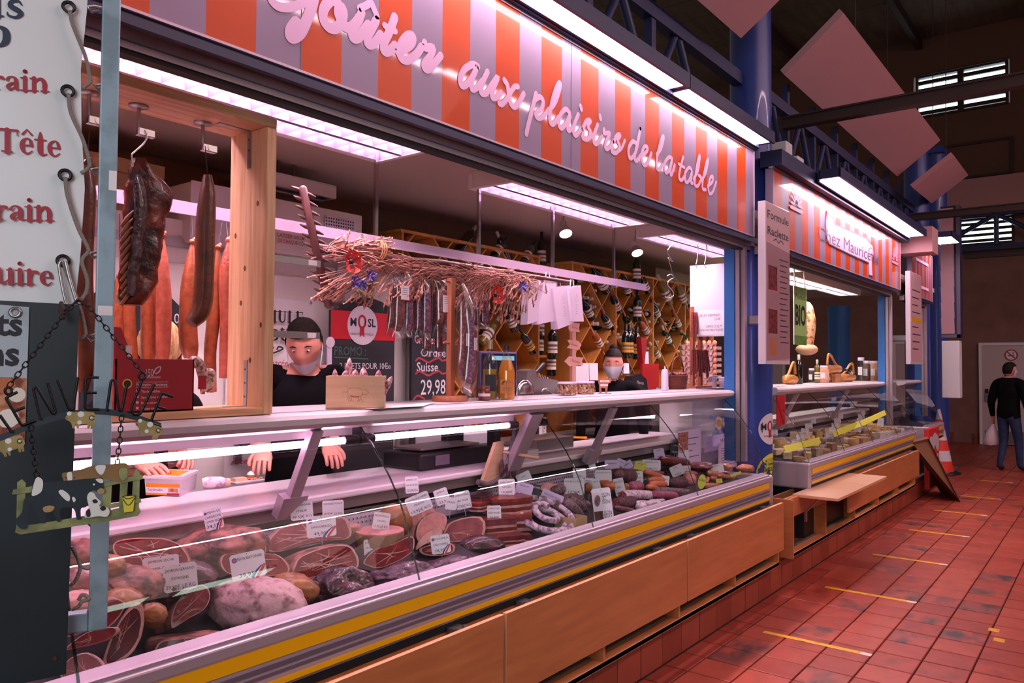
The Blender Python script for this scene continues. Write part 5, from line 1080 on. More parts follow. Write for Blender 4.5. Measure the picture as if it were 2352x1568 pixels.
def mosl(T, R, par, full=True, eps=.0016):
 g = MB(); put_text(g, 'M', R*.42, T @ M3.Translation((-.62*R, -.05*R, 0)), 0, bold=.025, eps=eps)
 if full: put_text(g, 'SL', R*.42, T @ M3.Translation((.6*R, -.05*R, 0)), 0, bold=.025, eps=eps); put_text(g, 'MOSELLE', R*.11, T @ M3.Translation((.42*R, -.5*R, 0)), 0, eps=eps)
 put_text(g, 'QUALITÉ', R*.11, T @ M3.Translation((-.5*R, -.5*R, 0)), 0, eps=eps); g.build('black_lettering', m_ink, par, kind='stuff')
 g = MB(); ring = [(R*(-.05+.22*math.cos(k*math.pi/10)), R*(.18+.3*math.sin(k*math.pi/10))) for k in range(21)]; stroke(g, ring, T, 0, R*.12, False, eps)
 g.add([(-.2*R, -.1*R, eps), (.1*R, -.1*R, eps), (.1*R, -.62*R, eps), (-.05*R, -.48*R, eps), (-.2*R, -.62*R, eps)], [(0, 4, 3, 2, 1)], T=T); g.build('red_rosette', m_red, par)
mosl(T, R0, em)
g = MB(); wtext(g, 'PROMO :', 768, 818, 840, 814, 22, YB-.001); wstroke(g, [(768, 820), (845, 824)], YB-.001, .006, 0, False); g.build('green_chalk', m_cg, qb, kind='stuff')
g = MB(); wtext(g, '2 FUETS POUR 10€', 780, 846, 890, 848, 15, YB-.001); wtext(g, '00', 888, 846, 897, 847, 8, YB-.001); g.build('white_chalk', m_cw, qb, kind='stuff')
# narrow white order slip rail at the left edge of the board
t = thing('slip_holder', (xa-.02, 3.35, 1.5), 'narrow pink paper slip holder hanging beside the promo board', 'holder'); a = atY(758, 790, 3.35); MB().box(a.x-.016, a.x+.014, 3.35, 3.358, 1.5, a.z).build('paper_strip', m_bag, t); MB().lathe([(.03, 0), (.03, .004)], 16, T=frame((a.x, 3.35, a.z+.01), (1, 0, 0), (0, 0, 1))).build('round_tab', m_white, t)
# price chalkboard
cb = thing('price_chalkboard', (3.45, 3.4, .9), 'black chalkboard with Suisse 29,98 in white and red flourishes', 'board'); YC = 3.4
xa, xb = atY(945, 880, YC).x, atY(1037, 880, YC).x; zt_ = atY(990, 700, YC).z
MB().box(xa, xb, YC, YC+.02, .2, zt_).build('board_sheet', m_chalk, cb)
g = MB(); wtext(g, 'Grandes', 952, 790, 1000, 788, 20, YC-.001); wtext(g, 'Ordres', 966, 822, 1032, 816, 20, YC-.001); wtext(g, 'Suisse', 957, 853, 1006, 852, 22, YC-.001, bold=.01); wtext(g, '29,98', 966, 910, 1023, 900, 36, YC-.001, bold=.005); wtext(g, '€', 1027, 870, 1034, 869, 13, YC-.001); g.build('white_chalk', m_cw, cb, kind='stuff')
g = MB()
for y0 in (828, 858, 893, 785):
 pts = [(955, y0), (962, y0-6), (972, y0-2), (984, y0+4), (996, y0-2), (1008, y0-6), (1016, y0), (1030, y0-4)]
 if y0 == 893: pts = [(950, 917), (960, 908), (975, 916)]
 wstroke(g, pts, YC-.001, .012)
g.build('red_flourish', m_cr, cb, kind='stuff')
lb = thing('left_chalkboard', (1.2, 3.46, 1.2), 'black chalkboard with white script behind the sausages and banner post', 'board'); xa, xb = atY(188, 800, 3.46).x, atY(305, 800, 3.46).x; xb2 = atY(420, 700, 3.46).x
MB().prism([(xa, .5), (xb2, .5), (xb2, 1.9)]+[(xa+(xb2-xa)*(1-k/10), 1.9+.13*math.sin(math.pi*k/10)) for k in range(11)]+[(xa, 1.9)], .02, T=frame((0, 3.48, 0), (1, 0, 0), (0, 0, 1))).build('board_sheet', m_chalk, lb)
g = MB(); wtext(g, 'P', 198, 832, 216, 830, 26, 3.455); wtext(g, '2', 208, 860, 222, 858, 20, 3.455); wtext(g, '10', 390, 742, 412, 742, 24, 3.455); g.build('white_chalk', m_cw, lb, kind='stuff')
# ---------------------------------------------------------------- wine racks and bottles
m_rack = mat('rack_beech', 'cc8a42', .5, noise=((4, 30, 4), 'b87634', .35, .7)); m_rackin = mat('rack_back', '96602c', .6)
def rack(x0, x1, n, y, z0, z1, p, lab, off=0.0):
 t = thing('wine_rack', ((x0+x1)/2, y+.15, .2), lab, 'rack'); D = .38
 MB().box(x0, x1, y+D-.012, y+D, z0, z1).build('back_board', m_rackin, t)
 MB().box(x0-.018, x1+.018, y, y+D, z1, z1+.02).build('top_board', m_rack, t); MB().box(x0-.018, x1+.018, y, y+D, z0-.02, z0).build('bottom_board', m_rack, t)
 MB().box(x0-.018, x1+.018, y+.03, y+D, .2, z0-.02).build('base_cupboard', m_rack, t)
 w = (x1-x0)/n
 for k in range(n+1): x = x0+w*k; MB().box(x-.01, x+.01, y, y+D, z0, z1).build('side_board', m_rack, t)
 for k in range(n):
  a0, a1 = x0+w*k+.01, x0+w*(k+1)-.01
  for sg in (1, -1):
   c = math.floor((z0-(a1 if sg > 0 else -a0))/p)*p+off
   while c < z1-(a0*sg if sg > 0 else -a1)+p:
    # line z = sg*x + c, clipped to the bay
    xs = sorted(((z0-c)/sg, (z1-c)/sg)); u0, u1 = max(a0, xs[0]), min(a1, xs[1])
    if u1-u0 > .06:
     A_, B_ = V((u0, 0, sg*u0+c)), V((u1, 0, sg*u1+c)); T = frame((A_.x, y+.004, A_.z), B_-A_, V((0, 0, 1)))
     dd = (B_-A_).normalized(); nn = V((-dd.z, 0, dd.x)); L = (B_-A_).length
     vs = []
     for yy in (y+.004, y+D-.015):
      for q, s_ in ((A_, -1), (B_, -1), (B_, 1), (A_, 1)): v = q+nn*.006*s_; vs.append((v.x, yy, v.z))
     MB().add(vs, [(0, 1, 2, 3), (7, 6, 5, 4), (0, 4, 5, 1), (1, 5, 6, 2), (2, 6, 7, 3), (3, 7, 4, 0)]).build('divider', m_rack, t)
    c += p
 return t
rack(3.5, 5.0, 2, 3.62, .95, 2.5, .37, 'left beech wine rack with diamond bays behind the garland'); rack(5.3, 8.1, 4, 3.5, .95, 2.48, .36, 'right beech wine rack with diamond bays behind the woman')
sv = thing('bottle_shelf', (5.14, 3.8, .2), 'narrow upright shelf between the two wine racks', 'shelf')
MB().box(5.03, 5.27, 3.98, 4.0, .2, 2.45).build('back_board', m_rackin, sv)
for z in (.9, 1.35, 1.72, 2.1, 2.45): MB().box(5.03, 5.27, 3.66, 3.98, z-.01, z+.01).build('shelf_board', m_rack, sv)
m_gd = mat('bottle_dark_glass', '0c120c', .08, coat=.5); m_gg = mat('bottle_green_glass', '1c3014', .1, coat=.5); m_gw = mat('wine_white', '6e5c1e', .1, coat=.4); m_gr = mat('wine_rose', '9a4a20', .1, coat=.4)
m_cap = mat('capsule_black', '1a1416', .35); m_capr = mat('capsule_red', '7a1420', .35); m_capw = mat('capsule_silver', 'c8c0b8', .4); m_lab = mat('wine_label', 'e6dcc4', .6); m_laby = mat('wine_label_gold', 'c89838', .5); m_print = mat('label_print', '6a5048', .6)
PB = [(.0, 0), (.034, .0), (.037, .006), (.0375, .18), (.034, .205), (.02, .228), (.0145, .24), (.0135, .295), (.0, .296)]
BG = {}
def bottle_proto(kind):
 if kind in BG: return BG[kind]
 gm, cm, lm = {'red': (m_gd, m_cap, m_lab), 'redcap': (m_gd, m_capr, m_lab), 'green': (m_gg, m_capw, m_lab), 'white': (m_gw, m_capw, m_lab), 'rose': (m_gr, m_capr, m_lab), 'gold': (m_gd, m_cap, m_laby), 'plain': (m_gd, m_capw, None)}[kind]
 me = [('glass_body', MB().lathe(PB, 14, cap0=False, cap1=False).mesh('glass_body', gm))]
 me.append(('capsule', MB().lathe([(.0146, .244), (.0146, .297), (.008, .3), (0, .3)], 12, cap0=False, cap1=False).mesh('capsule', cm)))
 if lm: me.append(('label', MB().lathe([(.0381, .05), (.0381, .14)], 14, cap0=False, cap1=False).mesh('label', lm))); me.append(('label_print', MB().lathe([(.0384, .075), (.0384, .084)], 14, cap0=False, cap1=False).lathe([(.0384, .1), (.0384, .118)], 14, cap0=False, cap1=False).mesh('label_print', m_print)))
 BG[kind] = me; return me
def bottle(kind, loc, rot, lab, group, s=1.0, cat='bottle', parts=True):
 t = thing('wine_bottle', tuple(loc), lab, cat, group); t.rotation_mode = 'QUATERNION'; t.rotation_quaternion = rot; t.scale = (s, s, s)
 sub = None
 for nm, me in bottle_proto(kind):
  if nm == 'label_print': o = bpy.data.objects.new(nm, me); COL.objects.link(o); o.parent = sub; continue
  if not parts and nm == 'label': continue
  o = bpy.data.objects.new(nm, me); COL.objects.link(o); o.parent = t; _W[o] = V((0, 0, 0))
  if nm == 'label': sub = o
 return t
Q_ = lambda d: V((0, 0, 1)).rotation_difference(V(d).normalized())
# display bottles lying on the sloping dividers: neck pixel -> base pixel
K3 = 660/2352; dk = lambda x, y: (1060+x*K3, 560+y*K3)
def lay_bottle(n, b, kind, lab, y=3.52):
 A = atY(*dk(*n), y); B = atY(*dk(*b), y); d = A-B; L = d.length
 bottle(kind, B, Q_(d), lab, 'bottles displayed on the rack slopes', max(.85, min(1.25, L/.3)))
RK = 'bottle lying neck up on a rack slope, '
for n, b, k, lab in (((1050, 155), (1190, 390), 'red', 'black topmost '+RK+'left bay'), ((1228, 415), (1295, 565), 'redcap', 'red capped '+RK+'middle of the rack'), ((1150, 560), (1225, 700), 'redcap', 'red capped '+RK+'lower left of it'), ((1325, 570), (1400, 705), 'gold', 'cream labelled '+RK+'beside the centre board'),
 ((1010, 490), (1070, 615), 'red', RK+'just right of the paper bags'), ((1062, 690), (1150, 860), 'rose', 'brown rosé '+RK+'above the woman'), ((1590, 225), (1705, 485), 'white', 'long clear gold '+RK+'behind the meat hook'), ((1470, 260), (1530, 395), 'red', RK+'at the end of the hanging rail'), ((1555, 475), (1620, 610), 'red', 'narrow dark '+RK+'right bay'),
 ((1735, 570), (1790, 690), 'rose', 'amber '+RK+'near the stick sausages'), ((1655, 705), (1710, 825), 'green', 'green white-labelled '+RK+'lower right bay'), ((1750, 290), (1830, 500), 'white', 'gold '+RK+'left of the hanging white panel'), ((365, 530), (440, 710), 'red', 'dark '+RK+'below the red poppy'), ((485, 710), (590, 890), 'gold', 'dark '+RK+'right of the juice bottle'),
 ((1330, 290), (1375, 430), 'red', RK+'below the rail end'), ((1560, 840), (1620, 940), 'white', 'pale '+RK+'behind the red carton'), ((1820, 770), (1850, 850), 'green', 'short '+RK+'beside the stick stand'), ((1470, 650), (1530, 745), 'rose', 'blue labelled '+RK+'at the centre board')):
 lay_bottle(n, b, k, lab)
for n, b, k, lab in (((560, 55), (500, 160), 'red', 'bottle lying neck right above the rail, third along the left rack'), ((325, 10), (255, 115), 'red', 'bottle lying neck right above the rail, second along the left rack'), ((365, 90), (385, 140), 'plain', 'small bottle between the two leaning bottles on the left rack')):
 lay_bottle(n, b, k, lab, 3.66)
a = atY(1080, 538, 3.66); b = atY(1050, 580, 3.66); bottle('plain', b, Q_(a-b), 'bottle lying neck right above the rail, first along the left rack', 'bottles displayed on the rack slopes')
a = atY(1116, 700, 3.6); b = atY(1090, 775, 3.6); bottle('white', atY(1105, 790, 3.6), Q_(V((.7, 0, .7))), 'pale bottle in the lowest bay of the left rack', 'bottles displayed on the rack slopes')
# bottles stored with caps showing
R_ = random.Random(11)
GRP = 'wine bottles stored neck outward in the diamond bays'; LB = 'dark wine bottle stored neck outward in a diamond bay of the rack'
def nest(px, py, rows, cols, y=3.53, kind='plain', K=K3):
 c = atY(*dk(px, py), y)
 for r in range(rows):
  for k in range(cols):
   bottle(kind, (c.x+(k-(cols-1)/2)*.079+(r % 2)*.0395, y+.31, c.z+(r-(rows-1)/2)*.07), Q_((0, -1, 0)), LB, GRP, 1.0, parts=False)
for px, py, r, c in ((1050, 440, 5, 3), (960, 250, 1, 3), (1090, 620, 4, 2), (1245, 740, 3, 3), (1580, 515, 2, 3), (1850, 450, 4, 2), (1590, 830, 2, 4), (1300, 800, 2, 3), (1110, 650, 1, 2), (1790, 850, 2, 3), (1330, 270, 2, 2)): nest(px, py, r, c)
for px, py, r, c in ((430, 560, 3, 3), (200, 760, 3, 3)): nest(px, py, r, c, 3.64)
for i, (px, py) in enumerate(((1365, 540), (1500, 575), (1540, 605), (1520, 640), (1650, 655), (1690, 690), (1560, 625), (1630, 675))):
 c = atY(*dk(px, py), 3.56); bottle('plain', (c.x+.25, 3.6, c.z), Q_((-1, -.25, 0)), LB, GRP, 1.0, parts=False)
for px, py, k, lab in ((1345, 935, 'gold', 'left gold labelled bottle of the standing trio behind the woman'), (1375, 935, 'gold', 'middle gold labelled bottle of the standing trio behind the woman'), (1435, 945, 'gold', 'right gold labelled bottle of the standing trio behind the woman')):
 c = atY(*dk(px, py), 3.42); bottle(k, c, Q_((0, 0, 1)), lab, 'bottles standing behind the woman')
for px, py, k, lab, y in ((635, 925, 'red', 'bottle with a white label standing lowest on the narrow shelf', 3.7), (640, 800, 'redcap', 'bottle with a red square label on the narrow shelf', 3.7), (745, 945, 'redcap', 'red capped bottle standing right of the narrow shelf', 3.5), (655, 195, 'red', 'bottle standing at the top of the narrow shelf', 3.75), (1440, 640, 'red', 'tall white labelled bottle standing at the centre board', 3.46), (1435, 330, 'green', 'bottle standing high on the centre board', 3.46), (735, 1080, 'redcap', 'small dark bottle behind the slicer books', 3.55)):
 bottle(k, atY(*dk(px, py), y), Q_((0, 0, 1)), lab, 'bottles standing about the racks')
ct = thing('back_counter', (5.6, 3.42, .2), 'stainless back counter with drawer fronts below the wine racks', 'counter')
MB().box(3.55, 7.4, 3.3, 3.495, 1.1, 1.13).build('counter_top', m_steel, ct); MB().box(3.55, 7.4, 3.33, 3.5, .2, 1.1).build('counter_body', m_steel, ct)
for k in range(6): f = MB().box(3.6+k*.63, 4.2+k*.63, 3.315, 3.33, .5, 1.06).build('cooler_door', m_steel, ct, bevel=.006); MB().box(3.75+k*.63, 4.02+k*.63, 3.305, 3.316, .86, .96).build('door_handle', m_black, f, bevel=.01)
MB().box(4.8, 5.9, 3.38, 3.5, 1.3, 1.32).build('riser_shelf', m_rack, ct)
# jars on the back shelf
for i, (px, py) in enumerate(((1110, 975), (1160, 975))):
 c = atY(*dk(px, py), 3.44); t = thing('preserve_jar', (c.x, 3.44, 1.3205), ('left', 'right')[i]+' small preserve jar on the riser shelf beside the woman', 'jar', 'preserve jars on the riser'); T = M3.Translation((c.x, 3.44, 1.321)); MB().lathe([(.035, 0), (.038, .01), (.038, .08), (.032, .09)], 16, T=T).build('jar_body', mat('preserve_brown', '5a4020', .2, coat=.5), t); MB().lathe([(.035, .09), (.035, .107)], 16, T=T).build('jar_lid', m_laby, t)
# papers clipped on the riser
for i, (x0, y0, x1, y1) in enumerate(((985, 975, 1040, 1125), (1050, 975, 1115, 1115), (1330, 975, 1370, 1060), (925, 1000, 980, 1120), (1500, 880, 1530, 1000))):
 A = atY(*dk(x0, y0), 3.36); B = atY(*dk(x1, y1), 3.36)
 MB().add([(A.x, 3.36, B.z), (B.x, 3.355, B.z), (B.x, 3.36, A.z), (A.x, 3.365, A.z), (A.x, 3.367, B.z), (B.x, 3.362, B.z), (B.x, 3.367, A.z), (A.x, 3.372, A.z)], [(0, 1, 2, 3), (7, 6, 5, 4), (0, 4, 5, 1), (2, 6, 7, 3), (1, 5, 6, 2), (3, 7, 4, 0)]).build('paper_sheet', m_paper, None, ('left of two white sheets hanging behind the woman', 'right of two white sheets hanging behind the woman', 'white sheet right of the woman mask', 'printed sheets behind the arrow sign stand', 'white folded card before the red carton')[i], 'paper', 'papers at the back counter')
A = atY(*dk(1480, 980), 3.3); B = atY(*dk(1615, 1190), 3.3); t = MB().box(A.x, B.x, 3.3, 3.32, B.z-.1, A.z).build('red_card', mat('red_card', 'a80f18', .5), None, 'bright red card panel standing right of the woman', 'panel')
A = atY(*dk(1420, 760), 3.4); B = atY(*dk(1478, 1010), 3.4); MB().prism([(A.x+.02, A.z), (B.x, A.z-.02), (B.x-.05, B.z), (A.x+.06, B.z)], .05, T=frame((0, 3.4, 0), (1, 0, 0), (0, 0, 1))).build('gift_bag', m_redbox, None, 'dark red gift bag hanging at the centre board of the rack', 'bag')
A = atY(*dk(1400, 1090), 3.2); t = thing('black_apron', (A.x, 3.2, 1.2), 'black folded apron with white script beside the woman', 'apron')
MB().prism([(A.x-.1, 1.1), (A.x+.35, 1.1), (A.x+.25, A.z-.02), (A.x+.14, A.z+.03), (A.x+.0, A.z+.01), (A.x-.06, A.z-.08)], .07, T=frame((0, 3.27, 0), (1, 0, 0), (0, 0, 1))).build('cloth', m_black, t, bevel=.01)
g = MB(); put_text(g, 'Maurica', .028, frame((A.x+.13, 3.198, A.z-.06), (1, 0, -.1), (.1, 0, 1)), 0, shear=.2); g.build('script_print', m_white, t, kind='stuff')
for i, (px, py, w, h, txt) in enumerate(((640, 1100, 26, 130, 'ITALIE'), (668, 1110, 32, 130, 'ITALIE'), (615, 1100, 22, 60, ''))):
 c = atY(*dk(px, py), 3.45); s_ = (c-CAMP).dot(_f)/FPX*K3; t = MB().box(c.x, c.x+w*s_*1.5, 3.45, 3.6, 1.1305, 1.13+h*s_).build('book', m_paper if i != 2 else m_black, None, ('white book left on the back counter', 'white book with black spine lettering on the back counter', 'low black rack of cards at the left of the books')[i], 'book', 'books on the back counter')
 if txt and i == 1: g = MB(); put_text(g, txt, w*s_*.9, frame((c.x+w*s_*1.05, 3.4495, 1.13+h*s_*.4), (0, 0, 1), (-1, 0, 0)), 0); g.build('spine_lettering', m_ink, t, kind='stuff')
# ---------------------------------------------------------------- things on the counter rail
ZR = 1.4748
m_crate = mat('crate_wood', 'cfa888', .55, noise=((3, 3, 40), 'c09878', .35, .7)); m_fuet = mat('fuet_mould', 'd8b4ba', .75, noise=(55, '8a4a54', .46, .6), bump=.6, bscale=90)
cr_ = thing('wooden_crate', (2.0, 2.33, ZR), 'small pale wooden crate with a burnt pig outline on the counter rail', 'crate')
A = V((1.911, 2.387, ZR)); B = V((2.066, 2.23, ZR)); dx = (B-A); L = dx.length; dx.normalize(); T = frame(A, dx, V((0, 0, 1))); H_ = .128; D_ = -.15
MB().box(0, L, 0, H_, -.01, 0, T=T).build('front_board', m_crate, cr_); MB().box(0, L, 0, H_, D_, D_+.008, T=T).build('back_board', m_crate, cr_); MB().box(0, .008, 0, H_, D_+.008, -.01, T=T).build('side_board', m_crate, cr_); MB().box(L-.008, L, 0, H_, D_+.008, -.01, T=T).build('side_board', m_crate, cr_); MB().box(0, L, 0, .008, D_, 0, T=T).build('base_board', m_crate, cr_)
g = MB(); K4 = L/820; pg = lambda x, y: ((x-880)*K4, (1455-y)*K4)
for pts in ([(1110, 1215), (1140, 1200), (1155, 1220), (1180, 1190), (1200, 1160), (1260, 1150), (1340, 1155), (1400, 1170), (1440, 1165), (1450, 1185), (1475, 1200), (1470, 1225), (1430, 1245), (1400, 1240), (1375, 1255)], [(1185, 1195), (1195, 1250), (1185, 1290), (1205, 1335), (1225, 1335), (1215, 1290), (1240, 1265)], [(1240, 1265), (1280, 1280), (1330, 1275)], [(1330, 1270), (1340, 1300), (1325, 1335), (1350, 1335), (1365, 1290), (1375, 1255)], [(1375, 1300), (1390, 1335), (1410, 1340)], [(1390, 1200), (1400, 1225), (1385, 1245)], [(1240, 1290), (1245, 1330), (1275, 1335)]):
 stroke(g, [pg(*p) for p in pts], T, 0, .0014)
stroke(g, [pg(*p) for p in ((1230, 1262), (1280, 1275), (1340, 1270))], T, 0, .005); g.build('burnt_outline', mat('burnt_brown', '9a5a38', .7), cr_, kind='stuff')
for i, (x, y0, y1, w, tl, dz) in enumerate(((995, 880, 1120, 90, -14, -.05), (1130, 905, 1120, 120, 0, -.04), (1150, 715, 1120, 110, 20, -.11), (1275, 885, 1120, 130, -5, -.05), (1410, 855, 1120, 130, -30, -.06), (1600, 890, 1120, 110, 10, -.05), (1770, 985, 1180, 100, 90, -.08))):
 a = T @ V((*pg(x+tl, y0), dz)); b = T @ V((*pg(x-tl*.3, y1+150), dz)); 
 if i == 6: b = T @ V((*pg(1600, 1350), -.09)); a = T @ V((*pg(1800, 985), -.06))
 t = thing('fuet', tuple(b), ('leftmost pale fuet in the crate', 'bulky pale fuet second in the crate with a string', 'tallest fuet standing at the back of the crate', 'fuet in the middle of the crate with an orange tip', 'fuet leaning left right of the crate middle', 'short fuet near the right side of the crate', 'fuet hanging out over the right side of the crate')[i], 'sausage', 'white mould fuets in the crate')
 P = [b+(a-b)*u for u in (0, .3, .6, .8, .93, 1)]; MB().tube(P, [w*K4*.5*q for q in (.7, 1, 1, .85, .5, .12)], 12).build('fuet_body', m_fuet, t)
 MB().tube([a-(a-b)*.03, a+(a-b)*.03], .0018, 5).build('tied_tip', m_string, t)
t = MB(); q = [atZ(*p, ZR+.001) for p in ((905, 935), (1000, 925), (1003, 936), (930, 948))]
t.add([tuple(V((p.x, max(p.y, 2.24), p.z+.001*i))) for i, p in enumerate(q)]+[tuple(V((p.x, max(p.y, 2.24), p.z+.004))) for p in q], [(0, 1, 2, 3), (7, 6, 5, 4), (0, 4, 5, 1), (1, 5, 6, 2), (2, 6, 7, 3), (3, 7, 4, 0)])
t.build('paper_slip', m_paper, None, 'loose sheets of paper lying on the rail right of the crate', 'paper')
def glassy(name, loc, prof, gm, lab, cat, parts, s=1.0):
 t = thing(name, loc, lab, cat); T = M3.Translation(loc) @ M3.Scale(s, 4)
 MB().lathe(prof, 20, T=T, cap0=False, cap1=False).build('glass_body', gm, t)
 for nm, pr, m in parts: MB().lathe(pr, 20, T=T).build(nm, m, t)
 return t
m_clear = thin_glass('clear_glass', (.9, .92, .85), 1.0, .02, .02); m_wineliq = mat('white_wine_liquid', 'a8852a', .15, coat=.5); m_juice = mat('orange_juice', 'e88a1e', .25, coat=.6)
c = atZ(1125, 916, ZR); s_ = (c-CAMP).dot(_f)/FPX; k = 135*s_/.3
t = glassy('white_wine_bottle', (c.x, c.y, ZR+.0006), [(0, 0), (.034, 0), (.037, .008), (.037, .17), (.033, .2), (.018, .226), (.0145, .24), (.0145, .298)], m_clear, 'clear bottle of white wine with a black label on the rail', 'bottle', [('wine', [(.0345, .003), (.0352, .15), (.0352, .152)], m_wineliq), ('cork_top', [(.0135, .255), (.0135, .295), (.015, .297), (.015, .301)], mat('cork', 'b89a78', .7))], k)
o = V((c.x, c.y, ZR)); fd = (CAMP-o); fd.z = 0; fd.normalize(); MB().box(-.024*k, .03*k, .04*k, .125*k, .0362*k, .0375*k, T=frame(o, V((-fd.y, fd.x, 0)), V((0, 0, 1)))).build('black_label', m_ink, t)
c = atZ(1163, 916, ZR); k = 122*s_/.27
t = glassy('juice_bottle', (c.x, c.y, ZR+.0006), [(0, 0), (.04, 0), (.043, .008), (.043, .135), (.038, .16), (.024, .2), (.015, .235), (.0135, .252)], m_clear, 'tall bottle of orange apple juice with dark cap on the rail', 'bottle', [('juice', [(.0405, .003), (.0412, .135), (.036, .158), (.024, .195), (.0235, .197)], m_juice), ('screw_cap', [(.0155, .25), (.0155, .272)], mat('cap_navy', '1c1c3a', .4))], k)
o = V((c.x, c.y, ZR)); fd = (CAMP-o); fd.z = 0; fd.normalize(); TL = frame(o, V((-fd.y, fd.x, 0)), V((0, 0, 1))); lb2 = MB().box(-.03*k, .03*k, .03*k, .1*k, .0405*k, .0425*k, T=TL).build('paper_label', mat('label_orange', 'c07830', .6), t)
TL2 = TL @ M3.Translation((0, 0, .0426*k)); g = MB(); put_text(g, 'pur jus', .011*k, TL2 @ M3.Translation((.004*k, .052*k, 0)), 0, shear=.2)
for q in ((-.018, .085), (-.012, .09), (-.02, .078)): g.lathe([(.005*k, 0), (.005*k, .0004)], 8, T=TL2 @ M3.Translation((q[0]*k, q[1]*k, 0)))
stroke(g, [(0, .085*k), (.012*k, .094*k), (.02*k, .084*k)], TL2, 0, .0016); stroke(g, [(-.022*k, .044*k), (.022*k, .044*k)], TL2, 0, .001, False); g.build('label_print', mat('label_brown', '5a2a14', .6), lb2, kind='stuff')
c = atZ(1112, 919, ZR); glassy('mustard_jar', (c.x, c.y, ZR+.0006), [(0, 0), (.028, 0), (.03, .004), (.03, .05), (.027, .055)], mat('jar_red', '7a2218', .25, coat=.5), 'small jar with a pale band and brown lid on the rail', 'jar', [('jar_lid', [(.028, .055), (.029, .07)], mat('lid_brown', '6a4030', .4)), ('label_band', [(.0304, .02), (.0304, .034)], m_tag)])
# till screen and slicer behind the rail
t = thing('till_screen', (3.2, 2.78, 1.131), 'dark touch screen till on a foot behind the bottles', 'till'); A = atY(1103, 806, 2.8); B = atY(1187, 912, 2.8)
m_till = mat('till_purple', '5a4a70', .4); MB().box(A.x, B.x, 2.8, 2.83, B.z, A.z).build('screen_housing', m_till, t, bevel=.006); MB().box(A.x+.012, B.x-.012, 2.7985, 2.8, B.z+.02, A.z-.012).build('screen_glass', mat('screen_dark', '1c1830', .12, coat=.5), t); MB().box(A.x+.1, B.x-.03, 2.7975, 2.7985, A.z-.05, A.z-.025).build('lit_window', mat('screen_blue', '7ab8c8', .3, emit='7ab8c8', estr=.12), t)
MB().box((A.x+B.x)/2-.03, (A.x+B.x)/2+.03, 2.81, 2.86, 1.131, A.z-.06).build('stand', m_black, t); MB().box(A.x, B.x, 2.72, 2.94, 1.131, 1.15).build('foot', m_black, t)
c = atY(1082, 895, 2.75); t = thing('scale', (2.75, 2.78, 1.131), 'dark shop scale standing on the white work top', 'scale'); A = atY(918, 1000, 2.85); X0, X1 = atY(920, 1050, 2.8).x, atY(1085, 1040, 2.8).x
MB().box(X0, X1, 2.66, 2.93, 1.131, 1.215).build('scale_body', m_black, t, bevel=.012); MB().box(X0+.04, X1-.06, 2.7, 2.9, 1.225, 1.235).build('weighing_plate', m_steel, t); MB().cyl(((X0+X1)/2, 2.8, 1.21), ((X0+X1)/2, 2.8, 1.226), .03).build('plate_stem', m_alud, t); MB().box(X0+.1, X0+.2, 2.655, 2.66, 1.15, 1.2).build('display', m_alud, t); MB().box(X1-.13, X1, 2.86, 2.92, 1.215, 1.42).build('printer_tower', m_black, t, bevel=.01); MB().ell(.05, .05, .06, T=M3.Translation((c.x, 2.78, 1.44)), n=14, k=8).build('card_reader', m_black, t)
t = thing('slicer', (3.9, 2.84, 1.131), 'stainless meat slicer with a round blade guard and black handle', 'slicer'); q = lambda px, py, y=2.85: atY(px, py, y)
MB().prism([(q(*p).x, q(*p).z) for p in ((1195, 915), (1285, 915), (1284, 885), (1270, 872), (1240, 868), (1225, 868), (1222, 850), (1214, 847), (1203, 850), (1200, 878), (1195, 890))], .08, T=frame((0, 2.9, 0), (1, 0, 0), (0, 0, 1))).build('slicer_body', m_steel, t, bevel=.008)
c = q(1205, 905, 2.8); T = frame((c.x, 2.8, c.z), (1, 0, .0), (0, 0, 1)); MB().lathe([(.0, -.012), (.085, -.01), (.09, 0), (.085, .012), (.06, .016), (0, .018)], 28, T=T).build('blade_guard', m_chrome, t); MB().tube(cat_rom([q(1248, 912, 2.79), q(1245, 897, 2.79), q(1256, 893, 2.79), q(1270, 902, 2.79), q(1276, 912, 2.79)], 5), .006, 8).build('guide_loop', m_chrome, t)
MB().cyl(q(1222, 866), q(1232, 855), .006).build('handle_rod', m_chrome, t); MB().tube([q(1228, 858), q(1246, 838), q(1250, 835)], [.012, .016, .01], 10).build('black_handle', m_black, t); MB().box(q(1200, 900).x, q(1285, 900).x, 2.74, 2.94, 1.131, 1.2).build('base_plate', m_steel, t)
b = MB()
for k in range(12): p0 = q(1238+k*6.5, 868-12+k*3.2); b.tube([p0, q(1260+k*5, 905)], .004, 5)
b.build('toothed_plate', m_chrome, t)
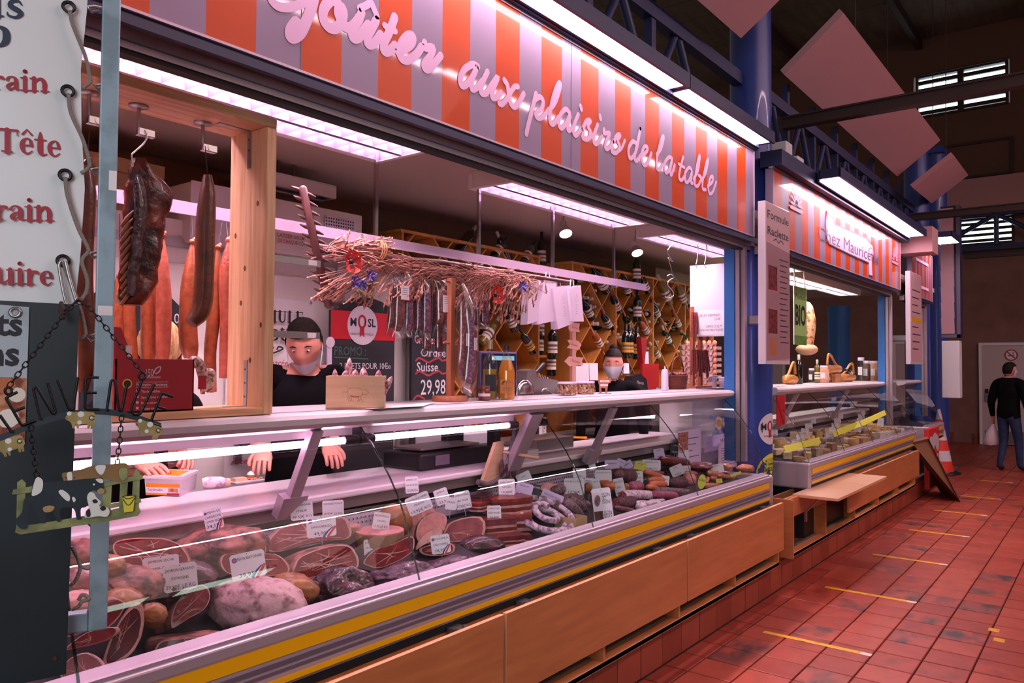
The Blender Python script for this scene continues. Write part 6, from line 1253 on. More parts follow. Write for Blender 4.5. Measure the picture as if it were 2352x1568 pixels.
# nut jars
m_nut = mat('biscuit_nut', 'd8a088', .7, noise=(30, 'c08468', .4, .65)); m_lid = mat('lid_white_plastic', 'd8c8e0', .35)
for i, (px, py) in enumerate(((1303, 908), (1344, 905))):
 c = atZ(px, py, ZR); t = thing('biscuit_jar', (c.x, c.y, ZR), ('left', 'right')[i]+' round clear jar of nut biscuits with lilac lid on the rail', 'jar', 'biscuit jars on the rail'); T = M3.Translation((c.x, c.y, ZR+.0008)); R0 = .062
 MB().lathe([(R0*.8, 0), (R0*.98, .012), (R0, .03), (R0*.97, .052), (R0*.88, .066)], 24, T=T, cap1=False).build('clear_jar', m_clear, t); MB().lathe([(R0*.92, .066), (R0*.93, .076), (R0*.9, .078)], 24, T=T).build('jar_lid', m_lid, t); nb = MB(); rr = random.Random(i)
 for k in range(150):
  a = rr.uniform(0, 6.28); r_ = R0*.86*math.sqrt(rr.uniform(.3, 1)); z = rr.uniform(.008, .058); nb.ell(.0085, .0085, .007, T=T @ M3.Translation((r_*math.cos(a), r_*math.sin(a), z)), n=6, k=4)
 nb.build('nut_biscuits', m_nut, t, kind='stuff')
# sheep shaped price holder, arrow sign, squeeze bottle, basket, sausage stick stands, tubs
c = atZ(1388, 904, ZR); t = thing('sheep_price_holder', (c.x, c.y, ZR), 'wooden sheep shaped price holder on the rail', 'price holder'); s_ = (c-CAMP).dot(_f)/FPX; fd = (CAMP-c); fd.z = 0; fd.normalize(); T = frame(c, V((-fd.y, fd.x, 0)), V((0, 0, 1)))
sp = lambda x, y: ((x-975)*s_*540/2352, (375-y)*s_*540/2352)
MB().prism([sp(*p) for p in ((925, 368), (925, 300), (912, 250), (915, 225), (950, 218), (1000, 225), (1030, 218), (1048, 232), (1040, 262), (1015, 270), (1008, 310), (1003, 365), (985, 365), (985, 320), (945, 315), (948, 368))], .006, T=T).build('sheep_cutout', m_wood, t); MB().box(*(sp(905, 0)[0], sp(1045, 0)[0]), 0, .004, -.02, .03, T=T).build('base', m_wood, t); g = MB().box(*(sp(935, 0)[0], sp(1010, 0)[0]), *(sp(0, 298)[1], sp(0, 280)[1]), .006, .0066, T=T).box(*(sp(932, 0)[0], sp(1025, 0)[0]), *(sp(0, 258)[1], sp(0, 240)[1]), .006, .0066, T=T); g.build('price_slip', m_tag, t); g = MB(); put_text(g, 'FROMAGE', s_*2, T @ M3.Translation((sp(978, 0)[0], sp(0, 255)[1], .0066)), 0); put_text(g, '1,50 €', s_*2, T @ M3.Translation((sp(972, 0)[0], sp(0, 296)[1], .0066)), 0); g.build('price_print', m_ink, t, kind='stuff')
c = atZ(1317, 900, ZR); c.y = 2.66; c = atY(1317, 890, 2.66); t = thing('arrow_sign_stand', (c.x, 2.66, ZR), 'pinkish wooden signpost with three handwritten arrow boards', 'sign'); m_arrow = mat('arrow_pink', 'd0988c', .6); zt_ = atY(1318, 745, 2.66).z
MB().box(c.x-.02, c.x+.02, 2.655, 2.675, ZR+.001, zt_).build('post', m_arrow, t); MB().box(c.x-.06, c.x+.06, 2.62, 2.7, ZR+.0005, ZR+.012).build('base', m_arrow, t); ar = lambda x, y: (atY(*dk(x, y), 2.65).x, atY(*dk(x, y), 2.65).z)
for nm, pts, tx in (('arrow_board', ((875, 685), (888, 635), (968, 650), (960, 690), (968, 722), (890, 715)), 'Sucrés'), ('arrow_board', ((868, 785), (950, 790), (982, 825), (955, 870), (865, 850), (890, 820)), 'Gâteaux'), ('arrow_board', ((845, 960), (880, 920), (1000, 930), (985, 960), (995, 990), (885, 1000)), 'Raclettes')):
 a = MB().prism([ar(*p) for p in pts], .006, T=frame((0, 2.655, 0), (1, 0, 0), (0, 0, 1))).build(nm, m_arrow, t); cx = sum(ar(*p)[0] for p in pts)/6; cz = sum(ar(*p)[1] for p in pts)/6; g = MB(); put_text(g, tx, .018, frame((cx, 2.6485, cz-.008), (1, 0, -.15), (.15, 0, 1)), 0, shear=.15); g.build('handwriting', mat('pen_brown', '8a4a48', .7), a, kind='stuff')
c = atZ(1527, 897, ZR); t = glassy('squeeze_bottle', (c.x, c.y, ZR+.0006), [(0, 0), (.023, 0), (.025, .004), (.025, .13), (.022, .138)], mat('frosted_plastic', 'd8cce0', .4), 'frosted white squeeze bottle on the rail left of the basket', 'bottle', [('nozzle_cap', [(.022, .138), (.02, .148), (.006, .152), (.004, .175)], m_lid)])
m_wick = mat('wicker_brown', '6a3022', .55, bump=.5, bscale=80); c = atZ(1552, 893, ZR); c.y = min(c.y, 2.64); t = thing('wicker_basket', (c.x, c.y, ZR), 'dark wicker basket with a tall handle on the counter rail', 'basket'); R0 = .105; b = MB()
for k in range(11):
 z = ZR+.006+k*.0095; r_ = R0*(.8+.2*k/10); b.tube([(c.x+r_*math.cos(a*math.pi/18)*(1+.03*(-1)**(a+k)), c.y+r_*.62*math.sin(a*math.pi/18)*(1+.03*(-1)**(a+k)), z) for a in range(36)], .0052, 5, closed=True)
b.build('woven_body', m_wick, t, kind='stuff'); MB().lathe([(R0*.78, 0), (R0*.95, .1)], 24, T=M3.Translation((c.x, c.y, ZR+.001)) @ M3.Scale(.6, 4, (0, 1, 0)), cap1=False).build('basket_lining', m_wick, t)
MB().tube([(c.x+R0*math.cos(a*math.pi/12), c.y, ZR+.105+.14*math.sin(a*math.pi/12)) for a in range(13)], .006, 7).build('handle', m_wick, t); b = MB(); rr = random.Random(5)
for k in range(26): b.ell(.018, .014, .012, T=M3.Translation((c.x+rr.uniform(-.08, .08), c.y+rr.uniform(-.04, .04), ZR+.108+rr.uniform(0, .014))), n=7, k=5)
b.build('dry_sausage_bits', mat('dry_bits', '7a3a34', .6), t, kind='stuff')
m_stick = mat('meat_stick', '6a1e1c', .45, noise=(60, '8a3a30', .4, .65))
ss = thing('stick_sausage_stand', (6.0, 2.66, ZR), 'wooden double post stand hung with red stick sausages', 'stand')
cx = atY(1590, 890, 2.66).x; cx2 = atY(1608, 890, 2.66).x; MB().box(cx-.06, cx2+.1, 2.6, 2.72, ZR+.0005, ZR+.018).build('base', m_wood, ss)
for x, py in ((cx, 706), (cx2, 710)): MB().box(x-.017, x+.017, 2.645, 2.675, ZR+.018, atY(1600, py, 2.66).z).build('post', m_wood, ss, bevel=.002)
for j, py in enumerate((722, 806)):
 z = atY(1600, py, 2.66).z; MB().cyl((cx-.09, 2.63, z), (cx2+.1, 2.63, z+.004), .005).build('cross_peg', m_wood, ss)
 for k in range(11):
  x = cx-.08+k*.026; tl = (k-5)*.008+.012*math.sin(k*2.3); L = .19+.03*math.sin(k*1.7)
  t = MB().tube([(x, 2.622-.004*(k % 3), z+.008), (x+tl*.4, 2.615-.006*(k % 3), z-L*.5), (x+tl, 2.612-.006*(k % 3), z-L)], [.008, .0095, .007], 8).build('stick_sausage', m_stick, None, 'thin red stick sausage hanging on the '+('upper', 'lower')[j]+' peg of the wooden stand', 'sausage', 'stick sausages on the '+('upper', 'lower')[j]+' peg')
MB().box(cx2+.03, cx2+.1, 2.598, 2.6, ZR+.05, ZR+.085).build('price_card', m_tag, ss)
m_tub = mat('white_tub', 'e6d4e2', .4); GT = 'stacked white plastic tubs'
t = thing('side_cupboard', (5.95, 2.74, .2), 'pale side cupboard at the end of the meat counter under the tubs', 'cupboard'); MB().box(5.62, 6.2, 2.6, 2.88, .2, 1.455).build('carcass', m_whitem, t); MB().box(5.6, 6.22, 2.58, 2.9, 1.455, ZR).build('top_board', m_white, t)
def tubs(px, py, r, h, n, lab, y=2.62):
 c = atY(px, py, y)
 for k in range(n):
  T = M3.Translation((c.x, c.y, ZR+.0008+k*.014)); t = thing('plastic_tub', (c.x, c.y, ZR+k*.014), lab+(' - topmost' if k == n-1 else ' - lower one, rim %d from the bottom' % (k+1)), 'tub', GT); MB().lathe([(r*.8, 0), (r*.96, h-.004), (r, h-.004), (r, h), (r*.92, h), (r*.78, .003)], 20, T=T).build('tub_wall', m_tub, t)
 return c
tubs(1638, 895, .03, .07, 3, 'tall white tub stack on the rail end'); tubs(1663, 893, .045, .055, 3, 'wide white tub stack at the rail end')
# egg trays on a low cupboard
m_egg = mat('egg_brown', 'd88a6a', .5); m_tray = mat('egg_tray', 'c8b0aa', .9, bump=.4, bscale=120); cx = 6.36
t = thing('egg_cupboard', (6.55, 3.0, .2), 'low grey drawer cupboard under the egg trays', 'cupboard'); MB().box(6.25, 6.47, 2.7, 3.3, .2, 1.44).build('carcass', m_steel, t)
for k in range(4): f = MB().box(6.243, 6.25, 2.72, 3.28, .3+k*.28, .56+k*.28).build('drawer', m_steel, t); MB().box(6.235, 6.243, 2.95, 3.05, .46+k*.28, .48+k*.28).build('handle', m_alud, f)
for k in range(8):
 z = 1.441+k*.05; tr_ = thing('egg_tray', (6.5, 3.0, z), 'grey pulp egg tray in the pile behind the stick sausages, %s' % ('lowest', 'second from the bottom', 'third from the bottom', 'fourth from the bottom', 'fourth from the top', 'third from the top', 'second from the top', 'topmost')[k], 'egg tray', 'egg trays in the pile'); b = MB()
 n = 6; y0, y1 = 2.72, 3.02
 for j in range(n):
  a = y0+(y1-y0)*j/n; w = (y1-y0)/n
  b.add([(6.3, a+w*.06, z+.045), (6.3, a+w*.36, z+.004), (6.3, a+w*.64, z+.004), (6.3, a+w*.94, z+.045), (6.33, a, z+.045), (6.33, a+w*.36, z+.004), (6.33, a+w*.64, z+.004), (6.33, a+w, z+.045)], [(0, 3, 2, 1), (0, 1, 5, 4), (1, 2, 6, 5), (2, 3, 7, 6)])
 b.box(6.35, 6.47, y0, y1, z+.004, z+.03).box(6.296, 6.34, y0, y1, z+.042, z+.046); b.build('pulp_tray', m_tray, tr_)
 for j in range(n):
  e = MB().ell(.021, .021, .027, T=M3.Translation((6.325, y0+(y1-y0)*j/n, z+.055)), n=10, k=7).build('egg', m_egg, None, 'brown egg in the front row of the %s egg tray' % ('lowest', 'second', 'third', 'fourth', 'fifth', 'sixth', 'seventh', 'topmost')[k], 'egg', 'eggs in the front row of the egg trays')
# hanging white panel with notice, chain of hooks
hp = thing('hanging_notice_board', (5.75, 2.75, 1.9), 'white panel hung by hooks from the right lamp with a taped notice', 'panel'); X0 = 5.75; a, b = atX(1585, 690, X0), atX(1677, 690, X0); zt_, zb_ = atX(1630, 607, X0).z, atX(1630, 772, X0).z
MB().box(X0, X0+.012, b.y, a.y, zb_, zt_).build('panel_sheet', mat('panel_white', 'e8d2de', .5), hp); na, nb_ = atX(1605, 740, X0), atX(1666, 740, X0); MB().box(X0-.002, X0, nb_.y, na.y, atX(1635, 772, X0).z+.01, atX(1635, 712, X0).z).build('paper_notice', m_paper, hp); g = MB(); TT = lambda px, py: frame((X0-.0022, atX(px, py, X0).y, atX(px, py, X0).z), (0, -1, 0), (0, 0, 1))
for s_, px, py, h in (('OEUFS FERMIERS', 1630, 727, .022), ('2,20€', 1648, 735, .02), ('SANS O.G.M', 1640, 752, .022), ('SANS ANTIBIOTIQUES', 1634, 760, .018)): put_text(g, s_, h, TT(px, py), 0, squeeze=.8)
g.build('printed_words', m_alud, hp, kind='stuff')
for y in (a.y-.06, b.y+.2): MB().tube(cat_rom([(X0+.006, y, zt_-.03), (X0-.02, y, zt_), (X0, y, zt_+.04), (X0+.02, y, 2.58), (X0+.01, y, 2.61)], 4), .004, 6).build('panel_hook', m_chrome, hp)
t = thing('meat_hook', tuple(atY(1540, 680, 2.6)), 'double steel s hooks hanging in a chain from the right lamp', 'hook')
MB().tube(cat_rom([atY(*p, 2.6) for p in ((1545, 560), (1534, 575), (1538, 590), (1545, 600), (1537, 596))], 5), .0035, 7).build('small_hook', m_chrome, t); MB().tube(cat_rom([atY(*p, 2.6) for p in ((1535, 592), (1540, 610), (1545, 630))], 4), .003, 6).build('link', m_chrome, t)
MB().tube(cat_rom([atY(*p, 2.6) for p in ((1532, 634), (1541, 630), (1548, 637), (1536, 645), (1534, 655), (1545, 668), (1546, 680), (1535, 684), (1528, 680))], 5), .0042, 8).build('big_hook', m_chrome, t)
# ---------------------------------------------------------------- meats on display
m_ham = mat('ham_cut', '74141a', .28, coat=.35, noise=(30, '9c3034', .45, .75), bump=.15, bscale=60); m_hamp = mat('ham_cut_pale', 'a05458', .32, coat=.3, noise=(26, '7c3a3e', .35, .7)); m_hamd = mat('ham_cut_dark', '64181e', .3, coat=.3, noise=(24, '3c0e14', .35, .7)); m_cook = mat('cooked_ham', 'd49088', .4, noise=(40, 'c07a76', .4, .65)); m_fat = mat('fat_white', 'd0a098', .4, noise=(30, 'b47a74', .4, .7))
m_mould = mat('ham_mould', 'b07064', .55, noise=(22, '4a2026', .42, .62), bump=.5, bscale=35); m_mouldw = mat('ham_mould_white', 'd0a4a8', .65, noise=(26, '84545a', .5, .68), bump=.5, bscale=40); m_rind = mat('ham_rind_orange', 'a8683a', .4, coat=.2, noise=(12, '80502c', .4, .7), bump=.2, bscale=30); m_darkm = mat('smoked_dark', '34101a', .32, coat=.45, noise=(18, '6e3444', .45, .7), bump=.8, bscale=40); m_purp = mat('cured_purple', '5a3448', .35, coat=.3, noise=(20, '8c6078', .42, .66), bump=.8, bscale=45)
def dsc(p): return (p-CAMP).dot(_f)/FPX
NF = V((-.5, -.78, .36)).normalized()
MEATN = [0]
def ham(out, y, depth, rind, meat, lab, sh=(0, 0), veins=1, name='ham', rim=.945, fatm=None, n=None):
 n = n or NF; cx = sum(p[0] for p in out)/len(out); cy = sum(p[1] for p in out)/len(out); o = atY(cx, cy, y); MEATN[0] += 1; sd = MEATN[0]*3.7
 r = V((0, 0, 1)).cross(n).normalized(); u = n.cross(r); T = frame(o, r, u)
 q = []
 for p in out: w = atP(p[0], p[1], o, n)-o; q.append(V((w.dot(r), w.dot(u), 0)))
 q = cat_rom(q, 3, True); q = [a*(1+.03*nz(a, 40, sd)) for a in q]
 if sum(q[i].x*q[(i+1) % len(q)].y-q[(i+1) % len(q)].x*q[i].y for i in range(len(q))) < 0: q = q[::-1]
 bs = V((sh[0], sh[1], -depth)); t = thing(name, tuple(o+V((0, 0, min(a.y for a in q)))), lab, 'meat')
 rings = []
 for s_, d in ((1, 0), (1.05, .12), (1.05, .4), (.93, .7), (.6, .93), (.1, 1.0)):
  rings.append([a*s_*(1+(.06*nz(a*s_+V((0, 0, d)), 22, sd) if d else 0))+bs*d for a in q])
 MB().loft(rings[::-1], 0, True, True, True, False, T=T).build('rind', rind, t)
 fm = MB(); e = .0006; inner = [a*rim*(1+.04*nz(a, 50, sd+2)) for a in q]; N = len(q); fm.add([tuple(a) for a in q]+[(a.x, a.y, e) for a in inner], [(i, (i+1) % N, N+(i+1) % N, N+i) for i in range(N)], 0, False, T); fm.build('fat_rim', fatm or m_fat, t)
 f = MB().add([(a.x, a.y, e) for a in inner], [tuple(range(N))], 0, False, T).build('cut_face', meat, t)
 if veins:
  g = MB(); R_ = random.Random(MEATN[0]); w = max(a.x for a in q)-min(a.x for a in q)
  for k in range(4*veins):
   a = R_.choice(inner)*.85; b = R_.choice(inner)*.5; c = (a+b)*.5+V((R_.gauss(0, .06)*w, R_.gauss(0, .03)*w, 0)); stroke(g, [(a.x, a.y, .006*w), (c.x*.6, c.y*.6, .013*w), (b.x, b.y, .003*w)], T, 0, eps=e+.0004+.00003*k)
  g.build('fat_vein', m_fat, f, kind='stuff')
 return t
def whole(px, py, w, h, y, m, lab, tilt=0, d=.8, amp=.16, m2=None, name='ham'):
 o = atY(px, py, y); s_ = dsc(o); MEATN[0] += 1; sd = MEATN[0]*2.3; T = frame(o, V((.62, -.78, 0)), V((0, 0, 1))) @ M3.Rotation(math.radians(-tilt), 4, 'Z')
 t = MB().ell(w/2*s_, h/2*s_, w/2*s_*d, T=T, n=34, k=22, fn=lambda p: 1.06+amp*nz(p, 1.4, sd)+amp*.6*nz(p, 4, sd)+amp*.35*nz(p, 9, sd)).build(name, m, None, lab, 'meat')
 return t
ham([(265, 1245), (300, 1236), (370, 1236), (412, 1250), (434, 1278), (430, 1296), (380, 1304), (325, 1304), (280, 1290), (262, 1268)], 2.36, .12, m_rind, m_ham, 'cut dry ham with a wide red face at the upper left of the display', (0, .0), 2)
whole(505, 1256, 210, 92, 2.44, m_mould, 'whole mould covered ham behind the Ardèche price tag', -4, .6); ham([(488, 1285), (500, 1270), (560, 1258), (605, 1250), (610, 1268), (600, 1283), (550, 1292), (500, 1296)], 2.34, .05, m_mould, m_hamp, 'narrow pink cut along the whole ham on the left', veins=1)
ham([(510, 1275), (545, 1270), (600, 1270), (640, 1275), (664, 1300), (655, 1318), (590, 1322), (530, 1318), (508, 1300)], 2.28, .12, m_rind, m_ham, 'cut ham behind the Bayonne price tag')
whole(590, 1388, 216, 118, 2.17, m_mouldw, 'large round white moulded ham at the front of the display', 4, .62, .1)
ham([(394, 1436), (398, 1400), (425, 1360), (462, 1342), (480, 1352), (482, 1375), (468, 1400), (436, 1418), (402, 1440)], 2.17, .13, m_mould, m_ham, 'Serrano ham cut open with a red wedge face under the white tag', (-.09, -.01))
whole(352, 1412, 62, 52, 2.14, m_rind, 'orange rind end of the Serrano ham', 0, .8)
ham([(358, 1510), (362, 1478), (400, 1468), (470, 1462), (518, 1455), (505, 1470), (450, 1490), (400, 1505)], 2.09, .1, m_mould, m_hamd, 'dark cut ham lying at the lowest front edge near the glass', (-.06, .03))
ham([(238, 1512), (258, 1458), (285, 1410), (312, 1385), (330, 1400), (328, 1445), (308, 1492), (268, 1526), (242, 1538)], 2.1, .1, m_mould, m_hamd, 'tall dark ham slice standing with a thick white fat edge', (-.02, 0), 2, rim=.84)
ham([(150, 1462), (200, 1448), (250, 1440), (285, 1398), (282, 1378), (250, 1376), (200, 1400), (150, 1412)], 2.16, .08, m_mould, m_ham, 'ham piece with red slice behind the foot of the metal post', (-.05, .02))
ham([(150, 1490), (200, 1452), (262, 1440), (270, 1452), (235, 1472), (180, 1486)], 2.1, .06, m_fat, m_ham, 'thin red slice with white fat just above the lowest left ham')
ham([(140, 1550), (160, 1512), (200, 1500), (232, 1520), (238, 1548), (215, 1580), (160, 1588)], 2.06, .1, m_mouldw, m_hamp, 'bone-in ham end with a round bone mark in the lowest left corner', veins=2)
for i, (px, py, w, h, y, m, lab) in enumerate(((190, 1270, 90, 60, 2.4, m_mould, 'ham seen between board and post, topmost'), (188, 1330, 90, 60, 2.3, m_hamp, 'pink ham piece seen between board and post, second down'), (185, 1385, 90, 56, 2.22, m_cook, 'pale ham piece seen between board and post, third down'),
 (305, 1338, 130, 70, 2.27, m_mould, 'grey ham lump behind the Serrano tag'), (440, 1322, 110, 66, 2.3, m_darkm, 'dark grey ham lump left of the Bayonne tag'), (285, 1378, 80, 52, 2.2, m_rind, 'orange brown ham rind just right of the metal post'), (390, 1352, 110, 56, 2.26, m_darkm, 'dark smoked lump hidden behind the Serrano tag'), (250, 1300, 70, 50, 2.3, m_rind, 'ham rind behind the metal post'))): whole(px, py, w, h, y, m, lab, 8)
ham([(614, 1246), (640, 1216), (690, 1198), (745, 1190), (790, 1188), (806, 1212), (800, 1236), (760, 1240), (700, 1250), (645, 1266), (615, 1264)], 2.37, .12, m_fat, m_hamp, 'pale pink cut ham behind the San Lorenzo tag', (-.02, .01), 2)
ham([(672, 1304), (690, 1278), (740, 1257), (792, 1250), (814, 1262), (823, 1287), (817, 1306), (760, 1317), (692, 1331), (674, 1324)], 2.2, .12, m_mould, m_ham, 'big oval cut ham with a star of white fat in the middle of the display', (-.07, .02), 3, rim=.93)
whole(672, 1352, 110, 66, 2.16, m_rind, 'brown smoked shank end under the big oval ham', 10, .7); whole(772, 1350, 150, 84, 2.16, m_darkm, 'glossy dark wrinkled smoked ham at the front', -6, .6, .3)
def cylm(px, py, w, hpx, y, lab, m_side, m_top, ky=.36):
 c = atY(px, py, y); s_ = dsc(c); r = w/2*s_; T = M3.Translation(c); t = thing('mortadella', tuple(c-V((0, 0, hpx*s_))), lab, 'meat')
 MB().lathe([(r*.96, -hpx*s_), (r, -hpx*s_*.8), (r, -.003)], 32, T=T).build('side_skin', m_side, t); MB().lathe([(r*.99, -.003), (r*.99, .001)], 32, T=T).build('cut_top', m_top, t); g = MB(); R_ = random.Random(4)
 for k in range(34): a = R_.uniform(0, 6.28); q = r*.9*math.sqrt(R_.random()); g.lathe([(.004+.004*R_.random(), .001), (.004, .0016)], 7, T=T @ M3.Translation((q*math.cos(a), q*math.sin(a), 0)))
 g.build('fat_cubes', m_fat, t, kind='stuff')
m_mskin = mat('mortadella_skin', 'b08a6a', .35, coat=.3, noise=(8, '8c6a50', .4, .7)); m_mtop = mat('mortadella_pink', 'd8908e', .4)
cylm(872, 1217, 112, 34, 2.32, 'round truffle mortadella with a pink flecked top', m_mskin, m_mtop); cylm(800, 1206, 56, 30, 2.42, 'small pistachio mortadella half hidden behind the San Lorenzo ham', m_mskin, m_mtop)
ham([(834, 1290), (860, 1262), (900, 1250), (940, 1232), (952, 1240), (946, 1268), (910, 1290), (872, 1304), (848, 1300)], 2.22, .1, m_darkm, m_ham, 'smoked forest ham slab below the truffle mortadella', (-.03, .01))
whole(905, 1200, 80, 80, 2.44, m_rind, 'yellowish side of the large cooked ham behind the glass joint', 0, .5, .06)
ham([(905, 1215), (915, 1180), (950, 1162), (990, 1165), (1005, 1190), (995, 1220), (960, 1235), (920, 1238)], 2.38, .12, m_rind, m_cook, 'large round cooked ham under the herb ham tag', veins=1, rim=.95)
ham([(958, 1240), (960, 1205), (985, 1180), (1015, 1178), (1026, 1195), (1015, 1225), (985, 1248)], 2.31, .08, m_darkm, m_cook, 'cooked ham with a dark herb crust', veins=1, rim=.92)
ham([(955, 1262), (970, 1232), (1010, 1212), (1016, 1226), (1000, 1238), (975, 1250)], 2.26, .04, m_rind, m_fat, 'narrow white fat strip piece below the herb crusted ham', veins=0)
ham([(1018, 1226), (1040, 1196), (1105, 1186), (1112, 1228), (1060, 1243), (1022, 1242)], 2.31, .12, m_rind, m_hamp, 'square block of cooked ham under the two small tags', veins=1, rim=.9)
ham([(966, 1258), (1010, 1246), (1042, 1250), (1040, 1270), (1000, 1276), (970, 1272)], 2.24, .06, m_darkm, m_ham, 'thin smoked ham nut slice beside the Noix tag', rim=.86)
whole(1098, 1258, 116, 54, 2.25, m_darkm, 'smooth dark smoked meat below the ham block', -6, .5, .08)
whole(920, 1318, 150, 44, 2.14, m_purp, 'long purple wrinkled cured meat at the front near the glass joint', -10, .4, .3); whole(1020, 1300, 130, 34, 2.16, m_purp, 'right end of the long cured meat below the Noix tag', -12, .4, .25)
ham([(905, 1345), (920, 1325), (985, 1312), (1070, 1296), (1050, 1310), (990, 1330), (935, 1348)], 2.1, .05, m_purp, m_hamd, 'dark red cut side along the long cured meat')
# bacon slabs : layered boards
m_bac = mat('bacon_meat', '7a2a2c', .35, coat=.3, noise=(20, '54181e', .35, .7), bump=.4, bscale=50); m_bacr = mat('bacon_red_top', 'a8402c', .4, coat=.3, noise=(16, '702018', .35, .65), bump=.7, bscale=45)
def bacon(px, py, w, h, y, rot, top, lab):
 o = atY(px, py, y); s_ = dsc(o); t = thing('bacon_slab', tuple(o), lab, 'meat', 'smoked bacon slabs in the middle of the display'); W_ = w*s_; H_ = h*s_*.8; D_ = W_*.6; MEATN[0] += 1; sd = MEATN[0]
 for i, (z0, z1, m) in enumerate(((0, .22, m_fat), (.22, .45, m_bac), (.45, .6, m_fat), (.6, .82, m_bac), (.82, 1, top))):
  rings = []
  for z in (z0, z1):
   ring = []
   for k in range(28):
    a = 2*math.pi*k/28; q = V((math.copysign(abs(math.cos(a))**.4, math.cos(a))*W_/2, math.copysign(abs(math.sin(a))**.4, math.sin(a))*D_/2, 0)); q *= 1+.05*nz(q+V((0, 0, i*.01)), 40, sd); ring.append((q.x, q.y, z*H_+.006*nz(q, 25, sd)+(.004*nz(q, 60, sd) if z == 1 else 0)))
   rings.append(ring)
  MB().loft(rings, 0, True, T=M3.Translation(o-V((0, 0, H_/2))) @ M3.Rotation(math.radians(rot), 4, 'Z')).build('fat_layer' if m is m_fat else 'meat_layer', m, t)
for a in ((1165, 1158, 110, 46, 2.36, -20, m_bacr, 'crumpled top bacon slab under the upper lard tag'), (1140, 1205, 90, 44, 2.3, -35, m_bac, 'layered bacon slab with the Forêt Noire tag'), (1186, 1198, 70, 46, 2.29, -30, m_bacr, 'shiny red bacon slab left of the white spiral sausage'), (1160, 1238, 84, 30, 2.22, -30, m_bac, 'lowest bacon slab near the front ledge'), (1192, 1240, 56, 34, 2.2, -40, m_bac, 'bacon slab touching the white spiral sausage'), (1108, 1150, 60, 36, 2.42, 10, m_darkm, 'dark bacon piece behind the block ham'), (1105, 1160, 60, 24, 2.4, 5, m_bacr, 'red wrapped bacon at the back beside the support arm')): bacon(*a)
# white spiral sausage
m_wsaus = mat('white_mould_sausage', 'd8c0d0', .7, noise=(45, '8a6a80', .44, .6), bump=.4, bscale=100)
c = atY(1250, 1212, 2.24); s_ = dsc(c); q = []; kk = 2*math.pi
for k in range(90):
 a = k/89*3.2*kk; r_ = (18+k/89*66)*s_; q.append(c+V((r_*math.cos(a), r_*.75*math.sin(a), .045+r_*.38*math.sin(a)+.02*math.cos(a*.31)+.03*(1-k/89))))
MB().tube([p+V((nz(p, 12), nz(p, 12, 5), nz(p, 12, 9)))*.006 for p in q], [.016]*90, 12).build('spiral_sausage', m_wsaus, None, 'white moulded sausage coiled in a spiral', 'sausage')
# salami, sausages and other deli pieces on the right
def log(a, b, w, y, m, lab, cut=None, nm='salami', y2=None, grp='salami and sausages on the right of the display'):
 A = atY(*a, y); B = atY(*b, y2 or y); s_ = dsc(A); r = w/2*s_; t = thing(nm, tuple((A+B)/2-V((0, 0, r))), lab, 'sausage', grp); P = [A+(B-A)*u for u in (0, .04, .2, .5, .8, .96, 1)]
 e0, e1 = (.95, 1) if cut else (.25, .75); MB().tube([p+V((0, 0, nz(p, 20)*.003)) for p in P], [r*q for q in (e0 if cut == 2 else .3, .8 if cut != 2 else 1, 1, 1.02, 1, 1 if cut else .8, .96 if cut else .3)], 14).build('casing', m, t)
 if cut:
  d = (B-A).normalized(); T = frame(B+d*.0006, d.cross(V((0, 0, 1))) if True else 0, V((0, 0, 1))); MB().lathe([(r*.86, -.001), (r*.86, .0008)], 18, T=T if T.col[2].to_3d().dot(d) > 0 else T @ M3.Rotation(math.pi, 4, 'Y')).build('cut_end', m_salc, t)
m_salc = mat('salami_cut', '8a3a40', .4, noise=(90, 'b87a7c', .5, .62)); m_salg = mat('salami_grey', '8c7078', .6, noise=(50, '5a424a', .42, .62), bump=.4, bscale=90); m_salw = mat('salami_white', 'dcc4d0', .65, noise=(40, 'a08090', .48, .62), bump=.3, bscale=80); m_salp = mat('salami_pink', 'b0607a', .5, noise=(60, '8a4058', .45, .6)); m_orange_s = mat('orange_sausage', 'd07048', .35, coat=.4); m_knack = mat('knack_sausage', 'c07858', .35, coat=.4, noise=(20, 'a86048', .4, .7)); m_dsal = mat('dark_salami', '4a2c34', .5, noise=(40, '6a464e', .45, .6), bump=.4, bscale=70)
J = lambda x, y: (1320+x*.1956, 1000+y*.1956)
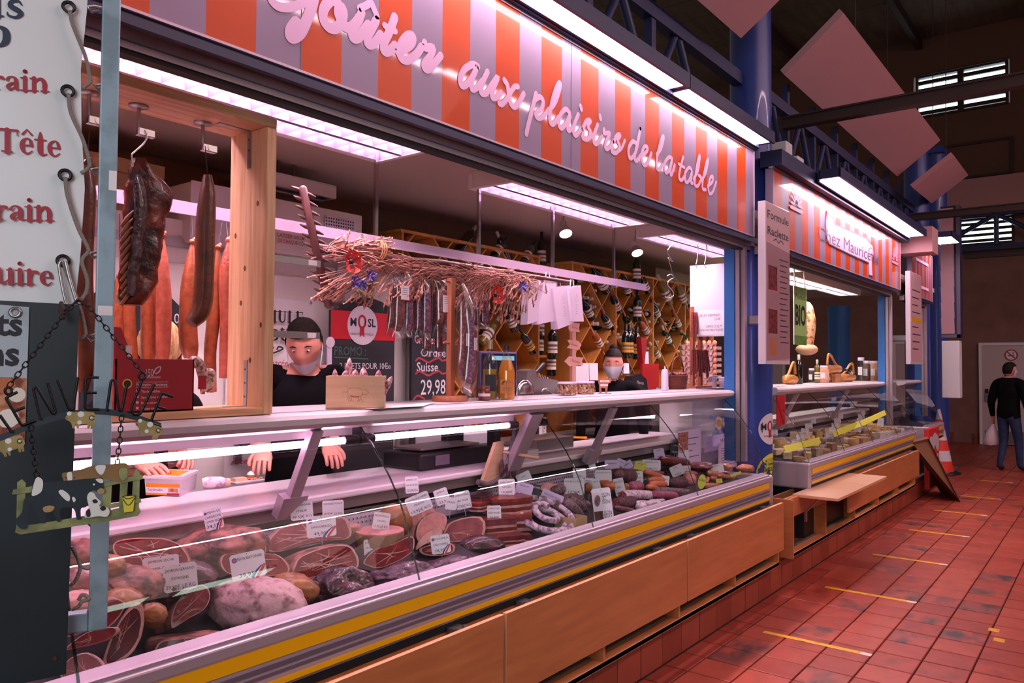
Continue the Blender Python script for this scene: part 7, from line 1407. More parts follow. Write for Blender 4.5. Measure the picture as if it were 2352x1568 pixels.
for a, b, w, y, m, lab, cut in (((700, 770), (480, 805), 26, 2.13, m_dsal, 'thick dark salami cut at its left end in front of the picture card', 1), ((560, 690), (890, 700), 23, 2.2, m_salw, 'white mottled salami with its cut end to the right', 1), ((720, 690), (560, 710), 24, 2.18, m_salw, 'white salami behind the thick dark one', 1), ((900, 690), (1180, 710), 20, 2.18, m_salp, 'pink salami pointing right', 1), ((930, 640), (1330, 670), 18, 2.24, m_salg, 'long grey salami in the row behind the pink one', 1), ((1300, 640), (1390, 650), 14, 2.26, m_salg, 'grey salami end farthest right in its row', 1), ((720, 800), (990, 800), 16, 2.1, m_salw, 'thin white sausage at the front ledge', 1), ((740, 835), (810, 830), 18, 2.08, m_salw, 'short white sausage stub at the front ledge', 1), ((880, 780), (1040, 770), 12, 2.13, m_salw, 'thin white sausage beside the pink salami', 1), ((470, 850), (700, 890), 14, 2.08, m_dsal, 'thin dark sausage lowest at the front ledge', 0),
 ((1120, 560), (1280, 545), 26, 2.3, m_dsal, 'dark salami stub with a large red cut end', 1), ((450, 460), (760, 480), 34, 2.4, m_dsal, 'large dark sausage log behind the white tags', 0), ((640, 600), (780, 600), 26, 2.3, m_salp, 'reddish salami under the black price tag', 0), ((820, 430), (1050, 490), 14, 2.36, m_orange_s, 'upper bright orange sausage', 0), ((860, 520), (1060, 520), 16, 2.32, m_orange_s, 'middle bright orange sausage', 0), ((880, 570), (1070, 575), 16, 2.28, m_orange_s, 'lower bright orange sausage', 0), ((850, 600), (960, 610), 14, 2.25, m_orange_s, 'short orange sausage below the black tag', 0),
 ((1000, 270), (1330, 330), 24, 2.46, m_bac, 'wrapped dark meat at the back of the right side', 0), ((1290, 440), (1430, 450), 12, 2.36, m_knack, 'upper pale knack sausage', 0), ((1280, 470), (1420, 480), 12, 2.33, m_knack, 'lower pale knack sausage', 0), ((1560, 440), (1760, 470), 16, 2.32, m_knack, 'plump sausage in the right tray, uppermost', 0), ((1600, 500), (1800, 540), 14, 2.26, m_knack, 'sausage in the right tray, middle', 0), ((1500, 590), (1700, 590), 13, 2.2, m_knack, 'sausage in the right tray, lowest', 0), ((1680, 470), (1900, 500), 12, 2.24, m_knack, 'thin sausage in the right tray near the glass end', 0), ((1540, 560), (1570, 490), 9, 2.22, m_knack, 'short upright sausage tip beside the yellow oval tag', 0), ((870, 430), (1090, 450), 10, 2.44, m_salc, 'split red sausage lying in its black tray', 0)):
 log(J(*a), J(*b), w, y, m, lab, cut)
for px, py, w, h, y, m, lab in ((1780, 385, 26, 24, 2.36, m_knack, 'smoked knuckle left of the printed sheet'), (2010, 385, 38, 20, 2.3, m_knack, 'smoked knuckle at the right end of the display'), (1350, 520, 28, 30, 2.3, m_cook, 'marbled pork piece beside the dark salami stub'), (380, 590, 34, 22, 2.34, m_orange_s, 'golden pastry crust piece behind the folded card'), (330, 570, 30, 18, 2.38, m_orange_s, 'second golden pastry crust piece'), (150, 610, 18, 22, 2.33, m_rind, 'brown pâté piece left of the pastry crust'), (600, 610, 16, 20, 2.3, m_rind, 'brown pâté piece right of the folded card'), (1450, 360, 60, 18, 2.42, m_hamp, 'sliced ham on a plate at the back right')):
 whole(*J(px, py), w, h, y, m, lab, name='deli_piece')
I2 = lambda x, y: (880+x*.2296, 980+y*.2296)
for a, b, w, y, lab in (((1830, 740), (1980, 900), 26, 2.24, 'dry grey sausage lying in the carton tray, front one'), ((1870, 720), (2010, 820), 22, 2.3, 'dry grey sausage lying in the carton tray, back one'), ((1720, 760), (1800, 850), 22, 2.28, 'dry grey sausage left of the carton tray'), ((1560, 760), (1640, 740), 30, 2.36, 'grey sausage end behind the white spiral'), ((1700, 640), (1800, 620), 24, 2.4, 'whitish saucisson behind the dry sausages'), ((1960, 760), (2060, 780), 18, 2.3, 'thin grey sausage against the glass joint')):
 log(I2(*a), I2(*b), w, y, m_salg, lab, 0, 'dry_sausage')
ham([I2(*p) for p in ((1790, 690), (1850, 665), (1960, 665), (2010, 700), (1960, 740), (1850, 730))], 2.36, .05, m_darkm, m_hamd, 'dark round cut meat behind the dry sausages', veins=0); ham([I2(*p) for p in ((1570, 620), (1640, 560), (1780, 590), (1760, 640), (1640, 650))], 2.42, .06, m_cook, m_cook, 'pale pink pâté under the rolled meat tag', veins=0)
c = atY(*I2(1960, 965), 2.12); s_ = dsc(c)*.2296; t = thing('carton_tray', tuple(c), 'small kraft carton tray under the dry sausages', 'tray'); x0, x1 = c.x-90*s_, c.x+120*s_
MB().box(x0, x1, 2.11, 2.115, c.z-.03, c.z+.03).box(x0, x1, 2.23, 2.235, c.z-.03, c.z+.03).box(x0, x0+.004, 2.115, 2.23, c.z-.03, c.z+.03).box(x1-.004, x1, 2.115, 2.23, c.z-.03, c.z+.03).box(x0, x1, 2.11, 2.235, c.z-.034, c.z-.03).build('tray_walls', m_card, t)
for i, (px, py, w, y) in enumerate(((1590, 620, 60, 2.2), (1480, 330, 50, 2.42), (990, 440, 44, 2.44))):
 c = atY(*J(px, py), y); s_ = dsc(c); MB().lathe([(w/2*s_*.8, 0), (w/2*s_*.85, .004), (w/2*s_, .016), (w/2*s_*.96, .016), (w/2*s_*.8, .006)], 20, T=M3.Translation(c-V((0, 0, .012)))).build('serving_tray', m_white if i < 2 else m_black, None, ('white tray of sausages at the right front', 'white plate at the back right', 'black oval tray of a split sausage')[i], 'tray')
# ---------------------------------------------------------------- price tags
m_tagy = mat('tag_yellow', 'd8d84a', .5); m_tagl = mat('tag_lilac', 'd8c4e6', .5); m_tagk = mat('tag_black', '16141a', .5); m_tblue = mat('tricolour_blue', '2a3a9a', .5); m_tred = mat('tricolour_red', 'd03a30', .5); m_clr = thin_glass('tag_acrylic', (.9, .9, .9), 1.0, .05, .05)
def price_tag(px, py, w, h, y, tilt, lines, kind='', lab=None, pin=18, grp='price tags in the meat display', turn=0):
 o = atY(px, py, y); s_ = dsc(o); n = (CAMP-o); n.z = 0; n.normalize(); r = V((-n.y, n.x, 0)); r = (M3.Rotation(turn, 3, 'Z') @ r); T = frame(o, r, V((0, 0, 1))) @ M3.Rotation(math.radians(-tilt), 4, 'Z') @ M3.Rotation(-.18, 4, 'X'); W_, H_ = w*s_, h*s_; c = min(W_, H_)*.08
 m = m_tagy if 'y' in kind else m_tagl if 'l' in kind else m_tagk if 'k' in kind else m_tag
 t = thing('price_tag', tuple(o-V((0, 0, H_/2+pin*s_))), lab or 'white price tag', 'price tag', grp)
 if 'o' in kind: MB().prism([(W_/2*math.cos(k*math.pi/8), H_/2*math.sin(k*math.pi/8)) for k in range(16)], .0016, T=T).build('tag_plate', m, t)
 else:
  x, z = W_/2, H_/2; MB().prism([(-x+c, -z), (x-c, -z), (x, -z+c), (x, z-c), (x-c, z), (-x+c, z), (-x, z-c), (-x, -z+c)], .0016, T=T).build('tag_plate', m, t)
 Tp = T @ M3.Translation((0, 0, .0018)); g = MB(); n_ = len(lines)
 for i, l in enumerate(lines):
  hh = H_*(.11 if i < n_-1 else .15); wd = min(W_*.86, len(l)*hh*.8); put_text(g, l, hh, Tp @ M3.Translation((0, H_*(.3-.62*i/max(1, n_-1 if n_ > 1 else 1))-hh/2+(.0 if n_ > 1 else -.2*H_), 0)), 0, width=wd, eps=.0003)
 if not kind or 't' in kind:
  for q in ((0, .44), (-.08, -.42), (.06, -.42)): g.lathe([(W_*.018, 0), (W_*.018, .0003)], 6, T=Tp @ M3.Translation((q[0]*W_, q[1]*H_, 0)))
 g.build('printed_price', m_tag if 'k' in kind else m_ink, t, kind='stuff')
 if 't' in kind:
  for i, (m_, off) in enumerate(((m_tblue, 0), (m_tag, .08), (m_tred, .13))):
   g = MB(); stroke(g, [(W_*(.08+off), -H_*.5), (W_*(.2+off), -H_*.3), (W_*min(.46, .38+off), -H_*(.12-off*.3))], Tp, 0, W_*.08, eps=.0002+.0001*i); g.build('tricolour_sweep', m_, t)
  a = Tp @ M3.Translation((-W_*.37, H_*.28, 0)); MB().lathe([(W_*.075, 0), (W_*.075, .0004)], 12, T=a).build('rosette', m_tblue, t); MB().lathe([(W_*.04, .0004), (W_*.04, .0008)], 10, T=a).build('rosette_centre', m_tred, t)
 if pin: MB().cyl(T @ V((0, -H_/2+.004, -.001)), T @ V((0, -H_/2-pin*s_, -.001)), .0009, n=5).build('pin', m_chrome, t)
TG = (((490, 1190, 40, 50, 2.42, -12, ('JAMBON DE', "L'ARDECHE", '12 MOIS SECHE', '34,15€'), 't', 'Ardèche ham tag with blue rosette, highest at the left')), (370, 1303, 76, 52, 2.27, -3, ('JAMBON SECHE', 'ROMA ITALIE', '27,99 KG'), '', 'pink-lit tag reading Jambon Seché Roma Italie'), (414, 1325, 72, 60, 2.2, -5, ('JAMBON SERRANO', 'ESPAGNE', '29,80€ LE KG'), '', 'tag reading Jambon Serrano Espagne, in front'), (570, 1298, 76, 60, 2.2, -9, ('JAMBON BAYONNE', '', '39,95€'), 't', 'tricolour tag reading Jambon Bayonne'), (693, 1172, 50, 42, 2.42, -5, ('JAMBON SAN DANIEL', 'ITALIE', '49,50€ KG'), '', 'tag reading Jambon San Daniel Italie'), (765, 1167, 48, 36, 2.45, -2, ('MORTADELLE PISTACHE', '', '19,95€ LE KG'), '', 'tag reading Mortadelle Pistache'), (738, 1208, 66, 48, 2.3, -4, ('JAMBON CRU', 'SAN LORENZO', '49,90€'), 't', 'tricolour tag reading San Lorenzo'), (876, 1196, 38, 38, 2.33, 8, ('MORTADELLE', 'TRUFFE', '21,95 LE KG'), '', 'tag stuck in the truffle mortadella'), (858, 1256, 44, 36, 2.27, -3, ('JAMBON FORET', 'NOIRE FUMEE', 'AU BOIS'), '', 'tag reading Jambon Forêt Noire Fumée'), (946, 1113, 30, 38, 2.47, -4, ('JAMBON CUIT', 'SANS SEL NITRITE', '22,50€/KG'), '', 'highest tag near the support arm, reading Jambon cuit'), (962, 1156, 56, 42, 2.36, -22, ('JAMBON AUX HERBES', 'MAISON', '19,95€ KG'), '', 'tilted tag reading Jambon aux Herbes'), (1015, 1140, 32, 36, 2.42, -20, ('JAMBON', 'A LA TRUFFE', '23,95'), '', 'small tilted pink tag behind the block ham'), (1036, 1156, 26, 28, 2.35, 6, ('FRAIS',), '', 'tag turned aside left on the block ham'), (1063, 1148, 36, 40, 2.34, -12, ('JAMBON SUP BRAISE', 'AU FOUR', '17,90€ KG'), '', 'tag right on the block ham'), (1012, 1249, 44, 42, 2.2, -8, ('NOIX DE JAMBON', 'CRU FUMEE', '28,95€'), 't', 'tricolour tag reading Noix de Jambon'), (1135, 1177, 32, 32, 2.3, -2, ('LARD FUME', 'FORET NOIRE', '24,80€'), '', 'tag reading Lard Fumé Forêt Noire on the bacon'), (1164, 1118, 38, 36, 2.4, -3, ('LARD FUME', 'PAYSAN', '19,80€'), '', 'tag reading Lard Fumé above the crumpled bacon'), (1203, 1096, 34, 22, 2.46, -25, ('LARD',), '', 'tag lying tilted beyond the peg arm'), (1203, 1126, 40, 34, 2.38, 14, ('PRODUIT', 'FERMIER'), 'l', 'lilac paper slip behind the black tag'), (1227, 1128, 26, 32, 2.36, 10, ('SAUCISSE', '17,90'), 'k', 'black tag left of the white spiral sausage'), (1268, 1142, 52, 24, 2.32, 22, ('SAUCISSE SECHE',), 'l', 'pale sheet tilted above the white spiral sausage'), (1319, 1117, 46, 38, 2.37, -1, ('ROULE AU PORC', '', '17,50€'), '', 'wide tag reading Roulé at the second glass joint'), (1361, 1046, 26, 34, 2.48, -2, ('SAUCISSE SECHE', 'TOULOUSE 100%', '18,90'), '', 'highest white tag near the third support arm'), (1359, 1066, 16, 26, 2.47, -16, ('PUR',), '', 'narrow tilted tag beneath the highest white tag'), (1331, 1086, 30, 22, 2.46, -3, ('FRAIS', '8,90'), '', 'tag behind the glass joint, above the wide Roulé tag'), (1386, 1094, 38, 30, 2.42, -2, ('LE PATE EN CROUTE', '', '18,90€'), '', 'tag reading Le Pâté en croûte'), (1354, 1114, 24, 32, 2.38, 2, ('TERRINE', '12,90'), '', 'dim tag right of the second glass joint'), (1370, 1115, 18, 30, 2.34, -14, ('PATE', '9,90'), '', 'tag turned sideways left of the pastry crust'), (1423, 1118, 24, 40, 2.32, -14, ('SAUCISSON', 'SEC', '4,50'), '', 'tall tilted tag right of the pastry crust'), (1463, 1096, 28, 28, 2.36, -2, ('TRUFFE', 'PERIGORD', '7,90€'), '', 'square tag in the middle of the right side'), (1486, 1108, 28, 28, 2.33, -22, ('BOUDIN', '12,90'), 'k', 'black tag leaning beside the orange sausages'), (1470, 1072, 26, 24, 2.42, 12, ('PROMO', '9,99'), 'y', 'wavy yellow-green tag in the back row'), (1496, 1068, 42, 24, 2.46, 0, ('SAUCISSON LYON', '15,90€ KG'), '', 'wide pale tag in the back row of the right side'), (1555, 1080, 30, 24, 2.36, -24, ('BLOC', '18,50'), '', 'tilted tag with a dark bar right of the orange sausages'), (1528, 1103, 18, 22, 2.3, 6, ('3,90',), '', 'small tag leaning before the dark salami stub'), (1645, 1076, 34, 20, 2.32, -12, ('JAMBONNEAU', '8,90'), '', 'tag left of the knuckles'), (1612, 1106, 18, 34, 2.2, 10, ('BOCKWURST',), 'yo', 'bright yellow oval tag at the right front'), (1551, 1030, 22, 24, 2.48, 6, ('LARD', '9,90'), 'k', 'black tag at the back near the third glass joint'), (1514, 1041, 24, 22, 2.47, -10, ('COPPA', '24,90'), 'l', 'lilac tag left of the back black tag'), (1568, 1043, 28, 20, 2.46, 0, ('BACON', '16,90'), '', 'tag below the back black tag'), (1426, 1062, 20, 16, 2.47, 20, ('PUR PORC',), 'l', 'folded lilac tag in the back row'), (1440, 1068, 26, 18, 2.47, -25, ('JAMBON',), 'l', 'tilted lilac tag in the back row'), (1406, 1066, 34, 20, 2.47, -3, ('CERVELAS',), 'l', 'lilac tag right of the third support arm'), (1577, 1078, 18, 18, 2.38, -4, ('5,90',), '', 'dim tag next to the pane joint at right'), (1680, 1092, 46, 6, 2.22, -22, ('CHIPOLATA',), 'y', 'long yellow strip tag across the right tray'), (1652, 1104, 14, 10, 2.2, -10, ('4,90',), 'y', 'small yellow tag below the long strip'), (1743, 1062, 20, 12, 2.3, -14, ('FERMIER',), 'y', 'yellow-green slip at the glass end'))
for a in TG: price_tag(*a[:8], a[8])
# picture card, leaning printed sheets and the peg board with strings
o = atY(1385, 1162, 2.12); price_tag(1384, 1160, 44, 78, 2.13, -8, ('SAUCISSON', 'SEC', 'DE MONTAGNE', '', '', 'FUMAISON', 'NATURELLE'), '', 'large information card with a sausage picture against the glass', 6, None)
s_ = dsc(o); n = (CAMP-o); n.z = 0; n.normalize(); T = frame(o+n*.006, V((-n.y, n.x, 0)), V((0, 0, 1))) @ M3.Rotation(math.radians(8), 4, 'Z'); pc = thing('picture_card', tuple(o), 'small card with a sausage photo and bark picture beside the glass joint', 'card'); MB().box(-22*s_, 0, -40*s_, 32*s_, 0, .0012, T=T).build('card_sheet', m_tag, pc); MB().prism([(s_*(-11+7*math.cos(k*math.pi/8)+2*math.sin(k*math.pi/8)), s_*(14+13*math.sin(k*math.pi/8))) for k in range(16)], .001, T=T @ M3.Translation((0, 0, .0014))).build('sausage_picture', m_salg, pc); MB().box(-22*s_, -2*s_, -40*s_, -10*s_, .0013, .0018, T=T).build('bark_picture', mat('bark_print', '6a4a34', .7, noise=((90, 90, 6), '3a2a1e', .4, .6)), pc)
def sheet(px0, py0, px1, py1, y, lab, lines, title=None, head=None, name='notice', tl=0):
 A = atY(px0, py0, y); B = atY(px1, py1, y); t = thing(name, ((A.x+B.x)/2, y, min(A.z, B.z)), lab, 'notice'); z0, z1 = min(A.z, B.z), max(A.z, B.z); MB().box(A.x, B.x, y, y+.002, z0, z1).build('paper_sheet', m_tagl, t); w = B.x-A.x; g = MB()
 for k in range(lines): zz = z0+(z1-z0)*(.75-.68*k/max(1, lines)); g.box(A.x+w*.1, A.x+w*(.9-.13*((k*7) % 3)), y-.0006, y, zz, zz+(z1-z0)*.018)
 if title: put_text(g, title, (z1-z0)*(.4 if not lines else .07), frame((A.x+w*.4, y-.0004, z0+(z1-z0)*(.3 if not lines else .84)), (1, 0, 0), (0, 0, 1)), 0, bold=.02)
 g.build('print', m_ink, t, kind='stuff')
 if head: MB().box(A.x+w*head[0], A.x+w*head[1], y-.001, y, z0+(z1-z0)*head[2], z0+(z1-z0)*head[3]).build('picture', mat('print_meat', '8a4438', .6, noise=(60, 'c08878', .45, .6)), t)
 return t
sheet(1558, 990, 1610, 1064, 2.45, 'leaflet with meat pictures leaning at the back of the case', 4, None, (.0, .42, .45, .95)); sheet(1650, 1016, 1712, 1066, 2.42, 'printed information sheet taped inside the glass end', 8, 'PRODUCTION'); sheet(1618, 1003, 1722, 1018, 2.46, 'strip reading JABU with a red band at the glass end', 0, 'JABU', (.5, .95, .1, .9))
t = thing('prize_rosette', tuple(atY(1650, 985, 2.5)), 'white and blue prize rosette with ribbon tails behind the glass end', 'rosette'); c = atY(1650, 971, 2.47); T = frame(c, (1, -.2, 0), (0, 0, 1)); MB().lathe([(.05, 0), (.052, .004)], 22, T=T).build('disc', m_salw, t); MB().lathe([(.03, .004), (.03, .0055)], 16, T=T).build('medal', m_laby, t)
for a in (((0, 0), (-.1, .05)), ((0, 0), (.14, .04)), ((0, -.03), (-.06, -.09)), ((0, -.03), (.06, -.1))): g = MB(); stroke(g, a, T, 0, .035, False, eps=-.003); g.build('ribbon_tail', mat('ribbon_blue', '8a9ad0', .6), t)
pb = thing('peg_board', (3.02, 2.47, .95), 'tall pale wooden board with a dowel arm and hanging sausage nets in the case', 'board'); A = atY(1135, 1010, 2.46); MB().prism([(atY(*p, 2.46).x, atY(*p, 2.46).z) for p in ((1105, 1118), (1140, 1016), (1157, 1013), (1157, 1115))], .02, T=frame((0, 2.48, 0), (1, 0, 0), (0, 0, 1))).build('board_sheet', m_crate, pb); a, b = atY(1156, 1038, 2.46), atY(1238, 1052, 2.3); MB().cyl(a, b, .009, n=10).build('dowel', m_crate, pb)
for i, (px, py) in enumerate(((1152, 1075), (1166, 1082), (1180, 1080))): c = atY(px, py, 2.44); q = atY(px+2, 1042, 2.42); t = thing('dark_pouch', tuple(c), ('left', 'middle', 'right')[i]+' dark pouch hanging from the dowel in the case', 'sausage', 'dark pouches on the dowel'); MB().ell(.016, .012, .045, T=M3.Translation(c), n=10, k=8).build('pouch', m_dsal, t); MB().cyl(c, q, .001, n=4).build('string', m_string, t)
# on the white work top
m_hor = mat('knife_orange', 'e8861a', .4)
def knife(px0, py0, px1, py1, tx, ty, lab):
 A, B, C_ = atZ(px0, py0, 1.14), atZ(px1, py1, 1.14), atZ(tx, ty, 1.136); t = thing('knife', tuple(A), lab, 'knife'); MB().tube([A, A+(B-A)*.5, B], [.012, .011, .013], 10, flat=.7).build('handle', m_hor, t); d = (C_-B); o_ = V((-d.y, d.x, 0)).normalized()*.012; MB().add([B+o_, B-o_, C_, B+o_+V((0, 0, .002)), B-o_+V((0, 0, .002)), C_+V((0, 0, .001))], [(0, 2, 1), (3, 4, 5), (0, 1, 4, 3), (1, 2, 5, 4), (2, 0, 3, 5)]).build('blade', m_chrome, t)
knife(933, 1057, 981, 1059, 1020, 1068, 'orange handled knife lying near the scale'); knife(1300, 1004, 1348, 1006, 1418, 1008, 'orange handled knife lying right of the glass joint'); t = thing('steel_handle', tuple(atZ(930, 1064, 1.131)), 'small black handled tool lying in front of the orange knife', 'tool'); A, B, C_ = atZ(924, 1064, 1.139), atZ(948, 1067, 1.139), atZ(908, 1062, 1.137); MB().tube([A, B], [.009, .011], 8).build('handle', m_black, t); MB().tube([A, C_], [.006, .002], 6).build('blade', m_black, t)
tb = thing('spread_tub', tuple(atZ(400, 1139, 1.131)), 'white plastic tub of spread with an orange and red label', 'tub'); A, B, C_ = atZ(331, 1137, 1.131), atZ(416, 1140, 1.131), atZ(452, 1122, 1.131); U = (B-A); Vv = (C_-B); h = atY(331, 1092, A.y).z-1.131
b = MB(); up = V((0, 0, h)); cA = A+Vv; ring = lambda s_, z: [((p-(A+C_)/2)*s_+(A+C_)/2)+V((0, 0, z)) for p in (A, B, C_, cA)]
b.loft([ring(.94, 0), ring(1, h*.86), ring(1.06, h*.86), ring(1.06, h), ring(1.0, h)], 0, False).build('tub_body', m_white, tb); T = frame(A, U, V((0, 0, 1))); L = U.length; Tq = T @ M3.Translation((0, 0, .0015))
MB().box(L*.06, L*.96, h*.05, h*.62, 0, .0008, T=Tq).build('label', m_tag, tb); MB().box(L*.06, L*.96, h*.44, h*.62, .0008, .0014, T=Tq).box(L*.06, L*.6, h*.05, h*.14, .0008, .0014, T=Tq).build('orange_band', m_hor, tb); MB().box(L*.62, L*.96, h*.05, h*.16, .0008, .0015, T=Tq).build('red_band', m_red, tb); g = MB(); put_text(g, 'Tartimalin', h*.14, Tq @ M3.Translation((L*.3, h*.25, .0009)), 0, width=L*.42); g.build('lettering', mat('ink_blue', '2a2a5a', .5), tb, kind='stuff'); MB().box(L*.66, L*.92, h*.2, h*.4, .0009, .0014, T=Tq).build('food_picture', m_pfood, tb); MB().add([tuple(p) for p in [q+V((0, 0, h+.0008)) for q in ((A*.85+C_*.15), (B*.85+cA*.15), (C_*.85+A*.15), (cA*.85+B*.15))]], [(0, 1, 2, 3)]).build('lid_label', m_hor, tb)
c = atZ(490, 1122, 1.131); s_ = dsc(c); P = [c+V((-.036, .02, .024)), c+V((-.02, .01, .026)), c+V((.03, -.005, .024)), c+V((.05, -.01, .022))]; t = thing('wrapped_roll', tuple(c), 'paper wrapped sausage roll end on the white work top', 'food'); MB().tube(P, [.02, .025, .024, .018], 12).build('wrapper', m_salw, t); MB().tube([P[3]-V((.01, 0, 0)), P[3]+V((.012, -.003, -.002))], [.016, .019], 10).build('filling', m_crate, t)
c = atZ(566, 1107, 1.131); t = thing('snack_plate', tuple(c), 'small white dish with crackers and a topped biscuit', 'plate'); MB().box(c.x-.07, c.x+.06, c.y-.03, c.y+.03, 1.1312, 1.136).box(c.x-.076, c.x+.066, c.y-.036, c.y+.036, 1.136, 1.141).build('dish', m_white, t); R_ = random.Random(2); b = MB()
for k in range(60): b.ell(.005, .004, .003, T=M3.Translation((c.x+R_.uniform(-.0, .06), c.y+R_.uniform(-.03, .03), 1.143+R_.uniform(0, .006))), n=5, k=3)
b.build('seed_mix', m_nut, t, kind='stuff'); MB().cyl((c.x+.02, c.y, 1.145), (c.x+.02, c.y, 1.162), .02, n=14).build('biscuit', m_rind, t); MB().lathe([(.016, 0), (.012, .009), (0, .016)], 10, T=M3.Translation((c.x+.02, c.y, 1.162))).build('cream_top', m_white, t); MB().box(c.x-.066, c.x-.01, c.y-.02, c.y+.015, 1.141, 1.155).build('cracker', m_crate, t)
A = atZ(1250, 985, 1.131); MB().box(3.35, 3.62, 2.62, 2.86, 1.131, 1.17).build('paper_stack', m_paper, None, 'stack of white wrapping paper on the work top', 'paper'); 
t = MB().box(3.3, 3.75, 3.0, 3.3, 1.16, 1.26).build('cloth_pile', m_paper, None, 'pile of folded white bags with red ties behind the work top', 'bags', bevel=.02)
# ---------------------------------------------------------------- people
m_skin = mat('skin', 'cf8f7c', .5, noise=(9, 'c07c6c', .4, .7)); m_blk = mat('black_cloth', '0a090b', .9, spec=.1, noise=(6, '121014', .4, .7)); m_jean = mat('jeans', '1e2a4a', .8, noise=(14, '28365a', .4, .7)); m_hairb = mat('hair_brown', '1e1410', .8, spec=.1, noise=((160, 160, 30), '0e0806', .4, .6), bump=.8, bscale=160); m_haird = mat('hair_dark', '1c1412', .7, spec=.15); m_hairl = mat('hair_blond', 'c8a074', .6, spec=.2, noise=((80, 80, 10), 'a07a50', .4, .6), bump=.5, bscale=120); m_mask = mat('mask_white', 'dcd8e2', .6); m_eye = mat('eye_white', 'e0d6d2', .3); m_iris = mat('eye_dark', '1c1210', .2); m_nail = mat('nail_red', 'a81226', .25, coat=.6); m_lip = mat('lips', 'a85a54', .5); m_shoe = mat('shoe_brown', '3a1e18', .5)
def skin_geo(J, E):
 """one continuous surface grown round a skeleton; J = {name: (pos, radius)}"""
 ks = list(J); me = bpy.data.meshes.new('s'); me.from_pydata([J[k][0] for k in ks], [(ks.index(a), ks.index(b)) for a, b in E], []); o = bpy.data.objects.new('s', me); COL.objects.link(o)
 o.modifiers.new('skin', 'SKIN'); sv = me.skin_vertices[0].data if me.skin_vertices else None
 if sv is None: return [], []
 for i, k in enumerate(ks): r = J[k][1]; sv[i].radius = r if isinstance(r, tuple) else (r, r); sv[i].use_root = (i == 0)
 s = o.modifiers.new('sub', 'SUBSURF'); s.levels = 2; s.render_levels = 2
 dg = bpy.context.evaluated_depsgraph_get(); ev = o.evaluated_get(dg); m2 = bpy.data.meshes.new_from_object(ev); vs = [v.co.copy() for v in m2.vertices]; fs = [tuple(p.vertices) for p in m2.polygons]
 bpy.data.objects.remove(o); bpy.data.meshes.remove(me); bpy.data.meshes.remove(m2); return vs, fs
def head_fn(p):
 x, y, z = p.x, p.y, p.z                                     # x right, y up, z out of the face (unit sphere)
 q = 1.0
 if y < 0: q *= 1-.16*(-y)**1.5*abs(x)
 if z > 0:
  q += .24*math.exp(-((x/.12)**2+((y+.2)/.2)**2))*(z > .3)             # nose
  q -= .07*(math.exp(-(((x-.36)/.2)**2+((y-.06)/.13)**2))+math.exp(-(((x+.36)/.2)**2+((y-.06)/.13)**2)))   # eye sockets
  q += .035*math.exp(-(((y-.24)/.1)**2))*math.exp(-(x/.6)**2)           # brow
  q += .05*math.exp(-((x/.25)**2+((y+.55)/.1)**2))                      # lips
  q += .06*math.exp(-((x/.3)**2+((y+.85)/.15)**2))                      # chin
 return q
def add_head(mb, T, s, mi=0):
 """face, ears, eyes in frame T; s = head height"""
 hx, hy, hz = s*.32, s*.5, s*.42
 k, n = 22, 30; rings = []
 for i in range(k+1):
  th = math.pi*min(max(i, .02), k-.02)/k; rr = []
  for j in range(n): ph = 2*math.pi*j/n; p = V((math.sin(th)*math.cos(ph), -math.cos(th), math.sin(th)*math.sin(ph))); q = head_fn(p); w = 1-.34*max(0, -p.y)**1.4; rr.append((p.x*hx*q*w, p.y*hy*(1+.0*q), p.z*hz*q*(1-.1*max(0, -p.y)*(p.z < 0))))
  rings.append(rr)
 mb.loft(rings[::-1], mi, True, True, False, False, T=T)
 for sg in (-1, 1):
  mb.ell(s*.03, s*.1, s*.055, T=T @ M3.Translation((sg*hx*.99, -s*.02, -s*.03)), n=10, k=8, m=mi)
  mb.ell(s*.045, s*.032, s*.03, T=T @ M3.Translation((sg*hx*.37, hy*.07, hz*.84)), n=10, k=7, m=mi+1); mb.ell(s*.02, s*.02, s*.012, T=T @ M3.Translation((sg*hx*.37, hy*.06, hz*.84+s*.024)), n=8, k=6, m=mi+2)
  mb.tube([T @ V((sg*hx*.15, hy*.21, hz*.93)), T @ V((sg*hx*.4, hy*.26, hz*.93)), T @ V((sg*hx*.62, hy*.2, hz*.8))], [s*.008, s*.013, s*.005], 6, m=mi+3)
def hair_cap(T, s, par, m, y0=.3, back=-.35, top=1.06, bun=0):
 hx, hy, hz = s*.32, s*.5, s*.42; rings = []; k, n = 14, 32
 for i in range(k+1):
  rr = []
  for j in range(n):
   ph = 2*math.pi*j/n; z = math.sin(ph); lim = y0 if z > .25 else (back if z < -.2 else back+(y0-back)*(z+.2)/.45); th1 = math.acos(max(-1, min(1, -lim))); th = math.pi-(math.pi-th1)*i/k; th = min(th, math.pi-.01)
   p = V((math.sin(th)*math.cos(ph), -math.cos(th), math.sin(th)*math.sin(ph))); q = 1+.09*min(1, i/4)+.03*nz(p, 6)*min(1, i/3)+.02*nz(p, 16); rr.append((p.x*hx*q, p.y*hy*q, p.z*hz*q))
  rings.append(rr)
 b = MB().loft(rings, 0, True, True, False, False, T=T)
 if bun: b.ell(s*.15, s*.13, s*.15, T=T @ M3.Translation((0, hy*1.05, -s*.1)), n=14, k=9, fn=lambda p: 1+.1*nz(p, 4))
 b.build('hair', m, par)
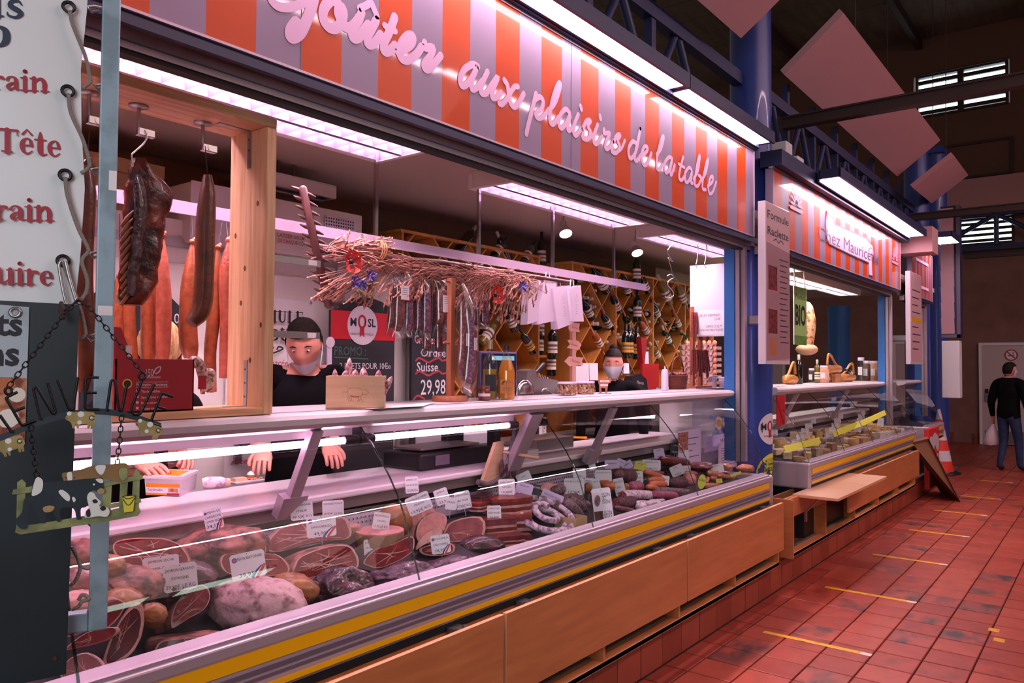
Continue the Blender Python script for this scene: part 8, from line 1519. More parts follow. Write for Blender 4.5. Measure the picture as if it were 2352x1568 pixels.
def mask(T, s, par, low=-.95, high=-.12, strap=1):
 hx, hy, hz = s*.32, s*.5, s*.42; rows = []
 for i in range(7):
  y = low+(high-low)*i/6; rr = []
  for j in range(13):
   a = (-1+j/6)*1.15; x = math.sin(a); z = math.cos(a); r_ = math.sqrt(max(.12, 1-y*y*.72)); w = 1-.31*max(0, -y)**1.4; rr.append((x*hx*r_*w*1.08, y*hy*1.0, z*hz*r_*1.1+s*.05*math.exp(-(x/.35)**2)*(1-abs(y+.45))))
  rows.append(rr)
 b = MB().loft(rows, 0, True, False, False, False, T=T).build('face_mask', m_mask, par)
 if strap:
  for sg in (-1, 1): MB().tube([T @ V((sg*hx*.93, hy*high*1.4, hz*.42)), T @ V((sg*hx*1.06, hy*.02, -s*.01))], s*.006, 5).tube([T @ V((sg*hx*.85, hy*low*.75, hz*.4)), T @ V((sg*hx*1.05, -hy*.18, -s*.02))], s*.006, 5).build('mask_loop', m_mask, b)
def hand(mb, W0, d, back, side, s=1.0, curl=.5, mi=0, nails=None, spread=.18, thumb=.4):
 """palm and five separate fingers: W0 wrist, d finger direction, back = back-of-hand normal, side +1 thumb towards d x back"""
 d = V(d).normalized(); b = V(back); b = (b-d*b.dot(d)).normalized(); x = d.cross(b)*side
 P = lambda a, f, h: W0+x*a*s+d*f*s+b*h*s
 mb.loft([[P(math.cos(q)*w, f, math.sin(q)*t_) for q in [j*math.pi/6 for j in range(12)]] for f, w, t_ in ((-.03, .026, .02), (0, .027, .019), (.03, .036, .017), (.065, .042, .015), (.09, .04, .012), (.097, .03, .008))], mi, True)
 for i, (a, L) in enumerate(((.031, .068), (.011, .077), (-.011, .071), (-.031, .056))):
  p = P(a, .085, 0); ang = -.05; pts = [p]; dd = (d+x*(a*spread*9)).normalized()
  for k, f in enumerate((.42, .33, .25)): ang += curl*(.45 if k == 0 else .75); pts.append(pts[-1]+(dd*math.cos(ang)-b*math.sin(ang))*L*f*s)
  mb.tube(cat_rom(pts, 3), [s*r for r in np.interp(np.linspace(0, 1, 10), [0, .3, .9, 1], [.0098, .0088, .0072, .004])], 9, mi)
  if nails is not None: e = pts[-1]; dv = (pts[-1]-pts[-2]).normalized(); nb = (b-dv*b.dot(dv)).normalized(); mb.ell(.0058*s, .0085*s, .002*s, T=frame(e-dv*.007*s+nb*.0062*s, dv.cross(nb), dv), n=8, k=5, m=nails)
 q0 = P(.03, .02, -.004); pts = [q0, P(.05, .042, -.01-.01*thumb), P(.058, .07, -.014-.02*thumb), P(.054, .092, -.018-.03*thumb)]; mb.tube(cat_rom(pts, 3), [s*r for r in np.interp(np.linspace(0, 1, 10), [0, .4, .9, 1], [.014, .0115, .009, .005])], 9, mi)
 if nails is not None: e = V(pts[-1]); dv = (pts[-1]-pts[-2]).normalized(); nb = (b+x).normalized(); nb = (nb-dv*nb.dot(dv)).normalized(); mb.ell(.0065*s, .009*s, .002*s, T=frame(e-dv*.007*s+nb*.0075*s, dv.cross(nb), dv), n=8, k=5, m=nails)
def person(lab, J, E, zone, mats, head=None, hands=()):
 vs, fs = skin_geo(J, E); b = MB()
 base = J[list(J)[0]][0]; t = thing('person', (base[0], base[1], min(j[0][2] for j in J.values())), lab, 'person')
 if vs:
  b.add(vs, fs, 0, True); b.m = [zone((vs[f[0]]+vs[f[len(f)//2]])/2) for f in fs]
 for h in head or (): add_head(b, h[0], h[1], h[2])
 for h in hands: hand(b, *h[0], **h[1])
 b.build('body', mats, t); return t
def stand(x, y, z0, fwd, H, lean=0.0, hands=None, legs=None):
 """joints of an adult of height H facing fwd (unit xy); lean = forward bend of the trunk in metres"""
 f = V((fwd[0], fwd[1], 0)).normalized(); r = V((f.y, -f.x, 0)); o = V((x, y, z0)); P = lambda a, b, c: o+r*a*H+f*b*H+V((0, 0, c*H)); L = lean
 J = {'pelvis': (P(0, 0, .53), (.085*H, .07*H)), 'waist': (P(0, L*.3, .62), (.08*H, .06*H)), 'chest': (P(0, L*.7, .73), (.098*H, .068*H)), 'neck0': (P(0, L, .825), (.05*H, .045*H)), 'neck': (P(0, L*1.1+.01, .865), .034*H)}
 E = [('pelvis', 'waist'), ('waist', 'chest'), ('chest', 'neck0'), ('neck0', 'neck')]
 for s, k in ((-1, 'l'), (1, 'r')):
  J['sh'+k] = (P(s*.112, L*.95, .805), .04*H); E.append(('neck0', 'sh'+k))
  el, wr = (hands or {}).get(k, ((s*.15, L*.9, .63), (s*.15, L*.9+.05, .49))); J['el'+k] = (P(*el), .027*H); J['wr'+k] = (P(*wr), .019*H); E += [('sh'+k, 'el'+k), ('el'+k, 'wr'+k)]
  hp, kn, an, to = (legs or {}).get(k, ((s*.05, 0, .5), (s*.055, .015, .28), (s*.055, -.01, .05), (s*.06, .08, .02)))
  J['hp'+k] = (P(*hp), .058*H); J['kn'+k] = (P(*kn), .038*H); J['an'+k] = (P(*an), .027*H); J['to'+k] = (P(*to), .024*H); E += [('pelvis', 'hp'+k), ('hp'+k, 'kn'+k), ('kn'+k, 'an'+k), ('an'+k, 'to'+k)]
 return J, E, P
def face_frame(c, fwd, pitch=0, roll=0):
 f = V(fwd).normalized(); r = V((0, 0, 1)).cross(f).normalized(); T = frame(c, r, V((0, 0, 1))); return T @ M3.Rotation(pitch, 4, 'X') @ M3.Rotation(roll, 4, 'Z')
# the man bending his head behind the crate
S = .262; hc = atY(699, 792, 3.12); fw = V((-.72, -.68, 0)); J, E, P = stand(hc.x+.06, 3.22, .2, (-.55, -.83), 1.76, .05, {'l': ((.19, .02, .64), (.1, .17, .60)), 'r': ((-.19, .04, .64), (-.06, .18, .61))})
J['neck'] = (hc+V((.02, .03, -.1)), .058); J['neck0'] = (hc+V((.05, .06, -.19)), (.085, .075))
wl, wr = J['wrl'][0], J['wrr'][0]; T = face_frame(hc, fw, .42, .05)
pm = person('man in black with a lowered white mask looking down behind the crate', J, E, lambda p: 0 if ((p-hc).length < .15 or (p-wl).length < .07 or (p-wr).length < .07) else 1, [m_skin, m_blk], None, ())
b = MB(); add_head(b, T, S, 0); b2 = [o for o in pm.children][0]
hb = MB(); hand(hb, V(wl), (-.5, -.6, -.4), (-.2, -.3, .9), 1); hand(hb, V(wr), (-.3, -.7, -.4), (-.2, -.3, .9), -1)
def merge(par, mb, mats):
 """add geometry to the person's one body mesh"""
 body = [o for o in par.children if o.name.startswith('body')][0]; me = body.data; off = _W[par]; import bmesh as B_; bm = B_.new(); bm.from_mesh(me); n0 = len(me.materials)
 for m in mats: me.materials.append(m)
 vs = [bm.verts.new(V(p)-off) for p in mb.v]
 for f, m, s in zip(mb.f, mb.m, mb.s):
  try: q = bm.faces.new([vs[i] for i in f]); q.material_index = n0+m; q.smooth = s
  except ValueError: pass
 bm.to_mesh(me); bm.free()
merge(pm, b, [m_skin, m_eye, m_iris, m_hairb]); merge(pm, hb, [m_skin]); hair_cap(T, S, pm, m_hairb, .5, -.4); mask(T, S, pm, -1.05, -.42)
# the blond woman bending behind the hanging sausages, hands on the tub
hc2 = atY(366, 800, 3.02); J, E, P = stand(hc2.x+.1, 3.3, .2, (-.25, -.97), 1.68, .1)
A, B = atZ(368, 1062, 1.235), atZ(440, 1062, 1.225); hA = atZ(352, 1075, 1.225); hB = atZ(440, 1055, 1.225)
wl, wr = atZ(322, 1062, 1.245), atZ(415, 1030, 1.28); J['neck0'] = (hc2+V((.02, .1, -.17)), (.08, .07)); J['neck'] = (hc2+V((.01, .06, -.1)), .05); J['chest'] = (hc2+V((.05, .17, -.36)), (.15, .11))
J['shl'] = (hc2+V((-.17, .12, -.24)), .062); J['shr'] = (hc2+V((.19, .08, -.24)), .062); J['ell'] = (V(wl)+V((-.2, .22, .02)), .045); J['elr'] = (V(wr)+V((.16, .28, .0)), .045); J['wrl'] = (wl, .029); J['wrr'] = (wr+V((.0, .03, .0)), .029)
pw = person('blond woman in dark clothes bending over a tub behind the sausages', J, E, lambda p: 0 if ((p-hc2).length < .14 or (p-V(wl)).length < .09 or (p-V(wr)).length < .1) else 1, [m_skin, m_blk])
hb = MB(); hand(hb, V(wl), (atZ(425, 1110, 1.19)-V(wl)), (-.1, -.75, .7), -1, 1.05, .35, 0, 1); hand(hb, V(wr), (atZ(448, 1092, 1.19)-V(wr)), (.5, -.4, .8), 1, 1.0, .55, 0, 1); merge(pw, hb, [m_skin, m_nail])
T = face_frame(hc2, (-.4, -.8, -.2), .75); b = MB(); add_head(b, T, .24, 0); merge(pw, b, [m_skin, m_eye, m_iris, m_hairl]); hair_cap(T, .25, pw, m_hairl, .12, -.95)
# the woman with a bun and white mask
hc3 = atY(1409, 836, 3.06); J, E, P = stand(hc3.x+.05, 3.1, .2, (-.85, -.5), 1.6, .02); J['neck'] = (hc3+V((.03, .02, -.12)), .05); J['neck0'] = (hc3+V((.05, .03, -.2)), (.08, .07))
p3 = person('woman in black with a dark bun and white mask before the wine rack', J, E, lambda p: 0 if ((p-hc3).length < .13 or min((p-J['wrl'][0]).length, (p-J['wrr'][0]).length) < .06) else 1, [m_skin, m_blk])
T = face_frame(hc3, (-.9, -.45, 0), .06); b = MB(); add_head(b, T, .235, 0); hand(b, J['wrl'][0], (-.5, -.3, -.7), (-.3, -.6, .4), 1, .95); hand(b, J['wrr'][0], (-.5, -.3, -.7), (-.3, .6, .4), -1, .95); merge(p3, b, [m_skin, m_eye, m_iris, m_haird]); hair_cap(T, .235, p3, m_haird, .5, -.4, bun=1); mask(T, .235, p3, -.92, -.1)
# the man walking away in the aisle
gp = atZ(2318, 1082, 0); J, E, P = stand(gp.x, gp.y, 0, (.93, -.38), 1.74, .02, {'l': ((-.15, -.01, .63), (-.155, .03, .48)), 'r': ((.16, -.01, .63), (.16, .05, .48))}, {'l': ((-.05, 0, .5), (-.052, .02, .28), (-.06, -.05, .045), (-.07, .03, .018)), 'r': ((.05, 0, .5), (.06, .05, .28), (.07, .05, .045), (.08, .13, .018))})
# hand side seen at the left of his back holds the bag
hd4 = P(0, .03, .935); wl4, wr4 = J['wrl'][0], J['wrr'][0]
zn = lambda p: 2 if p.z < .075 else (3 if p.z < .86 and min((p-wl4).length, (p-wr4).length) > .05 and abs(V((p.x-gp.x, p.y-gp.y)).dot(V((-.38, -.93)))) < .24 else (0 if p.z > 1.5 or min((p-wl4).length, (p-wr4).length) < .05 else 1))
for k in ('chest', 'waist', 'neck0'): J[k] = (J[k][0], tuple(q*1.16 for q in J[k][1]))
for k in ('shl', 'shr', 'ell', 'elr'): J[k] = (J[k][0], J[k][1]*1.3)
p4 = person('man in black jacket and jeans walking away with a white bag', J, E, zn, [m_skin, m_blk, m_shoe, m_jean]); b = MB(); T4 = face_frame(hd4, (.55, -.83, 0), .0); add_head(b, T4, .235, 0)
for w, s_ in ((wl4, 1), (wr4, -1)): hand(b, w, (.1, -.05, -1), (-.3*s_, -.9*s_, 0), -s_, 1.0, .9)
merge(p4, b, [m_skin, m_eye, m_iris, m_haird]); hair_cap(T4, .24, p4, m_haird, .42, -.5); mask(T4, .235, p4, -.92, -.1)
w = wl4+V((.0, .0, -.1)); t = thing('plastic_bag', (w.x, w.y, .35), 'white plastic bag carried by the walking man', 'bag'); q = [w+V((0, 0, .0)), w+V((-.01, .02, -.12)), w+V((-.0, .03, -.28)), w+V((0, .03, -.34))]
rings = [[p+V((math.cos(a)*rx*(1+.25*nz(p+V((a, 0, 0)), 9)), math.sin(a)*ry*(1+.2*nz(p+V((0, a, 0)), 9)), .02*nz(p+V((a, 0, 1)), 6))) for a in [j*math.pi/8 for j in range(16)]] for p, rx, ry in zip(q, (.02, .06, .09, .06), (.02, .08, .11, .1))]; MB().loft(rings, 0, True).build('bag_body', mat('bag_white', 'd8c0c4', .5), t); MB().tube([w+V((0, 0, .05)), w], .012, 6).build('bag_handle', mat('bag_white', 'd8c0c4', .5), t)
# ---------------------------------------------------------------- around the columns and the cheese stall
m_postp = mat('menu_paper', 'c89aa0', .5); m_pic = mat('print_dish', 'a03440', .6, noise=(30, '5a2a20', .45, .6))
def menu_board(px0, px1, py0, py1, y, lab, words=()):
 xa, xb = atY(px0, (py0+py1)/2, y).x, atY(px1, (py0+py1)/2, y).x; z1, z0 = atY(px0, py0, y).z, atY(px0, py1, y).z; t = thing('menu_board', ((xa+xb)/2, y, z0), lab, 'board')
 MB().box(xa, xb, y, y+.055, z0, z1).build('white_case', m_white, t, bevel=.003); MB().box(xa+.1, xb-.1, y+.055, 2.25, z0+.3, z0+.36).build('bracket', m_steel, t)
 MB().box(xa+.01, xb-.01, y-.003, y, z0+.03, z1-.01).build('paper_sheet', m_postp, t); w = xb-xa; h = z1-z0; F_ = WP(y-.0034); g = MB()
 if words:
  for i, s_ in enumerate(words): put_text(g, s_, h*.052, F_ @ M3.Translation(((xa+xb)/2, z1-h*(.1+.1*i), 0)), 0, width=w*.86, bold=.012)
  MB().add([(xa+w*.02, y-.006, z0+h*.02), (xb+w*.02, y-.012, z0+h*.04), (xb+w*.01, y-.008, z1-h*.28), (xa+w*.02, y-.005, z1-h*.25)], [(0, 1, 2, 3)]).build('plastic_cover', m_film, t)
  for k in range(16): zz = z1-h*(.34+.035*k); g.box(xa+w*(.55+.03*(k % 2)), xa+w*(.92-.05*(k % 3)), y-.0036, y-.003, zz, zz+h*.006)
  for zc in (.45, .72): MB().box(xa+w*.1, xa+w*.45, y-.0038, y-.003, z1-h*(zc+.09), z1-h*(zc-.06)).build('dish_picture', m_pic, t)
  MB().box(xa+w*.15, xa+w*.4, y-.0038, y-.003, z0+h*.05, z0+h*.16).build('cheese_picture', mat('print_cheese', 'd88a5a', .6), t)
  stroke(g, [(xa+w*.3, z1-h*.23), (xa+w*.42, z1-h*.215), (xa+w*.5, z1-h*.235), (xa+w*.6, z1-h*.215), (xa+w*.72, z1-h*.23)], F_, 0, .008)
 else:
  for k in range(9): zz = z1-h*(.2+.08*k); g.box(xa+w*.15, xa+w*(.85-.1*(k % 3)), y-.0036, y-.003, zz, zz+h*.012)
  MB().box(xa+w*.05, xb-w*.1, y-.004, y-.003, z1-h*.54, z1-h*.49).build('yellow_note', m_yellow, t)
 g.build('print', m_ink, t, kind='stuff')
menu_board(1758, 1814, 460, 836, 2.0, 'white framed raclette menu board on the first blue column', ('Formule', 'Raclette')); menu_board(2091, 2117, 622, 836, 2.0, 'smaller pink menu board with a yellow note on the second column')
def sticker(ang, z, R, m, nm, lab):
 cx, cy, r = 6.22, 2.36, .1672; t = thing(nm, (cx+r*math.cos(ang), cy+r*math.sin(ang), z-R), lab, 'sticker'); Rw = []
 for q in (0.001, .5, 1): Rw.append([(cx+r*math.cos(ang+q*R*math.cos(k*math.pi/14)/r), cy+r*math.sin(ang+q*R*math.cos(k*math.pi/14)/r), z+q*R*math.sin(k*math.pi/14)) for k in range(28)])
 MB().loft(Rw, 0, True, True, False, False).build('sticker_disc', m, t); return t, (lambda mb, off=.0006: [tuple((cx+(r+off+p[2])*math.cos(ang+p[0]/r), cy+(r+off+p[2])*math.sin(ang+p[0]/r), z+p[1])) for p in mb.v])
z = atY(1766, 985, 2.2).z; t, wrap = sticker(math.radians(262), z, .125, m_white, 'quality_sticker', 'round white quality sticker with black letters and a red rosette on the blue column')
for nm, m in (('black_lettering', m_ink), ('red_rosette', m_red)):
 g = MB(); R = .125
 if nm[0] == 'b': put_text(g, 'M', R*.42, M3.Translation((-.62*R, -.05*R, 0)), 0, bold=.025); put_text(g, 'SL', R*.42, M3.Translation((.6*R, -.05*R, 0)), 0, bold=.025); put_text(g, 'QUALITÉ MOSELLE', R*.11, M3.Translation((0, -.5*R, 0)), 0)
 else: stroke(g, [(R*(-.05+.22*math.cos(k*math.pi/10)), R*(.18+.3*math.sin(k*math.pi/10))) for k in range(21)], M3.Identity(4), 0, R*.12, False); g.add([(-.2*R, -.1*R, .001), (.1*R, -.1*R, .001), (.1*R, -.6*R, .001), (-.05*R, -.48*R, .001), (-.2*R, -.6*R, .001)], [(0, 4, 3, 2, 1)])
 g.v = wrap(g); g.build(nm, m, t, kind='stuff')
z = atY(1775, 1085, 2.2).z; t, wrap = sticker(math.radians(268), z, .16, m_tagy, 'distance_sticker', 'round yellow keep distance sticker low on the blue column'); g = MB()
for i, (s_, h) in enumerate((('Je protège', .018), ('GARDEZ VOS', .034), ('DISTANCES', .034), ('MERCI', .02))): put_text(g, s_, h, M3.Translation((0, .07-.05*i, 0)), 0, width=.2 if i in (1, 2) else .1, bold=.02)
g.v = wrap(g); g.build('black_lettering', m_ink, t, kind='stuff')
for i, (px, py, w, h, lab) in enumerate(((1803, 368, .16, .3, 'white alarm box on the blue truss'), (1830, 388, .17, .2, 'small green-lit exit light box on the truss'), (1852, 405, .1, .12, 'little white sensor beside the exit light'))):
 c = atY(px, py, 2.25); t = thing('alarm_box' if i == 0 else 'exit_light' if i == 1 else 'sensor', tuple(c), lab, 'fixture'); MB().box(c.x-w/2, c.x+w/2, 2.21, 2.36, c.z-h/2, c.z+h/2).build('box_body', m_whitem, t, bevel=.01)
 if i == 1: MB().box(c.x-w*.55, c.x-w/2, 2.22, 2.34, c.z-h*.3, c.z+h*.3).build('lit_face', mat('exit_glow', '9ad8c0', .3, emit='9ad8c0', estr=.8), t)
c = atY(2118, 555, 1.95); MB().box(c.x-.2, c.x+.2, 1.8, 2.2, c.z-.16, c.z+.16).build('lamp_housing', m_pinkp, None, 'boxy pink lamp housing beside the far third sign', 'housing')
t = thing('bio_sign', tuple(atY(1838, 793, 2.45)), 'hanging green sign with black letters BIO in the cheese stall', 'sign'); A, B = atY(1824, 656, 2.45), atY(1853, 793, 2.45); MB().box(A.x, B.x, 2.45, 2.456, B.z, A.z).build('sign_plate', mat('bio_green', 'a4d07a', .4), t); MB().box(A.x, B.x, 2.449, 2.45, B.z, B.z+.09).build('grass_picture', mat('bio_grass', '4a7a30', .6, noise=((60, 60, 20), '7aa848', .4, .6)), t); MB().box(A.x-.008, A.x, 2.448, 2.458, B.z, A.z).build('edge_strip', m_white, t)
g = MB(); w = B.x-A.x; put_text(g, 'Produits', .055, WP(2.4494) @ M3.Translation((A.x+w/2, A.z-.12, 0)), 0, width=w*.8); put_text(g, 'BIO', .2, WP(2.4494) @ M3.Translation((A.x+w/2, A.z-.37, 0)), 0, width=w*.84, bold=.03); g.build('black_lettering', m_ink, t, kind='stuff')
for x in (A.x+.04, B.x-.04): MB().cyl((x, 2.453, A.z), (x-.03, 2.453, 2.6), .006, n=6).build('hanger', m_white, t)
t = thing('bread_bag', tuple(atY(1850, 800, 2.9)), 'printed paper bread bag in a basket hanging behind the green sign', 'bag'); c = atY(1853, 750, 2.9); MB().ell(.12, .1, .3, T=M3.Translation(c), fn=lambda p: 1+.08*nz(p, 3)).build('bag_body', mat('bag_print', 'd8b48a', .6, noise=(16, 'b0503a', .52, .58)), t); MB().ell(.2, .12, .07, T=M3.Translation(c-V((0, 0, .27))), n=14).build('basket_rim', m_crate, t); MB().cyl(c+V((0, 0, .28)), V((c.x, 2.9, 2.75)), .004, n=5).build('hanger', m_string, t)
# things standing on the cheese counter rail
for px, py, k, s_, lab in ((1835, 873, 'plain', 1.0, 'dark wine bottle on the cheese counter beside the wooden shoe'), (1877, 868, 'white', .85, 'green-gold bottle on the cheese counter in the middle')): c = atY(px, py, 2.58); bottle(k, (c.x, c.y, ZR+.0006), Q_((0, 0, 1)), lab, None, s_)
for i, (px, py, r, h, m, lab, nm) in enumerate(((1864, 872, .035, .16, m_clear, 'clear dispenser bottle on the cheese counter', 'dispenser'), (1893, 871, .055, .19, m_nut, 'big jar with a pale label on the cheese counter', 'jar'), (1905, 872, .04, .1, m_print, 'dark jam jar on the cheese counter', 'jar'), (1978, 870, .05, .3, m_clear, 'tall storage jar left of the biscuit jar pair', 'jar'), (1990, 869, .05, .26, m_print, 'dark filled storage jar in the group at right', 'jar'), (2006, 868, .07, .26, m_nut, 'biscuit storage jar rightmost on the cheese counter', 'jar'))):
 c = atY(px, py, 2.58); t = thing(nm, (c.x, c.y, ZR), lab, nm); T = M3.Translation((c.x, c.y, ZR+.0008)); MB().lathe([(r*.9, 0), (r, h*.1), (r, h*.75), (r*.75, h*.86)], 16, T=T).build('jar_body', m, t); MB().lathe([(r*.78, h*.86), (r*.78, h), (r*.7, h)], 16, T=T).build('jar_lid', m_lid if i != 2 else m_black, t); MB().box(c.x-r*1.02, c.x-r*.9, c.y-r*.5, c.y+r*.5, ZR+h*.25, ZR+h*.6).build('label', m_tag, t)
m_shoew = mat('clog_wood', 'c8823c', .4, coat=.2, noise=((6, 6, 30), 'a8682c', .4, .65))
for i, (px, py, L, dz, fl) in enumerate(((1815, 876, .3, 0, 1), (1915, 868, .5, .1, -1), (1945, 872, .62, 0, 1))):
 c = atY(px, py, 2.56); t = thing('wooden_clog', (c.x, c.y, ZR), ('wooden clog shaped carrier at the left end of the cheese counter', 'wooden carrier with a raised handle behind the front clog', 'large wooden clog carrier holding a bottle on the cheese counter')[i], 'carrier'); z = ZR+dz+.001; P = lambda a, h: V((c.x+a*L*fl, c.y, z+h))
 MB().tube([P(-.5, .03), P(-.4, .05), P(-.1, .05), P(.25, .045), P(.45, .05), P(.52, .07)], [.02, .045, .05, .05, .04, .012], 12).build('clog_body', m_shoew, t); MB().tube(cat_rom([P(-.45, .06), P(-.1, .12), P(.2, .2), P(.42, .21), P(.5, .1)], 4), [.014]*17, 8).build('arched_handle', m_shoew, t)
 if dz: MB().box(c.x-.12, c.x+.12, c.y-.05, c.y+.05, ZR+.0005, z).build('stand_block', m_shoew, t)
 if i == 2: o = bottle('red', P(.3, .09), Q_((-.9, 0, .2)), 'bottle with a white label lying in the large wooden clog', None, .9)
MB().box(6.52, 6.56, 2.3, 2.5, ZR, ZR+.2).build('small_slate', m_chalk, None, 'small framed slate at the left end of the cheese counter', 'slate'); c = atY(2027, 840, 3.2); t = thing('hanging_apron', tuple(c), 'dark apron hanging on a hook at the right of the cheese stall', 'apron'); MB().prism([(c.x-.22, c.z-.2), (c.x+.16, c.z-.2), (c.x+.12, c.z+.2), (c.x+.02, c.z+.3), (c.x-.06, c.z+.2)], .05, T=WP(3.2)).build('cloth', m_blk, t, bevel=.01); MB().cyl((c.x, 3.17, c.z+.28), (c.x, 3.17, 2.76), .008, n=6).build('hook_rod', m_steel, t)
MB().lathe([(.19, .2), (.19, 2.76)], 24, T=M3.Translation((atY(1927, 770, 4.0).x, 4.0, 0))).build('column_4', m_bluel, None, kind='structure'); MB().box(7.9, 8.9, 4.1, 4.2, 0, 2.76).build('wall_back_2', m_cream, None, kind='structure')
sl = thing('window_4', (7.3, 3.9, 1.6), kind='structure')
for k in range(9): MB().box(7.5, 8.2, 4.04, 4.09, 1.5+k*.09, 1.55+k*.09).build('slat', m_white, sl)
# cheeses
CHM = [mat('cheese_%d' % i, c, .5, noise=(24, d, .4, .65)) for i, (c, d) in enumerate((('e0d0a8', 'c8b488'), ('d8b070', 'b88c50'), ('e8e2d4', 'c8c0b0'), ('b8a088', '8c7460'), ('e4c488', 'd0a860'), ('a88460', '806040'), ('d8c4b8', 'a89088')))]
R_ = random.Random(21); GC = 'cheeses laid out in the cheese counter'; nms = ('cream', 'golden', 'white', 'grey rinded', 'yellow', 'brown rinded', 'marbled'); row_n = ('front', 'second', 'third', 'fourth', 'back')
for r in range(5):
 for k in range(17):
  x = 6.6+k*.238+R_.uniform(-.03, .03); y = 2.1+r*.085; z = .835+(y-2.05)*.273+.012; i = R_.randrange(7); w = R_.uniform(.05, .09); h = R_.uniform(.03, .085); T = M3.Translation((x, y, z)) @ M3.Rotation(R_.uniform(-.6, .6), 4, 'Z'); kind = R_.random(); b = MB()
  if kind < .4: b.box(-w, w, -w*.5, w*.5, 0, h, T=T)
  elif kind < .75: b.prism([(0, -w*.6)]+[(w*1.5*math.cos(a), w*1.5*math.sin(a)-w*.6) for a in (.6, .85, 1.1, 1.4, 1.7, 2.0, 2.3, 2.5)], h, T=T)
  else: b.lathe([(w*.7, 0), (w*.75, h*.2), (w*.75, h*.8), (w*.68, h)], 14, T=T)
  b.build('cheese', CHM[i], None, '%s cheese %s, %s row of the cheese counter, place %d from left' % (nms[i], 'block' if kind < .4 else 'wedge' if kind < .75 else 'wheel', row_n[r], k+1), 'cheese', GC, bevel=.004)
for k in range(20):
 x = 6.7+k*.2; y = 2.16+.085*(k*3 % 5); c = V((x, y, .835+(y-2.05)*.273+.13)); px = 1176+FPX*(c-CAMP).dot(_r)/(c-CAMP).dot(_f); py = 784-FPX*(c-CAMP).dot(_u)/(c-CAMP).dot(_f); price_tag(px, py, 18-k*.3, 14-k*.25, y, R_.uniform(-8, 8), ('FERMIER' if k % 2 else 'TOMME', '%d,90€' % (14+k)), '', 'small white cheese tag reading %s %d,90€' % ('Fermier' if k % 2 else 'Tomme', 14+k), 3, 'cheese price tags')
for i, (a, b) in enumerate((((1802, 1033), (1884, 1012)), ((1914, 998), (1975, 974)), ((1978, 974), (2034, 948)))): A, B = atY(*a, 2.06), atY(*b, 2.06); MB().add([(A.x, 2.05, A.z-.02), (B.x, 2.05, B.z-.02), (B.x, 2.07, B.z+.03), (A.x, 2.07, A.z+.03), (A.x, 2.053, A.z-.02), (B.x, 2.053, B.z-.02), (B.x, 2.073, B.z+.03), (A.x, 2.073, A.z+.03)], [(0, 1, 2, 3), (7, 6, 5, 4), (0, 4, 5, 1), (2, 6, 7, 3)]).build('yellow_strip', m_tagy, None, ('left', 'middle', 'right')[i]+' long yellow paper strip inside the cheese counter glass', 'strip', 'yellow strips in the cheese counter')
A = atY(1794, 940, 2.2); g = MB(); stroke(g, [(-.08, .1), (.08, -.1)], frame(A, (1, 0, 0), (0, 0, 1)), 0, .05, False); g.box(A.x-.1, A.x+.1, 2.202, 2.206, A.z-.13, A.z+.12).build('red_ribbon_label', m_red, None, 'red and white ribbon label behind the cheese counter glass at left', 'label')
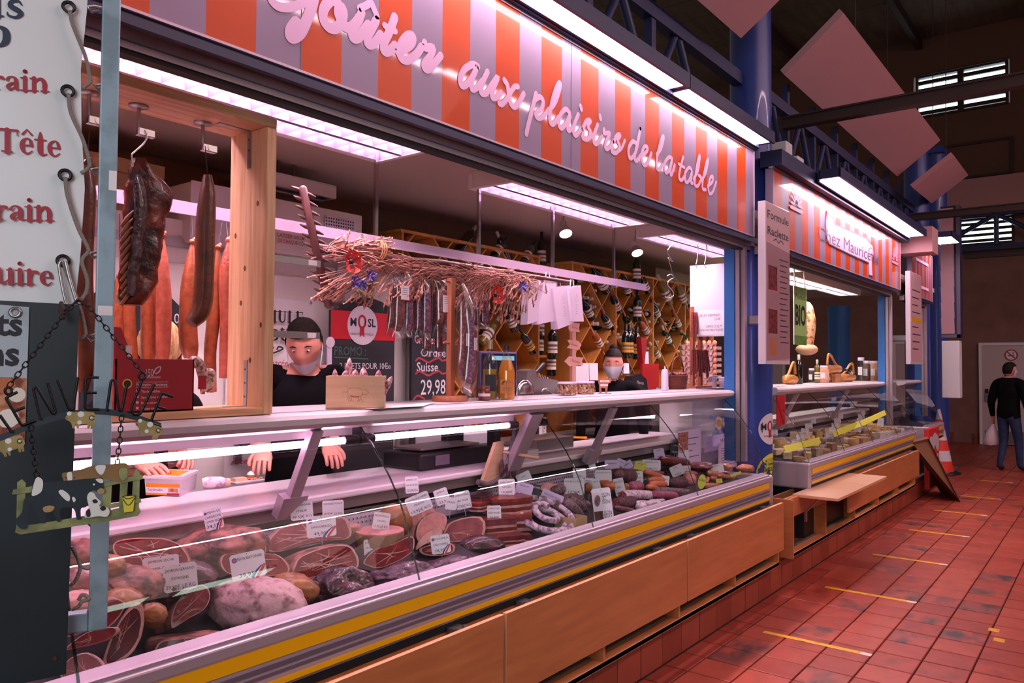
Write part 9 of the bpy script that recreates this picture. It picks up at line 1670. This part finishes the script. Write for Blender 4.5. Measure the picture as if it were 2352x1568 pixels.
# leaning sheet, red front panel, cone, plates
A, B = atZ(2206, 1153, 0), atZ(2160, 1130, 0); n_ = V((.03, .02, .02)); C_, D_ = V((10.45, 1.98, .74)), V((10.72, 1.84, .78)); vs = [A, B, C_, D_]; MB().add(vs+[p+n_ for p in vs], [(0, 1, 2, 3), (7, 6, 5, 4), (0, 4, 5, 1), (1, 5, 6, 2), (2, 6, 7, 3), (3, 7, 4, 0)]).build('leaning_sheet', m_beechd, None, 'brown sheet leaning from the cheese cabinet end down to the floor', 'panel')
t = thing('red_front_panel', (11.45, 1.93, .1), 'red front panel with a white painted wave below the far counter', 'panel'); MB().box(11.12, 11.8, 1.9, 1.96, .1, .86).build('panel_sheet', m_poppy, t); g = MB(); stroke(g, [(11.2, .7, .14), (11.35, .66, .2), (11.5, .72, .16), (11.7, .64, .2)], WP(1.899), 0, .2); stroke(g, [(11.2, .46), (11.4, .42), (11.7, .48)], WP(1.899), 0, .08, eps=.001); g.build('white_wave', m_white, t, kind='stuff')
c = atZ(2158, 1086, 0); t = thing('traffic_cone', (c.x, c.y, 0), 'red and white banded traffic cone on the tiles by the far column', 'cone'); MB().lathe([(.3, .001), (.3, .03), (.24, .04)], 8, T=M3.Translation(c)).build('cone_base', m_black, t); T = M3.Translation(c); m_cone = mat('cone_red', 'e03a24', .45)
for k in range(6): z0, z1 = .04+k*.16, .04+(k+1)*.16; MB().lathe([(.21-.19*z0, z0), (.21-.19*z1, z1)], 20, T=T, cap0=False, cap1=k == 5).build('band', m_cone if k % 2 == 0 else m_white, t)
c = atZ(2130, 1088, 0); MB().box(c.x-.35, c.x+.9, c.y-.3, c.y+.25, .001, .05).build('base_plate', m_steel, None, 'grey metal base plate lying on the floor near the cone', 'plate', bevel=.01)
# vertical light box and white cabinet at the end of the row
X0 = 13.6; A, B = atX(2160, 475, X0), atX(2207, 775, X0); t = thing('light_box', (X0, (A.y+B.y)/2, B.z), 'tall pinkish framed light box with rippled sheets on the last column', 'light box'); MB().box(X0, X0+.2, B.y, A.y, B.z, A.z).build('frame', m_navy, t); MB().box(X0-.02, X0, B.y, B.y+.05, B.z, A.z).box(X0-.02, X0, B.y, A.y, B.z, B.z+.05).build('frame_edge', m_alud, t)
for k in range(8): z0 = B.z+.06+(A.z-B.z-.1)*k/8; z1 = B.z+.06+(A.z-B.z-.1)*(k+1)/8; MB().add([(X0-.01, A.y, z0), (X0-.05, A.y, z1), (X0-.05, B.y+.08, z1), (X0-.01, B.y+.08, z0)], [(0, 1, 2, 3)]).build('rippled_sheet', m_postp, t)
A, B = atX(2165, 783, X0), atX(2207, 914, X0); MB().box(X0-.1, X0+.15, B.y, A.y, B.z, A.z).build('white_cabinet', m_whitem, None, 'tall blank white cabinet box hanging below the light box', 'cabinet', bevel=.01)
